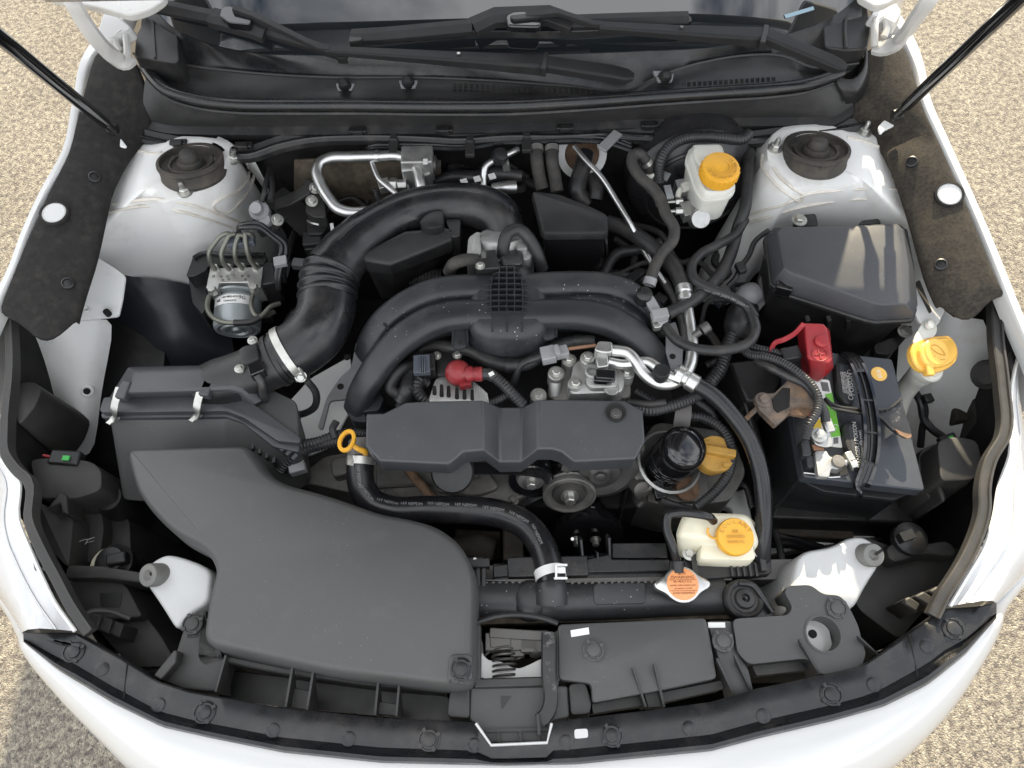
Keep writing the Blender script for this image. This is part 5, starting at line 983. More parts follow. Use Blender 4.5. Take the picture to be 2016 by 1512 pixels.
for k in ks:
    v = P[k]; front = k in 'klmnopqrstuv' or k in ('n2', 's2'); lowv.append(v + Vector((0, (.003 if front else -.002), -.045 if k not in ('r', 's', 's2', 'n', 'n2', 'o', 'p', 'q', 'e', 'f') else -.05 )))
Vt += lowv
for i in range(n0): Fb.append((i, (i+1) % n0, n0 + (i+1) % n0, n0 + i))
M('shell', (Vt, Fb), 'plastic_cover', bc_, bev=.003, seg=3, ang=30)
bw = U(1213, 811, .886)
M('bolt_well', lathe(bw, UP, [(.0155, -.002), (.0155, .0006), (.0145, .0008), (.013, -.0006)], 26, False), 'plastic', bc_)
M('well_shade', lathe(bw + UP*.0001, UP, [(.0150, -.002), (.0150, .0003)], 26), 'void', bc_)  # dark disc on the cover, painting the shade of a recess
M('bolt', hexbolt(U(1213, 815, .8862), UP, .0056, .003), 'dark_steel', bc_)
M('round_boss', lathe(Z13((590, 810, .80)), Vector((0, -.5, 1)), [(.034, -.03), (.034, .0), (.031, .004), (.0, .005)], 26), 'plastic', bc_)
# ================================================================== pulleys and belt
pu = thing('idler_pulley', 'steel idler pulley nearest the centre below the belt cover', 'pulley', Z13((1035, 860, .70)), 'accessory drive pulleys')
AX = Vector((0, -.93, .36)).normalized()
def pulley(par, c, r, mat, hub='cast_dark', bolt=True, wd=.024):
    M('rim', lathe(c, AX, [(r*.9, -wd), (r, -wd), (r, -wd*.85), (r*.95, -wd*.75), (r*.95, -wd*.6), (r, -wd*.55), (r*.95, -wd*.45), (r*.95, -wd*.3), (r, -wd*.25), (r, 0), (r*.92, .001), (r*.88, -.004), (r*.6, -.008)], 36, False), mat, par, ang=30)
    M('disc', lathe(c, AX, [(r*.88, -.012), (r*.62, -.006), (r*.60, -.001), (r*.3, .0), (r*.28, .002)], 30), hub, par, ang=30)
    if bolt: M('bolt', hexbolt(c, AX, r*.22, r*.3), 'zinc', par)
pulley(pu, Z13((1025, 862, .755)), .037, 'gloss_black', 'cast_dark')
pu2 = thing('tensioner_pulley', 'bright rimmed tensioner pulley right of the idler pulley', 'pulley', Z13((1235, 940, .68)), 'accessory drive pulleys')
pulley(pu2, Z13((1236, 942, .735)), .0435, 'cast_dark', 'dark_steel')
M('groove_pack', lathe(Z13((1236, 900, .735)), AX, [(.042, -.03), (.042, -.02), (.038, -.02), (.038, -.012), (.042, -.012), (.042, -.002)], 36), 'gloss_black', pu2)
pu3 = thing('pump_pulley', 'pressed steel pump pulley half hidden under the right of the belt cover', 'pulley', Z13((1400, 830, .70)), 'accessory drive pulleys')
M('dish', lathe(Z13((1400, 812, .765)), AX, [(.062, -.02), (.062, 0), (.052, .004), (.036, -.002), (.033, .004), (.02, .006), (.016, .012), (.006, .013)], 40), 'dark_steel', pu3, ang=35)
M('hub', lathe(Z13((1405, 826, .775)), AX, [(.009, 0), (.009, .006), (.004, .008)], 16), 'dark_steel', pu3)
pu4 = thing('crank_pulley', 'dark crankshaft pulley deep below the radiator hose end', 'pulley', U(1155, 1040, .60), 'accessory drive pulleys')
M('rim', lathe(U(1155, 1040, .64), AX, [(.040, -.04), (.045, -.036), (.042, -.030), (.045, -.024), (.042, -.018), (.045, -.012), (.042, -.006), (.045, 0), (.06, .004), (.06, .02), (.05, .024), (.02, .02)], 36), 'gloss_black', pu4, ang=30)
M('pulley_bolts', JS(*[hexbolt(U(x, 1062, .65), AX, .006, .012) for x in (1135, 1172)]), 'zinc', pu4)
bt = thing('drive_belt', 'black ribbed drive belt running down to the crankshaft pulley', 'belt', U(1200, 1000, .6))
M('belt', JS(sweep(PL([(1246, 905, .765), (1232, 960, .71), (1214, 1035, .63)]), [(-.0016, -.012), (.0016, -.012), (.0016, .012), (-.0016, .012)], True, Vector((0, -1, .4))), sweep(Z13([(690, 790, .79), (900, 790, .785), (1020, 800, .785), (1090, 815, .78), (1125, 850, .77)]), [(-.011, -.0015), (.011, -.0015), (.011, .0015), (-.011, .0015)], True, Vector((0, .3, 1))), sweep(PL([(1030, 985, .70), (1080, 960, .72), (1120, 932, .735)]), [(-.011, -.0015), (.011, -.0015), (.011, .0015), (-.011, .0015)], True, UP)), 'rubber_gloss', bt)
M('thin_belt', sweep(PL([(1100, 1040, .66), (1125, 1010, .68), (1145, 985, .70)]), [(-.001, -.010), (.001, -.010), (.001, .010), (-.001, .010)], True, Vector((0, -1, .4))), 'rubber', bt)
# ================================================================== air-conditioning compressor
cm = thing('ac_compressor', 'bolted cast aluminium compressor head behind the belt cover', 'compressor', U(1165, 740, .75))
M('housing', prism(fillet(Z5([(1395, 975), (1390, 820), (1440, 795), (1500, 800), (1540, 740), (1660, 690), (1760, 700), (1850, 800), (1850, 960)], .84), .01, 3), .12, .005, .004), 'cast_dark', cm, ang=40)
M('head', prism(fillet(Z5([(1500, 940), (1505, 850), (1525, 760), (1580, 730), (1640, 720), (1720, 745), (1790, 780), (1820, 860), (1800, 930)], .868), .008, 3), .05, .003, .004), 'cast_alu', cm, ang=40)
M('head_step', prism(fillet(Z5([(1590, 870), (1600, 800), (1640, 790), (1700, 830), (1770, 830), (1775, 900), (1620, 905)], .878), .006, 3), .02, .002, .003), 'cast_alu', cm, ang=40)
M('boss', JS(*[lathe(Z5((x, y, z)), UP, [(r, -.03), (r, 0), (r*.85, .002)], 20) for x, y, z, r in ((1425, 820, .862, .013), (1535, 880, .872, .012), (1828, 815, .862, .012), (1325, 945, .85, .013), (1605, 735, .876, .012), (1740, 905, .872, .012), (1500, 745, .86, .012))], tube(Z5([(1425, 825, .85), (1418, 955, .83)]), .011, 12)), 'cast_alu', cm)
M('bolt', JS(*[hexbolt(Z5((x, y, z)), UP, .0068, .007) for x, y, z in ((1425, 820, .864), (1535, 882, .874), (1828, 815, .864), (1325, 945, .852), (1605, 733, .878), (1500, 745, .862))]), 'zinc', cm)
M('fitting', JS(prism(fillet(Z5([(1650, 730), (1655, 705), (1720, 700), (1725, 780), (1660, 790)], .895), .003, 2), .03), prism(fillet(Z5([(1640, 690), (1665, 635), (1745, 640), (1748, 700), (1700, 705)], .905), .004, 2), .03)), 'machined', cm, bev=.002)
M('plug_connector', J(box(Z5((1705, 835, .89)), .03, .016, .014, -.1), box(Z5((1690, 860, .888)), .028, .010, .012, -.1)), 'gloss_black', cm, bev=.0015)
M('port', lathe(Z5((1630, 815, .88)), UP, [(.012, -.004), (.012, .004), (.009, .005), (.008, -.002)], 20, False), 'cast_alu', cm)
ap_ = thing('ac_pipe', 'pair of bright aluminium air conditioning pipes from the compressor', 'pipe', U(1290, 720, .85))
M('suction_pipe', tube(PL([(1205, 690, .893), (1235, 695, .892), (1252, 712, .89), (1265, 732, .886), (1290, 752, .882), (1320, 755, .882), (1345, 742, .885), (1358, 720, .885), (1363, 690, .884), (1358, 640, .882), (1352, 600, .88), (1348, 578, .88)]), .0095, 16, 7), 'alu_tube', ap_, ang=60)
M('discharge_pipe', tube(PL([(1198, 712, .885), (1225, 717, .884), (1252, 714, .886), (1275, 712, .89), (1292, 722, .892), (1315, 738, .893), (1340, 748, .892)]), .008, 16, 7), 'alu_tube', ap_, ang=60)
fa, fb = U(1332, 735, .89), U(1366, 755, .888)
M('crimp', J(lathe(fa, fb - fa, [(.012, -.004), (.0155, 0), (.0155, .010), (.0125, .012), (.0125, .018), (.0145, .02), (.0145, .034), (.012, .036)], 20)), 'alu_tube', ap_, ang=30)
M('service_port', J(cyl(U(1360, 665, .885), U(1380, 652, .895), .006), lathe(U(1382, 650, .896), Vector((1, .5, .4)), [(.009, 0), (.009, .012), (.006, .014)], 14)), 'dark_steel', ap_)
M('port_cap', lathe(U(1302, 733, .902), UP, [(.013, -.03), (.013, .004), (.011, .007)], 16), 'plastic', ap_)
c2, c1 = U(1349, 592, .88), U(1346, 566, .878)
M('upper_crimp', lathe(c2, c1 - c2, [(.011, -.006), (.0145, -.004), (.0145, .006), (.0125, .008), (.0125, .012), (.0148, .014), (.0148, .026), (.0125, .028)], 20), 'alu_tube', ap_, ang=30)
ach = thing('ac_hose', 'long black air conditioning hose curving down past the battery', 'hose', U(1480, 900, .7))
M('hose', tube(PL([(1366, 755, .888), (1400, 775, .885), (1440, 815, .88), (1475, 865, .872), (1497, 930, .86), (1504, 1000, .84), (1502, 1060, .815), (1500, 1100, .79)]), .0125, 18, 8), 'rubber_gloss', ach, ang=60)
acu = thing('ac_hose', 'thick black hose from the vacuum box curving to the upper pipe crimp', 'hose', U(1290, 500, .85))
M('hose', tube(PL([(1196, 438, .86), (1225, 448, .865), (1265, 472, .872), (1300, 500, .875), (1328, 530, .878), (1345, 566, .878)]), .0135, 18, 7), 'rubber', acu, ang=60)
# ================================================================== radiator hose
rh = thing('radiator_hose', 'thick black upper radiator hose with white printing', 'radiator hose', U(900, 1010, .7))
RH = PL([(711, 905, .80), (709, 930, .795), (714, 962, .788), (735, 990, .782), (770, 1003, .78), (840, 1003, .78), (920, 1004, .78), (985, 1012, .78), (1035, 1035, .782), (1065, 1072, .785), (1080, 1112, .79), (1085, 1150, .793)])
gH = tube(RH, .0215, 28, 8)
M('hose', gH, 'rubber_gloss', rh, ang=70)
M('clamp', lathe(U(1083, 1130, .792), (RH[-1] - RH[-3]), [(.0218, -.007), (.0232, -.007), (.0232, .007), (.0218, .007)], 28, False), 'label_white', rh)
M('clamp_ear', JS(bar(U(1092, 1112, .822), U(1117, 1112, .815), .003, .003), bar(U(1092, 1138, .822), U(1117, 1138, .815), .003, .003), bar(U(1095, 1112, .823), U(1095, 1138, .823), .003, .003), box(U(1105, 1123, .818), .012, .008, .003)), 'label_white', rh)
M('clamp', lathe(U(711, 908, .80), (RH[1] - RH[0]), [(.0218, -.006), (.0232, -.006), (.0232, .006), (.0218, .006)], 28, False), 'zinc', rh)
M('clamp_ear', JS(box(U(690, 904, .82), .008, .012, .004), bar(U(684, 912, .82), U(696, 915, .82), .004, .003)), 'zinc', rh)
M('engine_neck', tube(PL([(716, 872, .80), (713, 905, .80)]), .024, 20, 2), 'cast_dark', rh)
def printline(px, body, size, par, mat, geo):
    for k in range(len(px) - 1):
        a, n1_ = nrm(geo, *px[k]); b, n2_ = nrm(geo, *px[k+1]); x = (b - a); c = (a + b)/2; ca, nc = nrm(geo, (px[k][0] + px[k+1][0])/2, (px[k][1] + px[k+1][1])/2)
        text('lettering', body, ca, x, nc.cross(x), size, mat, par, .0006)
for seg in ([(742, 983), (782, 993)], [(792, 991), (828, 993)], [(845, 991), (880, 994)], [(898, 993), (935, 996)], [(952, 998), (990, 1005)], [(1006, 1009), (1036, 1026)], [(1052, 1040), (1062, 1062)], [(706, 925), (707, 950)], [(712, 958), (728, 978)]):
    printline(seg, '169 NEPDM', .0068, rh, 'print_grey', gH)
# ================================================================== oil filter, cap, dipstick
of = thing('oil_filter', 'glossy black oil filter standing in an aluminium cup', 'oil filter', U(1310, 920, .74))
fax = (Vector((.16, -.05, 1))).normalized(); fc = U(1322, 905, .77)
M('cup', lathe(fc - fax*.03, fax, [(.03, -.03), (.045, -.004), (.052, .012), (.054, .020), (.050, .022), (.047, .014)], 36, False), 'cast_alu', of, ang=35)
M('can', lathe(fc - fax*.03, fax, [(.036, 0), (.036, .066), (.0345, .070), (.0345, .074), (.036, .077), (.0358, .086), (.034, .094), (.029, .099), (.02, .101), (.006, .1015)], 40), 'gloss_black', of, ang=50)
for k in range(7):
    for j in range(4):
        a = math.radians(215 + k*13); r_ = .0364; up_ = fax; u_ = fax.orthogonal().normalized()
        c_x = Vector((math.cos(a), math.sin(a), 0)); c_x = (c_x - fax*c_x.dot(fax)).normalized()
        M('print_line', box(fc - fax*.03 + fax*(.018 + j*.008) + c_x*r_, .0068, .0002, .0016, R=Matrix((fax.cross(c_x), c_x, fax)).transposed()), 'print_grey', of) if (k + j) % 3 else None
cc_ = U(1410, 893, .80)
ocp = M('oil_cap', lathe(cc_, Vector((.05, -.1, 1)), [(.028, -.03), (.028, -.012), (.030, -.012), (.0305, -.004), (.029, 0), (.0, .001)], 30), 'yellow_dirty', eng, ang=35, label='yellow oil filler cap with a raised grip bar')
M('grip_bar', bar(U(1382, 880, .813), U(1450, 892, .813), .013, .014), 'yellow_dirty', ocp, bev=.002)
M('rim_tab', JS(*[box(U(x, y, .803), .010, .007, .005, .2) for x, y in ((1392, 872), (1430, 915))]), 'yellow_dirty', ocp, bev=.001)
ds = thing('dipstick', 'yellow looped oil dipstick handle left of the belt cover', 'dipstick', U(690, 875, .8))
lp = [U(683, 868, .845) + Vector((.0105*math.cos(a)*1.0 + .002*math.sin(a), .0165*math.sin(a), -.002*math.sin(a))) for a in [2*math.pi*i/24 for i in range(25)]]
M('ring', sweep(lp, [(-.003, -.0035), (.003, -.0035), (.003, .0035), (-.003, .0035)], False, UP), 'yellow', ds, bev=.001)
M('stem', tube(PL([(693, 876, .843), (706, 884, .838), (716, 888, .832), (720, 895, .815)]), [.004, .0042, .0048, .0042], 10), 'yellow', ds)
lm = thing('corrugated_loom', 'ribbed black wiring looms crossing below the dipstick', 'wiring', U(640, 890, .75))
M('loom', tube(PL([(553, 925, .77), (570, 905, .785), (600, 885, .795), (640, 873, .80), (672, 866, .80)]), .0095, 12, corr=.005, depth=.16), 'loom', lm)
M('loom', tube(PL([(570, 890, .79), (590, 878, .80), (625, 870, .805), (660, 858, .805), (700, 852, .80), (722, 856, .80)]), .008, 12, corr=.005, depth=.16), 'loom', lm)
M('strand', tube(PL([(660, 862, .81), (655, 845, .815), (662, 830, .815)]), .006, 10), 'rubber', lm)
M('plug', box(U(586, 922, .775), .026, .018, .018, .3), 'connector_grey', lm, bev=.002)
# ================================================================== radiator
ra = thing('radiator', 'black radiator with dusty plastic top tank and finned foam edge', 'radiator', U(1200, 1180, .4))
tk = crv(PL([(935, 1172, .785), (1030, 1176, .787), (1085, 1180, .789), (1200, 1178, .787), (1330, 1172, .786), (1430, 1168, .785)]), 6)
M('top_tank', sweep(tk, [(-.026, -.05), (.026, -.05), (.027, -.012), (.022, .0), (.010, .007), (-.010, .007), (-.022, .0), (-.027, -.012)], True, UP), 'tank', ra, ang=50)
M('tank_neck', J(tube(PL([(1085, 1188, .785), (1085, 1165, .79), (1085, 1140, .79)]), [.026, .0245, .0205], 22, 4), lathe(U(1045, 1180, .785), UP, [(.03, -.03), (.028, .002), (.02, .011), (.008, .014)], 20)), 'tank', ra, ang=60)
M('tank_pad', prism(fillet(Z8([(1394, 548), (1410, 535), (1655, 530), (1668, 545), (1668, 632), (1650, 640), (1410, 645), (1396, 632)], .7965), .004, 3), .004, 0, .001), 'tank', ra)
M('crimp_rail', bar(U(935, 1146, .785), U(1440, 1138, .785), .006, .012), 'dark_steel', ra)
for k in range(34): M('crimp', box(U(945 + k*13, 1150 - k*.2, .786), .004, .005, .004), 'dark_steel', ra) if not 1050 < 945 + k*13 < 1120 else None
M('foam_edge', bar(U(934, 1214, .765), U(1470, 1202, .765), .022, .02), 'foam', ra)
M('core', box(U(1180, 1180, .55) + Vector((0, 0, 0)), .66, .03, .4), 'dark_steel', ra)
M('side_bracket', J(*[bar(Z8((x, 425, .80)), Z8((x, 620, .785)), .006, .02) for x in (782, 812)], box(Z8((790, 432, .80)), .03, .012, .02), box(Z8((760, 430, .79)), .03, .012, .03)), 'plastic', ra, bev=.001)
fs = thing('fan_shroud', 'black plastic fan shroud behind the radiator tank', 'fan shroud', U(1200, 1110, .5))
M('top_ledge', bar(U(970, 1128, .775), U(1340, 1122, .775), .030, .03), 'plastic_satin', fs, bev=.003)
M('step', JS(prism(Z8([(1330, 410), (1490, 375), (1490, 405), (1800, 405), (1800, 470), (1330, 478)], .785), .06), prism(Z8([(1490, 318), (1780, 318), (1790, 402), (1490, 402)], .775), .06), prism(Z8([(860, 440), (1060, 410), (1060, 480), (862, 505)], .782), .06), bar(Z8((1328, 300, .80)), Z8((1340, 420, .785)), .005, .03), bar(Z8((1478, 290, .80)), Z8((1482, 400, .785)), .005, .03), bar(Z8((1415, 365, .79)), Z8((1420, 420, .785)), .004, .03), box(Z8((1150, 455, .775)), .12, .03, .03)), 'plastic_satin', fs, bev=.002)
M('ring_wall', grid([crv(PL([(1110, 1105, .75), (1160, 1096, .76), (1230, 1090, .76), (1310, 1090, .75)]), 5), crv(PL([(1110, 1105, .55), (1160, 1090, .55), (1230, 1085, .55), (1310, 1090, .55)]), 5)]), 'plastic', fs, sol=.003)
M('wire_pin', JS(*[cyl(U(x, y, .79), U(x, y + 1, .81), .0025, n=8) for x, y in ((935, 1100), (1127, 1060))]), 'zinc', fs)
rc0 = U(1345, 1149, .826)
earp = []
for a in [2*math.pi*i/64 for i in range(64)]:
    r_ = .0262 + .0145*math.exp(-(math.sin(a)/.30)**2); earp.append(rc0 + Vector((math.cos(a)*r_, math.sin(a)*r_, -.004)))
rcap = M('radiator_cap', prism(earp, .010, 0, .0028), 'alu_tube', ra, ang=50, label='round radiator cap with orange WARNING label and two metal ears')
M('label_disc', lathe(rc0, UP, [(.0225, -.005), (.0225, -.0022), (.0222, -.0020)], 40), 'orange_label', rcap)
M('neck', lathe(rc0, UP, [(.019, -.05), (.019, -.01)], 20), 'tank', rcap)
for s_, dy, t_ in ((.0062, .0155, '警告'), (.0062, .0092, 'WARNING'), (.0038, .0030, '熱い時あけるな'), (.0032, -.0022, 'NEVER OPEN WHEN HOT'), (.0030, -.0065, 'NE JAMAIS OUVRIR'), (.0044, -.0130, 'AVERTISSEMENT')):
    text('lettering', t_, rc0 + Vector((.0025 if t_ == 'WARNING' else 0, dy, -.0019)), XA, YA, s_, 'ink_orange', rcap, .0001, depth=.0001)
M('label_line', J(box(rc0 + Vector((0, .0058, -.0018)), .038, .0006, .0002), box(rc0 + Vector((0, -.0095, -.0018)), .038, .0006, .0002)), 'ink_orange', rcap)
tri = [rc0 + Vector((-.0145 + .003*math.cos(a), .0088 + .003*math.sin(a), -.0018)) for a in (math.pi/2, math.pi*7/6, math.pi*11/6)]
M('label_triangle', tube(tri + [tri[0]], .0004, 5, 1), 'ink_orange', rcap)
# ================================================================== coolant reservoir
cr_ = thing('coolant_reservoir', 'cream plastic coolant reservoir with a yellow cap', 'reservoir', U(1420, 1060, .75))
M('tank', rings([PL([(1332, 1108, .77), (1395, 1112, .77), (1480, 1108, .77), (1480, 1020, .77), (1340, 1020, .77)]) if 0 else fillet(PL([(1334, 1100, .775), (1470, 1100, .775), (1500, 1090, .775), (1485, 1020, .775), (1345, 1020, .775)]), .012, 4), fillet(PL([(1326, 1060, .838), (1466, 1078, .830), (1495, 1070, .83), (1476, 1012, .838), (1346, 1008, .838)]), .014, 4), fillet(PL([(1336, 1052, .845), (1462, 1066, .84), (1484, 1060, .84), (1470, 1018, .845), (1352, 1014, .845)]), .012, 4)]), 'milky_cream', cr_, bev=.003, ang=50)
M('front_bulge', prism(fillet(PL([(1384, 1060), (1480, 1062), (1490, 1100), (1470, 1104), (1376, 1100)], .825), .008, 3), .05, .002, .004), 'milky_cream', cr_)
ck = U(1449, 1056, .858)
M('cap', lathe(ck, Vector((.05, -.12, 1)), [(.026, -.016), (.0268, -.010), (.0268, -.003), (.0255, 0), (.0, .0008)], 36), 'yellow', cr_, ang=35)
M('cap_tab', prism(fillet(Z9([(535, 255), (575, 262), (588, 285), (575, 308), (548, 300)], .856), .005, 3), .008), 'yellow', cr_, bev=.001)
M('cap_strap', tube(Z9([(405, 292, .855), (370, 293, .85), (350, 280, .848), (342, 258, .85), (345, 238, .852)]), .0018, 8), 'yellow', cr_)
for i, ch in enumerate('COOLANT'):
    a = math.radians(158 - i*22.7); text('lettering', ch, ck + Vector((math.cos(a)*.0205, math.sin(a)*.0205, .0008 - .12*0)), Vector((math.sin(a), -math.cos(a), 0)), Vector((math.cos(a), math.sin(a), 0)), .0088, 'yellow_dirty', cr_, .0018 , depth=.0005)
for dy, t_ in ((.0065, 'SEE'), (-.001, 'OWNERS'), (-.0085, 'MANUAL')): text('lettering', t_, ck + Vector((-.001, dy, .0022)), XA, YA, .0062, 'yellow_dirty', cr_, .0004, depth=.0004)
M('bolt_ear', JS(*[hexbolt(U(x, y, .80), UP, .0068, .006) for x, y in ((1357, 1090), (1494, 1084))]), 'zinc', cr_)
rk = thing('reservoir_bracket', 'black ribbed bracket holding the coolant reservoir', 'bracket', U(1420, 1110, .72))
M('plate', prism(fillet(PL([(1345, 1098), (1375, 1094), (1380, 1104), (1480, 1106), (1485, 1090), (1518, 1088), (1520, 1130), (1470, 1136), (1380, 1140), (1352, 1128)], .79), .004, 2), .02), 'plastic', rk, bev=.002)
M('rib', JS(*[box(U(1440 + k*12, 1122, .793), .003, .02, .006) for k in range(5)], box(U(1366, 1112, .797), .008, .03, .012), box(U(1500, 1105, .797), .008, .03, .012)), 'plastic_grey', rk)
ov = thing('overflow_hose', 'thin black overflow hose from radiator cap over the coolant reservoir', 'hose', U(1325, 1060, .8))
M('hose', tube(PL([(1334, 1108, .82), (1324, 1075, .845), (1312, 1035, .86), (1316, 1015, .866), (1335, 1010, .87), (1370, 1012, .872), (1395, 1017, .868), (1405, 1026, .855)]), .0062, 14, 7), 'rubber_gloss', ov)
M('sleeve', cyl(U(1334, 1105, .822), U(1335, 1128, .818), .0088), 'rubber', ov)
M('neck_elbow', tube(PL([(1335, 1118, .815), (1338, 1135, .81)]), .010, 12), 'dark_steel', ov)
rm = thing('radiator_mount', 'round black rubber radiator mount on a steel arm', 'rubber mount', U(1465, 1180, .76))
ctr = U(1465, 1180, .80)
M('arm', prism(crv(PL([(1425, 1165), (1432, 1150), (1460, 1140), (1490, 1160), (1520, 1200), (1528, 1215), (1450, 1215), (1430, 1195)], .80), 4, True), .012, 0, .002), 'worn_black', rm)
M('bushing', lathe(ctr, UP, [(.028, -.02), (.028, .005), (.025, .008), (.021, .006), (.019, .003), (.015, .003), (.013, .008), (.009, .009), (.006, .010), (.005, .004), (.0025, .004), (.002, .012)], 34), 'rubber', rm, ang=30)
M('arm_rib', tube(PL([(1455, 1148, .806), (1480, 1152, .806), (1500, 1175, .806), (1522, 1205, .806)]), .004, 8), 'worn_black', rm)
# ================================================================== fuse box
fb = thing('fuse_box', 'large black fuse box with a faceted satin lid behind the battery', 'fuse box', U(1650, 560, .7))
top = PL([(1534, 460, .918), (1540, 452, .918), (1764, 446, .918), (1772, 456, .918), (1782, 524, .916), (1782, 590, .912), (1776, 597, .912), (1733, 598, .912), (1720, 594, .912), (1556, 532, .915), (1548, 524, .915)])
mid = PL([(1514, 462, .895), (1524, 448, .895), (1768, 441, .895), (1786, 452, .895), (1800, 524, .893), (1807, 600, .89), (1800, 618, .889), (1730, 622, .889), (1710, 618, .889), (1548, 566, .892), (1526, 548, .892)])
M('lid', rings([[v - UP*.012 for v in off2(mid, .001)], mid, [a.lerp(b, .75) + UP*.004 for a, b in zip(mid, top)], top]), 'plastic_cover', fb, bev=.004, seg=3, ang=28)
M('lid_rim', rings([[v - UP*.022 for v in off2(mid, .005)], [v - UP*.013 for v in off2(mid, .005)], [v - UP*.012 for v in off2(mid, .001)]]), 'plastic', fb, bev=.002)
bl_ = [Vector((v.x, v.y, .70)) for v in off2(mid, -.02)]
M('body', rings([bl_, [v - UP*.02 for v in off2(mid, -.004)]]), 'plastic', fb, bev=.004, ang=40)
M('side_shoulder', rings([PL([(1490, 560, .72), (1520, 640, .72), (1560, 640, .72), (1560, 520, .72)]), PL([(1500, 500, .88), (1530, 565, .87), (1556, 574, .87), (1540, 470, .88)])]), 'plastic', fb, bev=.006)
M('latch', J(box(Z6((770, 312, .885)), .026, .014, .02, -.35), box(Z6((785, 330, .875)), .018, .010, .025, -.35)), 'gloss_black', fb, bev=.0015)
M('lug', prism(fillet(Z6([(1240, 600), (1350, 560), (1400, 510), (1440, 500), (1410, 560), (1330, 655), (1245, 645)], .80), .006, 3), .02), 'plastic', fb, bev=.003)
M('lug_bolt', hexbolt(Z6((1398, 535, .815)), UP, .008), 'zinc', fb)
M('body_rib', JS(*[bar(Z6((x, 480, .86)), Z6((x - 12, 590, .76)), .006, .01, Vector((0, -1, .3))) for x in (900, 1010, 1110, 1200)]), 'plastic', fb)
M('mount_foot', prism(fillet(PL([(1562, 444), (1566, 424), (1606, 420), (1612, 444)], .872), .005, 3), .008), 'rubber', fb, bev=.002); M('mount_bolt', hexbolt(U(1573, 434, .876), UP, .0085, .008), 'zinc', fb)
M('mount_foot', prism(fillet(PL([(1690, 442), (1696, 434), (1730, 430), (1736, 440)], .875), .005, 3), .008), 'rubber', fb, bev=.002)
# grey steel bracket and wiring beside the fuse box
gb = thing('relay_bracket', 'grey metal bracket left of the fuse box', 'bracket', U(1485, 590, .75))
M('plate', prism(fillet(Z6([(640, 280), (660, 220), (695, 330), (690, 370), (620, 450), (600, 400), (655, 330)], .80), .004, 2), .004), 'connector_grey', gb)
M('elbow', tube(Z6([(560, 380, .80), (590, 345, .815), (625, 330, .815)]), [.02, .021, .018], 16, 4), 'connector_grey', gb)
hn_ = thing('main_harness', 'thick taped wiring harness between hoses and fuse box', 'wiring', U(1450, 640, .75))
M('trunk', tube(Z6([(560, 410, .80), (520, 480, .815), (500, 560, .82), (470, 640, .82), (440, 730, .82), (380, 810, .82)]), .011, 12, corr=.006, depth=.14), 'loom', hn_)
M('taped_knot', tube(Z6([(600, 420, .80), (540, 450, .82), (530, 510, .82), (580, 540, .81)]), [.016, .022, .022, .014], 12), 'tape', hn_)
M('branch', tube(Z6([(690, 10, .87), (620, 70, .87), (590, 140, .865), (545, 205, .86), (520, 260, .85), (480, 300, .84)]), .0045, 10), 'rubber', hn_)
M('clip', box(Z6((548, 205, .868)), .014, .02, .012, .3), 'plastic', hn_, bev=.002)
# ================================================================== battery
bt0 = thing('battery', 'blue-grey car battery with a black carrying handle and warning labels', 'battery', U(1690, 840, .62))
TRc, BRc, BLc = U(1757, 706, .842), U(1822, 966, .842), U(1582, 938, .842); TLc = BLc + (TRc - BRc)
ux = (BRc - BLc).normalized(); uy = (TRc - BRc).normalized()
rect = fillet([TLc, TRc, BRc, BLc], .006, 4)
M('case', rings([[v - UP*.2 for v in off2(rect, -.014)], [v - UP*.0255 for v in off2(rect, -.012)]]), 'battery_black', bt0, ang=30)
M('case_lid', rings([[v - UP*.024 for v in rect], [v - UP*.002 for v in rect], off2(rect, -.002)]), 'battery', bt0, ang=30)
M('front_ledge', prism(fillet(Z11([(510, 1322), (1290, 1402), (1180, 1452), (650, 1388)], .80), .004, 2), .01), 'battery_black', bt0, bev=.002)
M('dark_well', prism(fillet(Z11([(410, 700), (560, 560), (700, 500), (790, 850), (840, 1260), (700, 1290), (500, 1262)], .8432), .006, 3), .002), 'battery_black', bt0)
M('well_edge', tube(Z11([(500, 1250, .845), (600, 1262, .845), (690, 1283, .845), (770, 1280, .845)]), .001, 6), 'label_white', bt0)
def ventcap(pts, z=.855):
    o = fillet(Z11(pts, z), .008, 3); return prism(o, .014, .001, .003)
M('vent_cap', ventcap([(735, 430), (850, 415), (885, 735), (815, 742), (755, 668)]), 'battery_black', bt0)
M('vent_cap', ventcap([(795, 880), (850, 862), (925, 880), (975, 1225), (890, 1215), (810, 1030)]), 'battery_black', bt0)
M('cap_panel', prism(fillet(Z11([(770, 450), (850, 440), (878, 718), (825, 722), (788, 640)], .8556), .004, 2), .001), 'battery', bt0)
M('cap_panel', prism(fillet(Z11([(835, 895), (912, 888), (955, 1205), (905, 1200), (862, 1090)], .8556), .004, 2), .001), 'battery', bt0)
td = (Z11((885, 905, .856)) - Z11((922, 1190, .856)))
text('lettering', 'DANGER / POISON', Z11((897, 1040, .8562)), td, Vector((-1, 0, 0)), .0088, 'print_white', bt0, .0001)
text('lettering', 'SHIELD EYES  NO SPARKS', Z11((934, 1050, .8562)), td, Vector((-1, 0, 0)), .0045, 'print_white', bt0, .0001)
for k in range(5): text('lettering', ('CORROSIVE ACID', 'FLUSH EYES NOW', 'GET MEDICAL HELP', 'KEEP UPRIGHT', 'POISON')[k], Z11((790 + k*15, 575 + k*4, .8562)), Z11((780, 450, .856)) - Z11((815, 700, .856)), Vector((-1, 0, 0)), .0046 if k < 4 else .011, 'print_white', bt0, .0001)
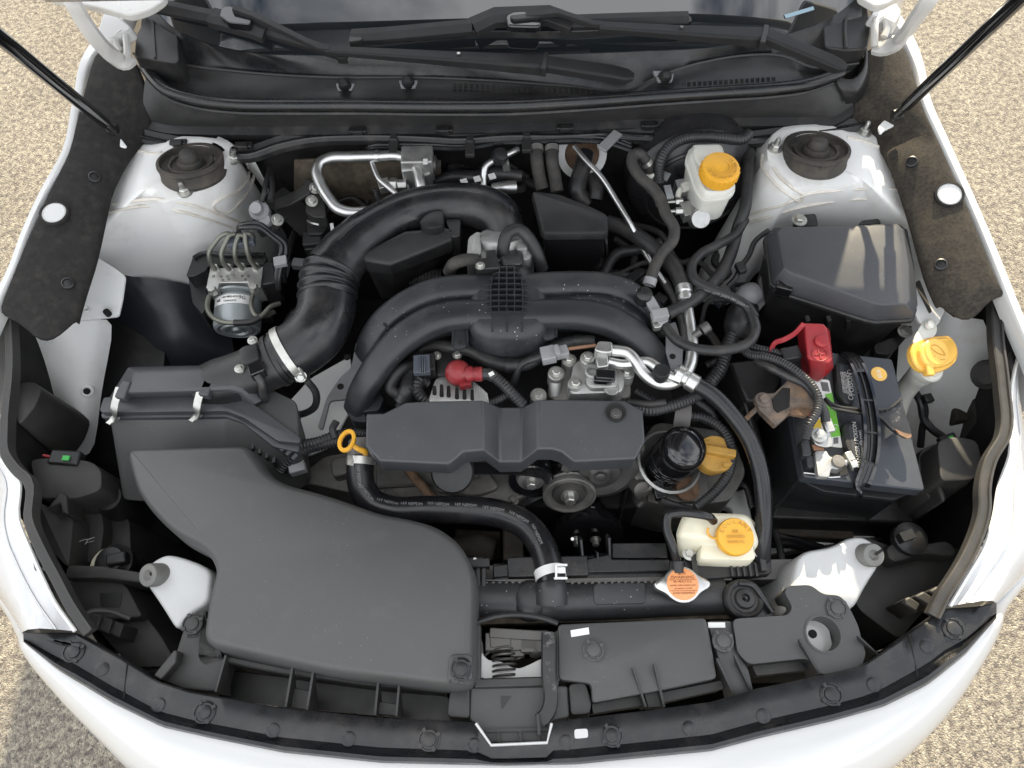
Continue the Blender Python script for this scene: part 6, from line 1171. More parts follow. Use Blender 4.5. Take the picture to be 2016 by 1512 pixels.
M('warning_symbol', JS(*[tube([Z11((x, y, .8565)) + Vector((.0035*math.cos(a), .0035*math.sin(a), 0)) for a in [2*math.pi*i/12 for i in range(13)]], .0005, 5, 1) for x, y in ((850, 690), (935, 1030), (842, 500))]), 'print_white', bt0)
# label sheet
xq = Z11((600, 560, .8448)); 
M('label', prism(fillet(Z11([(545, 545), (690, 560), (790, 1065), (640, 1048)], .8452), .003, 2), .001), 'label_white', bt0)
M('label_green', prism(Z11([(660, 665), (712, 655), (775, 975), (705, 985)], .8459), .001), 'label_green', bt0)
M('label_yellow', prism(Z11([(560, 860), (630, 850), (632, 935), (570, 935)], .8459), .001), 'label_yellow', bt0)
M('label_red', prism(Z11([(525, 805), (565, 800), (570, 835), (535, 835)], .8459), .001), 'red', bt0)
M('barcode', JS(*[prism(Z11([(625 + k*8, 572 + k), (629 + k*8, 572 + k), (645 + k*8, 640 + k), (641 + k*8, 640 + k)], .8459), .0006) for k in range(7)], *[prism(Z11([(722, 990 + k*6), (758, 986 + k*6), (759, 989 + k*6), (723, 993 + k*6)], .8459), .0006) for k in range(8)]), 'ink', bt0)
M('recycle_mark', tube([Z11((738, 905, .8462)) + Vector((.0035*math.cos(a), .0035*math.sin(a), 0)) for a in [2*math.pi*i/9 for i in range(8)]], .0006, 5, 1), 'label_white', bt0)
M('sticker', lathe(Z11((1060, 515, .8425)), UP, [(.0125, -.001), (.0125, .0004)], 28), 'washer_yellow', bt0)
text('lettering', '8/20', Z11((1060, 515, .843)), uy*-1, ux, .0085, 'label_white', bt0, .0001)
# handle: two rails with cross ribs
hp = crv(Z11([(800, 350, .84), (862, 390, .862), (922, 500, .874), (966, 650, .879), (994, 800, .880), (1008, 950, .878), (1004, 1080, .872), (975, 1230, .862), (935, 1330, .85), (910, 1390, .82)]), 5)
nh = len(hp); wdt = [.0078 + .0022*math.sin(math.pi*i/(nh-1)) for i in range(nh)]
fr_ = frames(hp, UP)
for s in (-1, 1): M('handle_rail', sweep([p + f[2]*(s*wd_) for p, f, wd_ in zip(hp, fr_, wdt)], [(-.0022, -.005), (.0022, -.005), (.0022, .002), (-.0022, .002)], True, UP), 'gloss_black', bt0, ang=30)
M('handle_web', grid([[p + f[2]*(s*wd_) + UP*-.0035 for p, f, wd_ in zip(hp, fr_, wdt)] for s in (-1, 1)]), 'battery_black', bt0, sol=.002)
for a0, a1 in ((0, int(nh*.25)), (int(nh*.72), nh)): M('handle_end', grid([[p + f[2]*(s*wd_) + UP*.0015 for p, f, wd_ in list(zip(hp, fr_, wdt))[a0:a1]] for s in (-1, -.4, .4, 1)]), 'battery_black', bt0, sol=.003)
M('handle_spine', sweep(hp[int(nh*.22):int(nh*.76)], [(-.001, -.005), (.001, -.005), (.001, 0), (-.001, 0)], True, UP), 'plastic', bt0)
for t in (.38, .55):
    i = int(nh*t); M('handle_rib', bar(hp[i] - fr_[i][2]*wdt[i], hp[i] + fr_[i][2]*wdt[i], .003, .006), 'plastic', bt0)
for k in range(3):
    for a0, a1 in ((2, int(nh*.22)), (int(nh*.76), nh - 3)): M('handle_groove', tube([p + f[2]*((k-1)*.006) + UP*.0022 for p, f in list(zip(hp, fr_))[a0:a1]], .0009, 5, 1), 'plastic_grey', bt0)
# hold down
hd_ = thing('battery_holddown', 'black hold-down bar across the battery with a rusty left bracket', 'hold-down', Z11((900, 790, .85)))
M('crossbar', prism(fillet(Z11([(650, 680), (715, 735), (800, 765), (880, 772), (1030, 775), (1120, 772), (1180, 730), (1225, 700), (1242, 770), (1285, 880), (1308, 968), (1270, 992), (1170, 935), (1060, 830), (880, 800), (740, 780), (670, 720)], .868), .005, 3), .006, 0, .0015), 'worn_black', hd_)
M('crossbar_edge', JS(tube(Z11([(660, 690, .871), (720, 738, .871), (880, 772, .871), (1030, 778, .871), (1130, 770, .871), (1222, 704, .871)]), .002, 6), tube(Z11([(700, 765, .871), (880, 800, .871), (1060, 832, .871), (1170, 934, .871)]), .002, 6)), 'plastic_grey', hd_)
M('chipped_end', prism(Z11([(1175, 920), (1240, 950), (1305, 965), (1300, 985), (1275, 995), (1215, 965)], .8695), .003), 'rust', hd_)
M('bracket', rings([[v - UP*.012 for v in Z11([(135, 700, .872), (175, 790, .872), (290, 905, .872), (405, 805, .872), (520, 826, .872), (590, 770, .872), (590, 640, .872), (540, 560, .872), (385, 560, .872), (290, 650, .872), (150, 660, .872)])], Z11([(135, 690, .874), (170, 780, .874), (295, 895, .874), (400, 800, .880), (520, 820, .884), (588, 765, .884), (588, 640, .884), (540, 560, .884), (385, 555, .884), (285, 655, .878), (150, 660, .876)])]), 'scabby_steel', hd_, bev=.002)
M('bracket_rust', prism(Z11([(400, 800), (430, 762), (520, 768), (575, 790), (520, 826), (410, 818)], .8868), .002), 'rust', hd_)
M('bracket_dark', prism(Z11([(270, 700), (380, 570), (400, 620), (395, 760), (310, 800), (280, 770)], .8805), .003), 'void', hd_)
M('nut', hexbolt(Z11((200, 710, .876)), UP, .008, .008), 'scabby_steel', hd_)
M('rod', tube(Z11([(70, 850, .84), (120, 800, .855), (170, 760, .862)]), .004, 10), 'scabby_steel', hd_)
# terminals
rt_ = thing('terminal_cover', 'red plastic battery terminal cover with an embossed plus', 'terminal cover', Z11((600, 330, .86)))
tq = Z11([(500, 135), (645, 142), (672, 172), (712, 405), (690, 432), (546, 408), (526, 392)], .905); lq = Z11([(478, 160), (660, 160), (694, 190), (722, 470), (642, 532), (545, 506), (512, 425)], .868)
M('shell', rings([[v - UP*.02 for v in lq], lq, [a_.lerp(b_, .85) for a_, b_ in zip(lq, tq)], [v - UP*.0 for v in tq], off2(tq, -.002)]), 'red', rt_, bev=.003, seg=3, ang=30)
M('button', lathe(Z11((628, 275, .905)), UP, [(.0105, -.001), (.0105, .003), (.0095, .0042), (.0, .0045)], 22), 'red', rt_, ang=35)
pc = Z11((618, 368, .9056))
M('plus_mark', J(tube([pc + Vector((.0115*math.cos(a), .0115*math.sin(a), 0)) for a in [2*math.pi*i/20 for i in range(21)]], .0006, 5, 1), box(pc, .016, .0022, .001, .1), box(pc, .0022, .016, .001, .1)), 'red_dusty', rt_)
M('flap', sweep(crv(Z11([(500, 140, .91), (430, 215, .90), (350, 260, .895), (285, 285, .89), (262, 330, .885), (300, 385, .875)]), 4), [(-.004, -.001), (.004, -.001), (.004, .001), (-.004, .001)], True, Vector((.3, -.6, .6))), 'red', rt_)
M('cable_lug', box(Z11((400, 370, .885)), .03, .022, .014, .2), 'plastic', rt_, bev=.002)
ng = thing('negative_terminal', 'grey metal negative battery terminal clamp with bolts', 'terminal', Z11((660, 1180, .845)))
M('clamp_plate', prism(fillet(Z11([(583, 1090), (672, 1085), (690, 1125), (725, 1140), (770, 1150), (790, 1190), (760, 1225), (705, 1215), (690, 1282), (608, 1276)], .866), .003, 2), .012, 0, .001), 'cast_alu', ng)
M('post', lathe(Z11((755, 1170, .866)), UP, [(.011, -.02), (.010, .003), (.009, .0045), (.0, .0045)], 22), 'cast_dark', ng)
M('clamp_bolt', J(hexbolt(Z11((845, 1195, .862)), Vector((1, .2, .3)), .006, .010), box(Z11((835, 1135, .862)), .011, .014, .012, .3), cyl(Z11((800, 1190, .862)), Z11((850, 1130, .862)), .004)), 'zinc', ng, bev=.001)
M('upper_lug', J(prism(fillet(Z11([(553, 965), (575, 935), (700, 945), (722, 1050), (665, 1060), (590, 1040)], .868), .004, 3), .004), box(Z11((680, 900, .868)), .014, .022, .008, .15)), 'machined', ng, bev=.001)
M('lug_bolt', hexbolt(Z11((612, 972, .8725)), UP, .0075, .008), 'zinc', ng)
M('copper_strap', prism(Z11([(560, 1040), (650, 1045), (652, 1085), (578, 1085)], .862), .003), 'copper_wire', ng)
M('sensor_plug', J(prism(fillet(Z11([(480, 1005), (540, 998), (560, 1120), (495, 1125)], .87), .003, 2), .02), prism(fillet(Z11([(515, 1120), (575, 1118), (585, 1210), (530, 1205)], .86), .003, 2), .012)), 'battery_black', ng, bev=.0015)
bcab = thing('battery_cable', 'black corrugated battery cable arching over the hold-down bracket', 'cable', Z11((560, 560, .88)))
M('cable', tube(Z11([(20, 300, .86), (100, 370, .87), (210, 385, .885), (330, 425, .895), (450, 500, .902), (550, 590, .902), (605, 690, .90), (600, 790, .898), (545, 890, .893), (510, 995, .88)]), .0066, 12, corr=.0042, depth=.16), 'loom', bcab)
M('cable', tube(Z11([(60, 290, .86), (180, 330, .875), (260, 345, .88), (380, 380, .885), (440, 390, .885)]), .006, 12, corr=.0042, depth=.16), 'loom', bcab)
M('cable', tube(Z11([(150, 420, .87), (260, 470, .885), (400, 540, .892), (520, 600, .893), (600, 700, .89), (650, 790, .885), (665, 870, .878)]), .0068, 12), 'tape', bcab)
tr_ = thing('battery_tray', 'dark battery tray wall between battery and hoses', 'tray', U(1520, 900, .5))
M('wall', JS(prism(PL([(1435, 712), (1560, 700), (1520, 790), (1470, 790)], .80), .2), prism(PL([(1540, 940), (1800, 985), (1800, 1030), (1520, 1020)], .66), .1)), 'plastic', tr_, bev=.004)
M('side', grid([PL([(1440, 715, .80), (1468, 790, .79), (1500, 900, .77)]), PL([(1470, 735, .62), (1490, 800, .6), (1515, 900, .6)])]), 'plastic_dusty', tr_, sol=.004)
# lower right: rails and hoses in the shade
sr = thing('frame_rail', 'dusty painted frame rail low under the battery', 'rail', U(1600, 1040, .5))
M('rail', bar(PL([(1510, 1030)], .60)[0], PL([(1680, 1040)], .60)[0], .04, .05), 'grime', sr, bev=.004)
M('rail', bar(PL([(1480, 1080)], .56)[0], PL([(1780, 1030)], .58)[0], .03, .04), 'bay_paint', sr, bev=.004)
M('rail_panel', prism(PL([(1400, 985), (1470, 960), (1490, 1070), (1470, 1100), (1440, 1000)], .58), .03), 'bay_paint', sr, bev=.004)
lh = thing('lower_lines', 'pair of black cooler lines beneath the battery tray', 'hose', U(1560, 1080, .55))
M('line', tube(PL([(1470, 1075, .62), (1530, 1070, .62), (1600, 1080, .60), (1650, 1095, .58)]), .008, 10), 'rubber_gloss', lh)
M('line', tube(PL([(1500, 1050, .63), (1560, 1062, .62), (1620, 1080, .60)]), .007, 10), 'rubber_gloss', lh)
M('line', tube(PL([(1525, 1040, .65), (1535, 1080, .63), (1545, 1130, .62)]), .006, 10), 'rubber', lh)
# ================================================================== washer filler
wf = thing('washer_filler', 'milky washer filler neck with a bright yellow flip cap', 'washer filler', U(1800, 740, .7))
wa = Vector((.26, -.22, .94)).normalized()
M('neck', tube(PL([(1764, 815, .72), (1776, 780, .75), (1796, 752, .785), (1815, 735, .815), (1830, 718, .84)]), [.0165, .0165, .017, .020, .021], 22, 6), 'milky', wf, ang=60)
M('collar', lathe(U(1826, 724, .835), wa, [(.0235, -.010), (.025, -.004), (.025, .006), (.022, .009)], 26), 'milky', wf)
cpc = U(1838, 706, .852)
cpp = [CAM + (v - CAM)*((cpc - CAM).dot(wa)/(v - CAM).dot(wa)) for v in crv(Z11([(1298, 340), (1325, 285), (1400, 250), (1500, 234), (1585, 238), (1632, 300), (1643, 385), (1610, 445), (1540, 490), (1450, 508), (1360, 482), (1310, 420)], .86), 3, True)]; cpc = sum(cpp, Vector())/len(cpp)
M('cap_base', rings([[v - wa*.009 for v in cpp], cpp, [cpc + (v - cpc)*.96 + wa*.002 for v in cpp]]), 'washer_yellow', wf, ang=40)
M('cap_lid', rings([[cpc + (v - cpc)*.80 + wa*.002 for v in cpp], [cpc + (v - cpc)*.79 + wa*.008 for v in cpp], [cpc + (v - cpc)*.74 + wa*.010 for v in cpp]]), 'washer_yellow', wf, ang=40)
M('cap_dome', lathe(cpc + wa*.008 - XA*.006, wa, [(.0225, -.004), (.0225, .004), (.021, .0055), (.0, .006)], 34), 'washer_yellow', wf, ang=35)
v1 = wa.cross(XA).normalized(); u1 = v1.cross(wa).normalized()
M('cap_tab', box(Z11((1425, 480, .855)), .014, .022, .012, R=Matrix((u1, v1, wa)).transposed()), 'washer_yellow', wf, bev=.002)
gp = cpc + wa*.0142 - XA*.004
M('spray_symbol', J(tube([gp + u1*x*.001 + v1*y*.001 for x, y in ((-15, 8), (-9, 1), (0, -4), (12, -6))], .0007, 5), tube([gp + u1*x*.001 + v1*y*.001 for x, y in ((-12, 9), (-3, 10), (6, 4), (12, -4))], .0006, 5), *[box(gp + u1*x*.001 + v1*y*.001, .003, .0012, .0008, R=Matrix((u1, v1, wa)).transposed()) for x, y in ((-12, -4), (-8, -8), (-3, -11), (3, -13), (8, -13))]), 'yellow_dirty', wf)
M('mount_ear', prism(fillet(Z6([(1480, 500), (1510, 465), (1550, 470), (1570, 510), (1560, 555), (1480, 580), (1440, 600), (1450, 560)], .865), .012, 4), .006), 'milky', wf, bev=.001)
M('ear_pin', lathe(Z6((1522, 500, .867)), Vector((.3, -.3, 1)), [(.008, 0), (.007, .006), (.004, .008)], 12), 'milky', wf)
rl_ = thing('lamp_relay', 'small brown relay hanging on the white apron beside the headlight', 'relay', U(1890, 825, .6))
M('case', box(U(1892, 822, .66), .04, .025, .035, .0), 'grime', rl_, bev=.004); M('ear', prism(fillet(PL([(1888, 798), (1900, 784), (1912, 790), (1912, 812), (1888, 812)], .675), .005, 3), .004), 'zinc', rl_)
M('leads', JS(tube(PL([(1888, 838, .65), (1895, 850, .64), (1910, 856, .63)]), .002, 6), tube(PL([(1896, 838, .65), (1905, 848, .64), (1925, 850, .63)]), .002, 6)), 'rubber', rl_)
hl_ = thing('headlight_harness', 'taped wire running down the right apron to the headlight plug', 'wiring', U(1820, 800, .65))
M('wire', tube(PL([(1795, 762, .72), (1812, 790, .72), (1822, 830, .70), (1835, 845, .70), (1858, 862, .71), (1866, 872, .72)]), .007, 10), 'tape', hl_); M('strand', tube(PL([(1812, 785, .72), (1820, 800, .71), (1815, 850, .68), (1812, 880, .66)]), .006, 10), 'tape', hl_)
M('clip', box(U(1826, 785, .735), .016, .016, .012, .2), 'plastic', hl_, bev=.002); M('plug', box(U(1866, 868, .735), .03, .02, .012, .3), 'plastic', hl_, bev=.002); M('green_lock', box(U(1872, 862, .744), .008, .006, .004, .3), 'green', hl_)
hl2 = thing('headlight_plug', 'black plug with a green lock beside the left headlight', 'connector', U(130, 905, .7))
M('plug', box(U(132, 904, .76), .05, .025, .02, -.1), 'plastic', hl2, bev=.003); M('green_lock', box(U(130, 902, .772), .011, .008, .003, -.1), 'green', hl2); M('red_wire', tube(PL([(85, 896, .765), (105, 900, .765), (120, 903, .765)]), .0022, 6), 'red', hl2)
M('boot', rings([fillet(PL([(30, 760, .70), (75, 755, .70), (92, 890, .66), (40, 900, .66)]), .01, 3), fillet(PL([(28, 752, .80), (62, 745, .80), (86, 765, .79), (82, 790, .79), (40, 800, .80)]), .01, 3)][::1]) if 0 else prism(fillet(PL([(28, 756), (62, 748), (84, 764), (70, 800), (36, 840), (24, 800)], .80), .012, 4), .14, .01, .004), 'plastic_dusty', hl2)
# ================================================================== brake booster and master cylinder
bb = thing('brake_booster', 'large round black brake booster against the firewall', 'brake booster', U(1370, 380, .7))
bcn = U(1364, 366, .832); bax = Vector((.02, -1, .12)).normalized()
M('shell', lathe(bcn, bax, [(.09, -.10), (.118, -.07), (.122, -.03), (.118, -.02), (.118, -.010), (.112, .0), (.095, .012), (.07, .02), (.05, .026), (.03, .03)], 56), 'booster_black', bb, ang=30)
M('ring_bead', lathe(bcn, bax, [(.092, .012), (.094, .017), (.090, .019), (.086, .017)], 56, False), 'booster_black', bb)
M('stud_plate', JS(box(Z12((1160, 545, .90)), .012, .03, .003, .1), box(Z12((1135, 430, .905)), .014, .018, .003, -.5)), 'zinc', bb)
M('check_valve', JS(cyl(Z12((1050, 420, .905)), Z12((1055, 470, .89)), .008), cyl(Z12((1040, 400, .91)), Z12((1048, 425, .905)), .0105)), 'milky', bb)
mc = thing('brake_master_cylinder', 'milky brake fluid reservoir with a yellow cap on its silver master cylinder', 'brake reservoir', U(1390, 380, .85))
r0 = fillet(Z12([(1300, 270), (1330, 195), (1350, 185), (1530, 183), (1555, 200), (1590, 300), (1645, 440), (1640, 500), (1600, 535), (1480, 555), (1420, 550), (1375, 490)], .952), .008, 3)
M('reservoir', rings([[v - UP*.075 + Vector((0, .0, 0)) for v in off2(r0, -.004)], [v - UP*.022 for v in r0], [v - UP*.021 for v in off2(r0, .003)], [v - UP*.015 for v in off2(r0, .003)], [v - UP*.014 for v in r0], [v - UP*.003 for v in off2(r0, -.002)], off2(r0, -.0055)]), 'milky', mc, ang=40)
M('raised_top', prism(fillet(Z12([(1335, 250), (1352, 198), (1525, 196), (1550, 270), (1480, 300), (1400, 360)], .957), .01, 3), .008, .002, .002), 'milky', mc)
ca_ = Z12((1540, 360, .982)); cax = Vector((.04, -.08, 1)).normalized()
M('cap', lathe(ca_, cax, [(.031, -.022), (.0315, -.006), (.030, -.001), (.028, 0), (.0, .0004)], 40), 'yellow', mc, ang=35)
for k in range(22):
    a = 2*math.pi*k/22; M('cap_ridge', box(ca_ - cax*.012 + Vector((math.cos(a)*.0317, math.sin(a)*.0317, 0)), .0016, .003, .014, a), 'yellow', mc)
for r_, nch in ((.023, 'CLEAN FILLER CAP BEFORE REMOVING USE ONLY DOT 3'),):
    for i, ch in enumerate(nch):
        if ch == ' ': continue
        a = math.radians(200 - i*360/len(nch)); text('lettering', ch, ca_ + Vector((math.cos(a)*r_, math.sin(a)*r_, .0002)), Vector((math.sin(a), -math.cos(a), 0)), Vector((math.cos(a), math.sin(a), 0)), .0058, 'yellow_dirty', mc, .0003, depth=.0004)
M('cap_mark', J(*[tube([ca_ + Vector((r_*math.cos(a), r_*math.sin(a), .0006)) for a in [2*math.pi*i/24 for i in range(25)]], .0005, 5, 1) for r_ in (.0185, .013)]), 'yellow_dirty', mc)
M('cylinder', J(lathe(Z12((1380, 660, .885)), Vector((0, -.75, .2)), [(.017, -.06), (.0165, .0), (.0165, .02)], 20), lathe(Z12((1393, 735, .895)), Vector((.05, -.6, .75)), [(.014, -.03), (.0165, -.025), (.0165, 0), (.0155, .0012), (.0, .0014)], 26), box(Z12((1310, 680, .88)), .03, .03, .02, .2), box(Z12((1270, 530, .885)), .03, .028, .03, .2)), 'machined', mc, bev=.002)
M('line_fitting', JS(*[J(lathe(Z12((1235, y, .885)), XA, [(.0065, -.006), (.0065, .006)], 6), cyl(Z12((1150, y + 2, .885)), Z12((1240, y, .885)), .003)) for y in (612, 680)]), 'zinc', mc)
M('sensor_clip', J(tube(Z12([(1290, 470, .91), (1270, 500, .905), (1235, 540, .90), (1225, 580, .895)]), .005, 8), box(Z12((1285, 505, .91)), .016, .012, .01, .3)), 'milky', mc)
# ================================================================== hoses on the right of the engine
def hose(label, pts, r, mat='rubber', name='hose', nm='rubber_hose', bands=(), **kw):
    h = thing(nm, label, 'hose', pts[len(pts)//2]); M(name, tube(pts, r, 14, 7, **kw), mat, h, ang=60)
    for i, m_, wd, rr in bands:
        j = min(i, len(pts)-2); ax = (pts[min(i+1, len(pts)-1)] - pts[max(0, i-1)]); M('hose_clamp', lathe(pts[i], ax, [(rr, -wd/2), (rr + .0012, -wd/2), (rr + .0012, wd/2), (rr, wd/2)], 20, False), m_, h)
    return h
hose('dusty grey vacuum hose in front of the brake booster', Z12([(1050, 420, .90), (1000, 330, .925), (945, 268, .94), (905, 275, .942), (895, 320, .94), (950, 430, .935), (1050, 520, .93), (1100, 590, .925), (1140, 700, .92), (1200, 810, .912), (1190, 890, .907), (1110, 985, .90), (1060, 1080, .895), (1025, 1190, .885)]), .0095, 'rubber_old', bands=((1, 'zinc', .008, .0096), (13, 'connector_grey', .012, .0096)))
pr = hose('printed black hose looping round beside the fuse box', Z12([(1710, 740, .875), (1640, 850, .875), (1500, 930, .88), (1380, 1000, .885), (1325, 1080, .888), (1345, 1170, .89), (1450, 1235, .892), (1600, 1295, .893), (1720, 1365, .893), (1780, 1450, .892)]) + Z6([(605, 440, .892), (625, 520, .892), (590, 590, .892), (500, 625, .892), (400, 632, .891), (300, 618, .89), (220, 580, .888), (170, 525, .885), (140, 480, .882)]), .0082, 'rubber')
gP = tube(Z12([(1345, 1170, .89), (1450, 1235, .892), (1600, 1295, .893), (1720, 1365, .893), (1780, 1450, .892)]), .0082, 14, 7)
for a, b in (((1375, 566), (1405, 577)), ((1412, 578), (1440, 588)), ((1446, 591), (1468, 603))): printline([a, b], '169 J30R9 08', .006, pr, 'print_grey', gP)
M('hose_bracket', prism(fillet(Z6([(85, 455), (140, 430), (160, 470), (135, 510), (100, 515)], .895), .003, 2), .012), 'zinc', pr, bev=.001)
hose('black hose running down between the brake reservoir and strut tower', Z12([(1740, 250, .90), (1735, 380, .90), (1725, 520, .895), (1705, 680, .885), (1660, 800, .87), (1620, 950, .865), (1555, 1100, .87), (1440, 1240, .88), (1300, 1350, .885), (1150, 1420, .885)]), .0105, 'rubber')
hose('short corrugated loom above the brake reservoir', Z12([(1085, 480, .90), (1095, 330, .925), (1150, 230, .935), (1260, 160, .94), (1400, 145, .94), (1550, 150, .94), (1700, 155, .935), (1740, 120, .935)]), .0095, 'loom', nm='corrugated_loom', corr=.005, depth=.14)
hose('thin bright steel line slanting across the firewall', Z12([(480, 215, .915), (560, 310, .915), (680, 440, .912), (780, 600, .90), (890, 785, .885), (1000, 1000, .85), (1130, 1200, .82)]), .0048, 'alu_tube', name='pipe', nm='steel_line')
hose('thin dark line beside the vacuum hose', Z12([(945, 440, .91), (1000, 520, .905), (1060, 590, .90), (1080, 650, .895)]), .003, 'rubber', nm='thin_hose')
hose('left of two heater hoses dropping from the firewall', Z12([(205, 235, .905), (210, 320, .90), (225, 420, .885), (250, 520, .87)]), .0115, 'rubber_old', nm='heater_hose', bands=((0, 'zinc', .010, .0116),))
hose('right of two heater hoses dropping from the firewall', Z12([(318, 235, .905), (320, 320, .90), (335, 420, .885), (355, 540, .87)]), .0115, 'rubber_old', nm='heater_hose', bands=((0, 'zinc', .010, .0116),))
hose('black loom hanging between heater hoses and booster', Z12([(560, 270, .88), (540, 360, .88), (510, 460, .87), (500, 540, .86), (560, 620, .84)]), .0155, 'tape', nm='taped_loom')
hose('thick black taped loom behind the vacuum box', Z12([(600, 440, .86), (640, 520, .86), (630, 600, .85)]), .013, 'tape', nm='taped_loom')
hose('low black hose under the long air conditioning hose', PL([(1180, 560, .80), (1215, 500, .82), (1260, 490, .83), (1300, 478, .83)]), .010, 'rubber')
hose('grey steel tube bent beside the suction pipe', PL([(1290, 530, .80), (1330, 600, .80), (1340, 680, .80), (1325, 705, .80)]), .006, 'dark_steel', nm='steel_tube')
hose('corrugated loom looping around the oil filler cap', PL([(1345, 818, .80), (1390, 825, .80), (1425, 850, .80), (1440, 890, .795), (1435, 930, .785), (1410, 965, .775), (1370, 1000, .765)]), .008, 'loom', nm='corrugated_loom', corr=.005, depth=.16)
hose('ribbed loom leaving the right end of the belt cover', PL([(1240, 800, .83), (1280, 808, .835), (1320, 800, .838), (1370, 780, .835), (1400, 755, .82), (1420, 720, .80)]), .009, 'loom', nm='corrugated_loom', corr=.005, depth=.14)
hose('thin black wire along the top of the right loom', PL([(1235, 792, .84), (1280, 795, .845), (1310, 792, .845)]), .0055, 'rubber', nm='thin_hose')
hose('corrugated loom below the compressor crimp', PL([(1250, 770, .82), (1275, 785, .82), (1300, 800, .82)]), .007, 'loom', nm='corrugated_loom', corr=.005)
hose('dark loom beside the oil filter bracket', PL([(1370, 790, .80), (1400, 815, .79), (1412, 840, .78)]), .006, 'loom', nm='corrugated_loom', corr=.005)
eb = thing('lifting_bracket', 'grey steel lifting bracket at the right end of the manifold', 'bracket', U(1290, 600, .85))
M('arm', JS(sweep(Z12([(985, 1275, .905), (1030, 1330, .903), (1080, 1420, .90), (1130, 1490, .895)]), [(-.008, -.004), (.008, -.004), (.008, .002), (-.008, .002)], True, UP), box(Z12((1095, 1430, .906)), .026, .016, .014, .15)), 'connector_grey', eb, bev=.001)
M('sensor_cap', lathe(Z12((985, 1275, .912)), UP, [(.013, -.02), (.013, 0), (.009, .004), (.007, .010)], 18), 'plastic', eb)
M('plate', prism(fillet(Z6([(160, 500), (210, 480), (250, 610), (245, 720), (190, 735), (160, 640)], .86), .004, 2), .004), 'connector_grey', eb, bev=.001); M('plate_hole', lathe(Z6((195, 662, .8606)), UP, [(.005, -.002), (.005, .0002)], 12), 'void', eb)
sn = thing('knock_plug', 'two small black sensor plugs below the oil filter', 'connector', U(1290, 970, .72))
M('plug', J(box(U(1297, 965, .745), .018, .03, .014, .2), box(U(1298, 958, .753), .008, .012, .006, .2)), 'gloss_black', sn, bev=.001); M('stub', JS(lathe(U(1262, 962, .75), Vector((.2, -.6, .6)), [(.014, -.02), (.014, .005), (.009, .008)], 16), tube(PL([(1262, 965, .74), (1268, 985, .72), (1258, 995, .71)]), .006, 8)), 'dark_steel', sn)
M('lead', tube(PL([(1300, 985, .735), (1330, 995, .73), (1360, 1003, .725)]), .006, 10), 'tape', sn)
fbk = thing('filter_bracket', 'dull steel bracket rising behind the oil filter', 'bracket', U(1342, 810, .78))
M('arm', sweep(PL([(1345, 790, .82), (1345, 815, .815), (1340, 845, .80)]), [(-.013, -.002), (.013, -.002), (.013, .002), (-.013, .002)], True, UP), 'dark_steel', fbk)
# ================================================================== firewall pipes
def ypt(x, y, yy): return UY(x, y, yy)
ac2 = thing('firewall_ac_pipe', 'bright aluminium pipe bent in a rectangle before the firewall', 'pipe', Z10((1250, 400, .85)))
M('pipe', tube(Z10([(1770, 470, .885), (1755, 390, .895), (1735, 310, .90), (1690, 235, .905), (1610, 207, .907), (1450, 207, .907), (1250, 212, .905), (1110, 222, .902), (1045, 255, .90), (1022, 315, .895), (1050, 410, .888), (1110, 510, .88), (1160, 570, .876), (1230, 600, .873), (1400, 602, .872), (1560, 602, .87)]), .0098, 18, 6), 'alu_tube', ac2, ang=60)
M('joint', lathe(Z10((1452, 207, .907)), XA, [(.0105, -.004), (.0112, -.002), (.0112, .002), (.0105, .004)], 20), 'alu_tube', ac2)
M('thin_pipe', tube(Z10([(1410, 240, .90), (1430, 300, .895), (1460, 365, .89), (1520, 420, .885), (1600, 490, .875), (1640, 530, .87)]), .0048, 12), 'alu_tube', ac2)
ev = thing('expansion_valve', 'grey expansion valve block with pressure fittings on the firewall', 'valve', Z10((1700, 350, .85)))
M('block', JS(box(Z10((1740, 260, .895)), .055, .04, .05, .0), box(Z10((1690, 330, .88)), .03, .03, .05, .1), lathe(Z10((1790, 330, .885)), UP, [(.012, -.05), (.012, .01)], 16)), 'cast_alu', ev, bev=.003)
M('fitting', JS(lathe(Z10((1580, 410, .875)), XA, [(.011, -.012), (.013, -.008), (.013, .002), (.010, .004), (.010, .02)], 6), box(Z10((1500, 415, .87)), .02, .022, .016, .3), cyl(Z10((1660, 330, .88)), Z10((1665, 500, .85)), .005)), 'machined', ev, bev=.001)
M('label', box(Z10((1790, 245, .921)), .008, .012, .001), 'label_white', ev); M('cap', lathe(Z10((1852, 265, .895)), XA, [(.016, -.004), (.016, .004), (.010, .006), (.002, .012)], 18), 'dark_steel', ev)
M('spring_lead', tube(Z10([(1440, 440, .87), (1450, 490, .86), (1480, 540, .85)]), .005, 8, corr=.004, depth=.3), 'loom', ev)
fp = thing('fuel_lines', 'bundle of dark metal lines clipped along the firewall', 'pipe', U(1000, 290, .88))
for k in range(3):
    M('line', tube(Z2([(330, 870 - k*4, .885), (380, 815 + k*14, .90), (480, 805 + k*17, .905), (700, 803 + k*18, .906), (920, 806 + k*18, .906), (1010, 790 + k*19, .908), (1100, 768 + k*22, .91), (1300, 760 + k*23, .912), (1560, 752 + k*23, .914), (1720, 765 + k*24, .914), (1850, 815 + k*20, .905)]), .0042, 10), 'plastic_satin', fp)
for x, y in ((505, 820), (938, 830), (1258, 805)): M('clip', JS(box(Z2((x, y, .914)), .016, .046, .008, -.02), box(Z2((x, y - 35, .918)), .012, .014, .010)), 'plastic_grey', fp, bev=.001)
M('end_clip', box(Z2((1730, 800, .920)), .018, .05, .006, -.7), 'connector_grey', fp, bev=.001)
gr_ = thing('firewall_grommet', 'white ring grommet with a rust brown centre on the firewall', 'grommet', U(1150, 315, .85))
gc_ = Z12((535, 270, .865)); ga = Vector((0, -.75, .66))
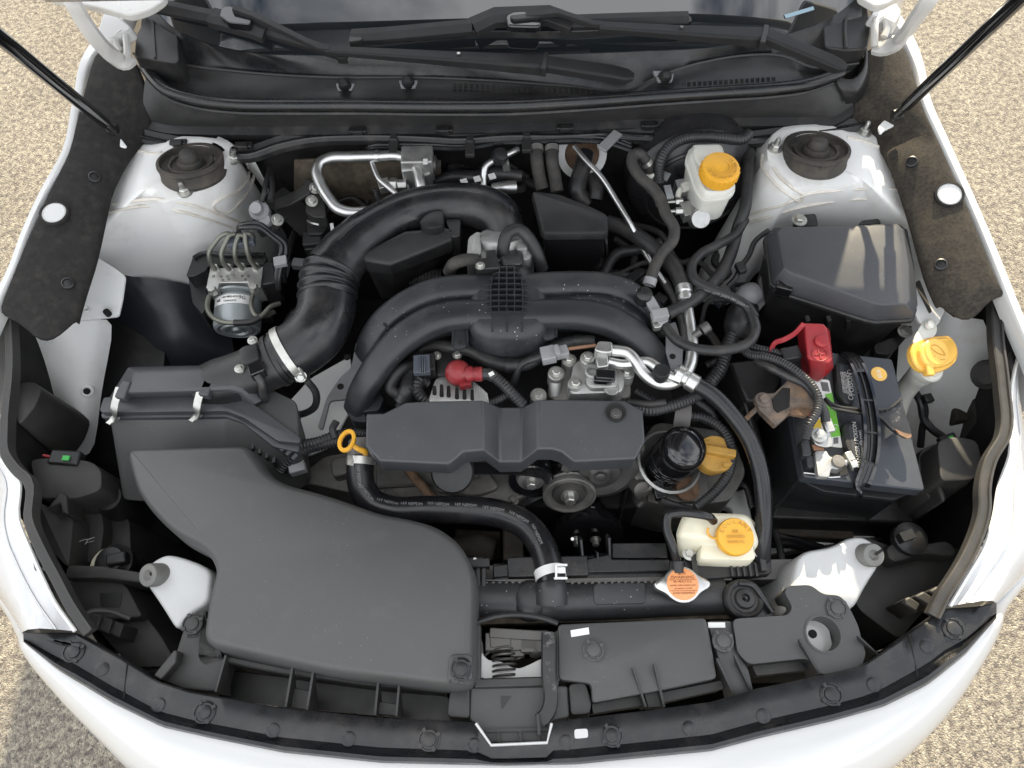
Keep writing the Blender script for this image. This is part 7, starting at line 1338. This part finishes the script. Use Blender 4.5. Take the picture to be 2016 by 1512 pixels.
M('ring', lathe(gc_, ga, [(.0455, -.004), (.0455, 0), (.032, .001), (.031, -.003)], 34, False), 'bay_paint', gr_); M('centre', lathe(gc_ - ga*.006, ga, [(.032, 0), (.030, .006), (.018, .012), (.0, .012)], 26), 'rust', gr_)
tf = thing('firewall_pipe_stub', 'short bent aluminium pipe stub with a black sensor on the firewall', 'pipe', U(970, 330, .85))
M('pipe', tube(Z2([(1210, 845, .90), (1150, 875, .90), (1080, 905, .898), (1025, 945, .893), (1015, 1010, .88), (1015, 1060, .87)]), .006, 12, 6), 'alu_tube', tf); M('sensor', lathe(Z2((1105, 885, .905)), Vector((.3, -.3, 1)), [(.014, -.012), (.015, 0), (.012, .010), (.005, .012)], 14), 'rubber', tf)
M('tab', box(Z2((1140, 935, .89)), .012, .03, .003, .1), 'zinc', tf)
tp_ = thing('taped_firewall_loom', 'black taped loom with pale tape marks behind the intake hose', 'wiring', U(960, 350, .85))
M('loom', tube(Z2([(740, 1030, .85), (850, 1000, .86), (980, 1010, .87), (1100, 985, .87), (1230, 1000, .865)]), [.010, .012, .014, .015, .012], 12), 'tape', tp_)
for x, y in ((903, 1030), (978, 1015), (1062, 1000)): M('pale_tape', box(Z2((x, y, .887)), .012, .012, .002, .3), 'label_white', tp_)
M('silver_wrap', tube(Z2([(1070, 1075, .87), (1130, 1065, .875), (1200, 1060, .875)]), .012, 12), 'alu_tube', tp_)
ins = thing('firewall_insulation', 'dark fibrous insulation pad behind the rectangular pipe', 'insulation', Z10((1250, 400, .8)))
M('pad', grid([Z10([(860, 240, .88), (1100, 230, .885), (1400, 230, .885), (1900, 250, .885)]), Z10([(860, 420, .82), (1100, 430, .82), (1400, 430, .82), (1900, 430, .82)]), Z10([(880, 620, .75), (1100, 640, .74), (1400, 640, .74), (1900, 640, .74)])]), 'foam', ins, sol=.006)
# ================================================================== brake hydraulic unit
hu = thing('brake_hydraulic_unit', 'aluminium brake hydraulic block with grey motor and bent steel lines', 'hydraulic unit', Z10((450, 1150, .7)))
zb = .815
M('valve_block', J(rings([[v - UP*.045 for v in Z10([(235, 1142, zb), (318, 1146, zb), (332, 1104, zb), (530, 1100, zb), (538, 1136, zb), (622, 1134, zb), (642, 990, zb), (265, 1000, zb)])], Z10([(235, 1142, zb), (318, 1146, zb), (332, 1104, zb), (530, 1100, zb), (538, 1136, zb), (622, 1134, zb), (642, 990, zb), (265, 1000, zb)])])), 'machined', hu, bev=.0012, ang=30)
M('block_hole', JS(*[lathe(Z10((x, y, zb + .0003)), UP, [(.0028, -.001), (.0028, .0002)], 10) for x, y in ((290, 1058), (345, 1060), (388, 1060), (355, 1085), (398, 1078), (492, 1056), (535, 1056), (515, 1080))]), 'cast_dark', hu)
mo = Z10((470, 1140, .772)); ma = Vector((.05, -.97, -.16)).normalized()
M('motor', lathe(mo, ma, [(.034, -.01), (.034, .02), (.040, .028), (.041, .075), (.039, .082), (.034, .084), (.032, .081), (.028, .081), (.026, .085), (.020, .085), (.018, .081), (.010, .081), (.008, .086), (.0, .087)], 40), 'motor_grey', hu, ang=35)
M('motor_plate', lathe(mo, ma, [(.044, .016), (.044, .020)], 30), 'motor_grey', hu)
lx = XA - ma*XA.dot(ma); lx.normalize(); lu = lx.cross(ma) if lx.cross(ma).z > 0 else -lx.cross(ma)
arc = [math.radians(a) for a in range(38, 143, 6)]
M('motor_label', grid([[mo + ma*h + lx*(.0413*math.cos(a)) + lu*(.0413*math.sin(a)) for a in arc] for h in (.031, .048)]), 'label_white', hu, ang=60)
def onarc(a, h): return mo + ma*h + lx*(.0417*math.cos(a)) + lu*(.0417*math.sin(a)), (lx*math.cos(a) + lu*math.sin(a))
for a, h, b_t, sz in ((62, .037, '9G', .0095), (84, .036, 'UD2 AF20', .0045), (102, .036, '1407 E7', .0045), (90, .0435, '27536AL01A', .0042), (122, .040, 'AB', .007)):
    p_, n_n = onarc(math.radians(a), h); text('lettering', b_t, p_, -(n_n.cross(ma)) if (n_n.cross(ma)).x < 0 else n_n.cross(ma), -ma, sz, 'ink', hu, .0003)
M('control_box', J(prism(fillet(Z10([(140, 925), (165, 905), (660, 900), (665, 940), (640, 975), (250, 985), (240, 1010), (150, 1060), (92, 1060)], .812), .006, 3), .08), prism(fillet(Z10([(110, 1065), (230, 1060), (250, 1250), (210, 1330), (140, 1250)], .78), .006, 3), .07)), 'plastic', hu, bev=.003)
M('box_rim', tube(Z10([(148, 930, .815), (180, 908, .815), (400, 908, .815), (655, 903, .815)]), .004, 8), 'plastic_satin', hu)
M('cradle', J(bar(Z10((240, 1360, .72)), Z10((700, 1300, .72)), .03, .02), box(Z10((700, 1100, .78)), .03, .05, .06, .2)), 'plastic', hu, bev=.003)
for pts, nut in (([(300, 1010, .82), (262, 940, .85), (258, 890, .862), (300, 820, .872), (355, 765, .88), (395, 755, .88), (425, 780, .87), (430, 830, .855)], (305, 1010)), ([(400, 1010, .82), (355, 950, .85), (345, 900, .862), (375, 820, .875), (410, 765, .882), (440, 760, .88), (470, 800, .868), (480, 850, .85)], (402, 1008)),
                 ([(495, 1005, .82), (448, 940, .85), (440, 880, .865), (455, 800, .878), (475, 765, .882), (505, 775, .878), (530, 830, .86)], (497, 1003)), ([(595, 1000, .82), (545, 930, .85), (525, 860, .868), (515, 790, .88), (520, 752, .884), (545, 760, .88), (575, 820, .86)], (595, 1000)),
                 ([(285, 1165, .80), (255, 1210, .806), (245, 1290, .806), (285, 1350, .806), (370, 1385, .808), (440, 1388, .81), (560, 1380, .81), (640, 1330, .808), (700, 1270, .806), (760, 1250, .80)], (285, 1165)), ([(580, 1155, .80), (562, 1210, .812), (560, 1280, .815), (590, 1335, .81), (650, 1335, .80), (720, 1310, .79)], (580, 1150))):
    M('brake_line', tube(Z10(pts), .0042, 12, 6), 'brake_line', hu, ang=60); M('flare_nut', lathe(Z10((*nut, zb)), UP, [(.0085, -.004), (.0085, .004), (.0065, .009)], 6), 'zinc', hu)
M('line_sleeve', tube(Z10([(435, 1388, .811), (500, 1386, .811), (560, 1380, .811), (620, 1350, .811)]), .0056, 12), 'plastic', hu)
M('line_clip', JS(box(Z10((450, 815, .868)), .026, .022, .014, .15), box(Z10((535, 800, .868)), .022, .022, .014, .15)), 'connector_dark', hu, bev=.001)
bl2 = thing('brake_lines', 'pair of black coated brake lines bending down beside the hydraulic unit', 'brake line', Z10((760, 900, .8)))
for d in (0, 28):
    M('line', tube(Z10([(470, 760 + d, .87), (475, 700 + d*.7, .89), (530, 685 + d, .895), (620, 690 + d, .895), (700, 750 + d*.9, .885), (800 - d, 835 + d*.4, .87), (806 - d*1.4, 900, .86), (770 - d, 1000, .845), (755 - d*.6, 1080, .83), (757 - d*.3, 1150, .81)]), .0042, 10, 6), 'plastic_satin', bl2)
M('line_holder', box(Z10((765, 955, .862)), .022, .018, .01, .2), 'connector_grey', bl2, bev=.001)
ph = thing('brake_hose_joint', 'dusty brake line joint with bolt on the strut tower side', 'brake line', Z10((640, 620, .8)))
M('joint', JS(lathe(Z10((610, 590, .875)), Vector((0, -.5, 1)), [(.016, -.02), (.018, 0), (.012, .006), (.010, .018)], 14), lathe(Z10((660, 665, .86)), Vector((0, -.5, 1)), [(.014, -.02), (.014, 0), (.010, .008)], 14)), 'connector_grey', ph); M('plate', box(Z10((690, 660, .855)), .05, .03, .004, -.4), 'plastic', ph); M('bolt', hexbolt(Z10((740, 660, .865)), Vector((.5, -.3, 1)), .007, .008), 'zinc', ph)
M('line', JS(tube(Z10([(630, 530, .885), (650, 470, .89), (660, 400, .89), (680, 340, .885), (690, 280, .87)]), .0046, 10), tube(Z10([(690, 520, .885), (705, 440, .885), (700, 380, .885), (690, 320, .88)]), .0055, 10), tube(Z10([(600, 640, .865), (610, 700, .84), (650, 760, .82)]), .008, 10)), 'rubber', ph)
# brackets and relay between hydraulic unit and intake hose
rbk = thing('solenoid_bracket', 'black steel bracket with bolts carrying a small valve box', 'bracket', Z10((1000, 600, .8)))
M('stay', J(sweep(Z10([(730, 560, .84), (830, 520, .85), (950, 450, .86), (985, 390, .865)]), [(-.012, -.003), (.012, -.003), (.012, .003), (-.012, .003)], True, UP), prism(fillet(Z10([(960, 400), (1030, 410), (1080, 560), (1090, 640), (1000, 640), (940, 600)], .855), .006, 3), .05)), 'plastic_grey', rbk, bev=.002)
M('diagonal', sweep(Z10([(720, 480, .80), (850, 590, .79), (980, 720, .78)]), [(-.024, -.004), (.024, -.004), (.024, .002), (-.024, .002)], True, UP), 'plastic_grey', rbk)
M('bolt', JS(hexbolt(Z10((1010, 435, .862)), Vector((.4, -.4, 1)), .007, .008), hexbolt(Z10((985, 525, .862)), Vector((.4, -.4, 1)), .007, .008)), 'zinc', rbk)
M('valve_box', JS(prism(fillet(Z10([(950, 640), (1080, 640), (1090, 720), (1060, 760), (950, 760)], .83), .006, 3), .06), box(Z10((1000, 820, .81)), .034, .03, .03, .1), box(Z10((1000, 870, .80)), .026, .02, .03, .1)), 'plastic', rbk, bev=.002)
M('sticker', box(Z10((1130, 710, .84)), .006, .018, .001, .2), 'label_white', rbk); M('pin', tube(Z10([(955, 665, .862), (985, 680, .866), (1035, 692, .866)]), .0018, 6), 'zinc', rbk)

# ================================================================== dim wiring in the gaps of the bay
dh = thing('deep_harness', 'dim tangle of wires and small hoses low behind the manifold', 'wiring', U(1200, 520, .6))
rnd = random.Random(3)
for x0, y0, x1, y1, z in ((1090, 520, 1290, 560, .80), (1100, 545, 1300, 520, .79), (1210, 470, 1330, 610, .78), (1240, 440, 1420, 560, .76), (1260, 640, 1420, 690, .78), (1380, 640, 1480, 560, .77), (880, 330, 1040, 350, .82), (640, 440, 720, 380, .80),
                          (560, 560, 610, 450, .74), (1330, 420, 1240, 330, .80), (1400, 560, 1450, 480, .72), (560, 640, 640, 560, .72), (740, 690, 800, 640, .78), (700, 760, 760, 700, .76), (1390, 720, 1480, 640, .74), (1410, 880, 1480, 1000, .64), (1000, 370, 1060, 340, .83)):
    a_, b__ = U(x0, y0, z), U(x1, y1, z - .01); pts = [a_]
    for t in (.25, .5, .75): pts.append(a_.lerp(b__, t) + Vector((rnd.uniform(-.02, .02), rnd.uniform(-.02, .02), rnd.uniform(-.012, .02))))
    pts.append(b__); k = rnd.random()
    M('wire', tube(pts, rnd.uniform(.004, .009), 8, 6, corr=.005 if k < .35 else 0, depth=.16), 'loom' if k < .35 else ('tape' if k < .6 else 'rubber_old'), dh)
for x, y, z in ((1250, 545, .80), (1150, 530, .79), (1420, 590, .76), (1300, 590, .80), (660, 480, .78), (1380, 690, .78), (590, 520, .74)):
    M('connector', box(U(x, y, z), rnd.uniform(.02, .03), rnd.uniform(.014, .022), .016, rnd.uniform(-.8, .8)), rnd.choice(['connector_grey', 'plastic', 'connector_dark', 'plastic_grey']), dh, bev=.002)
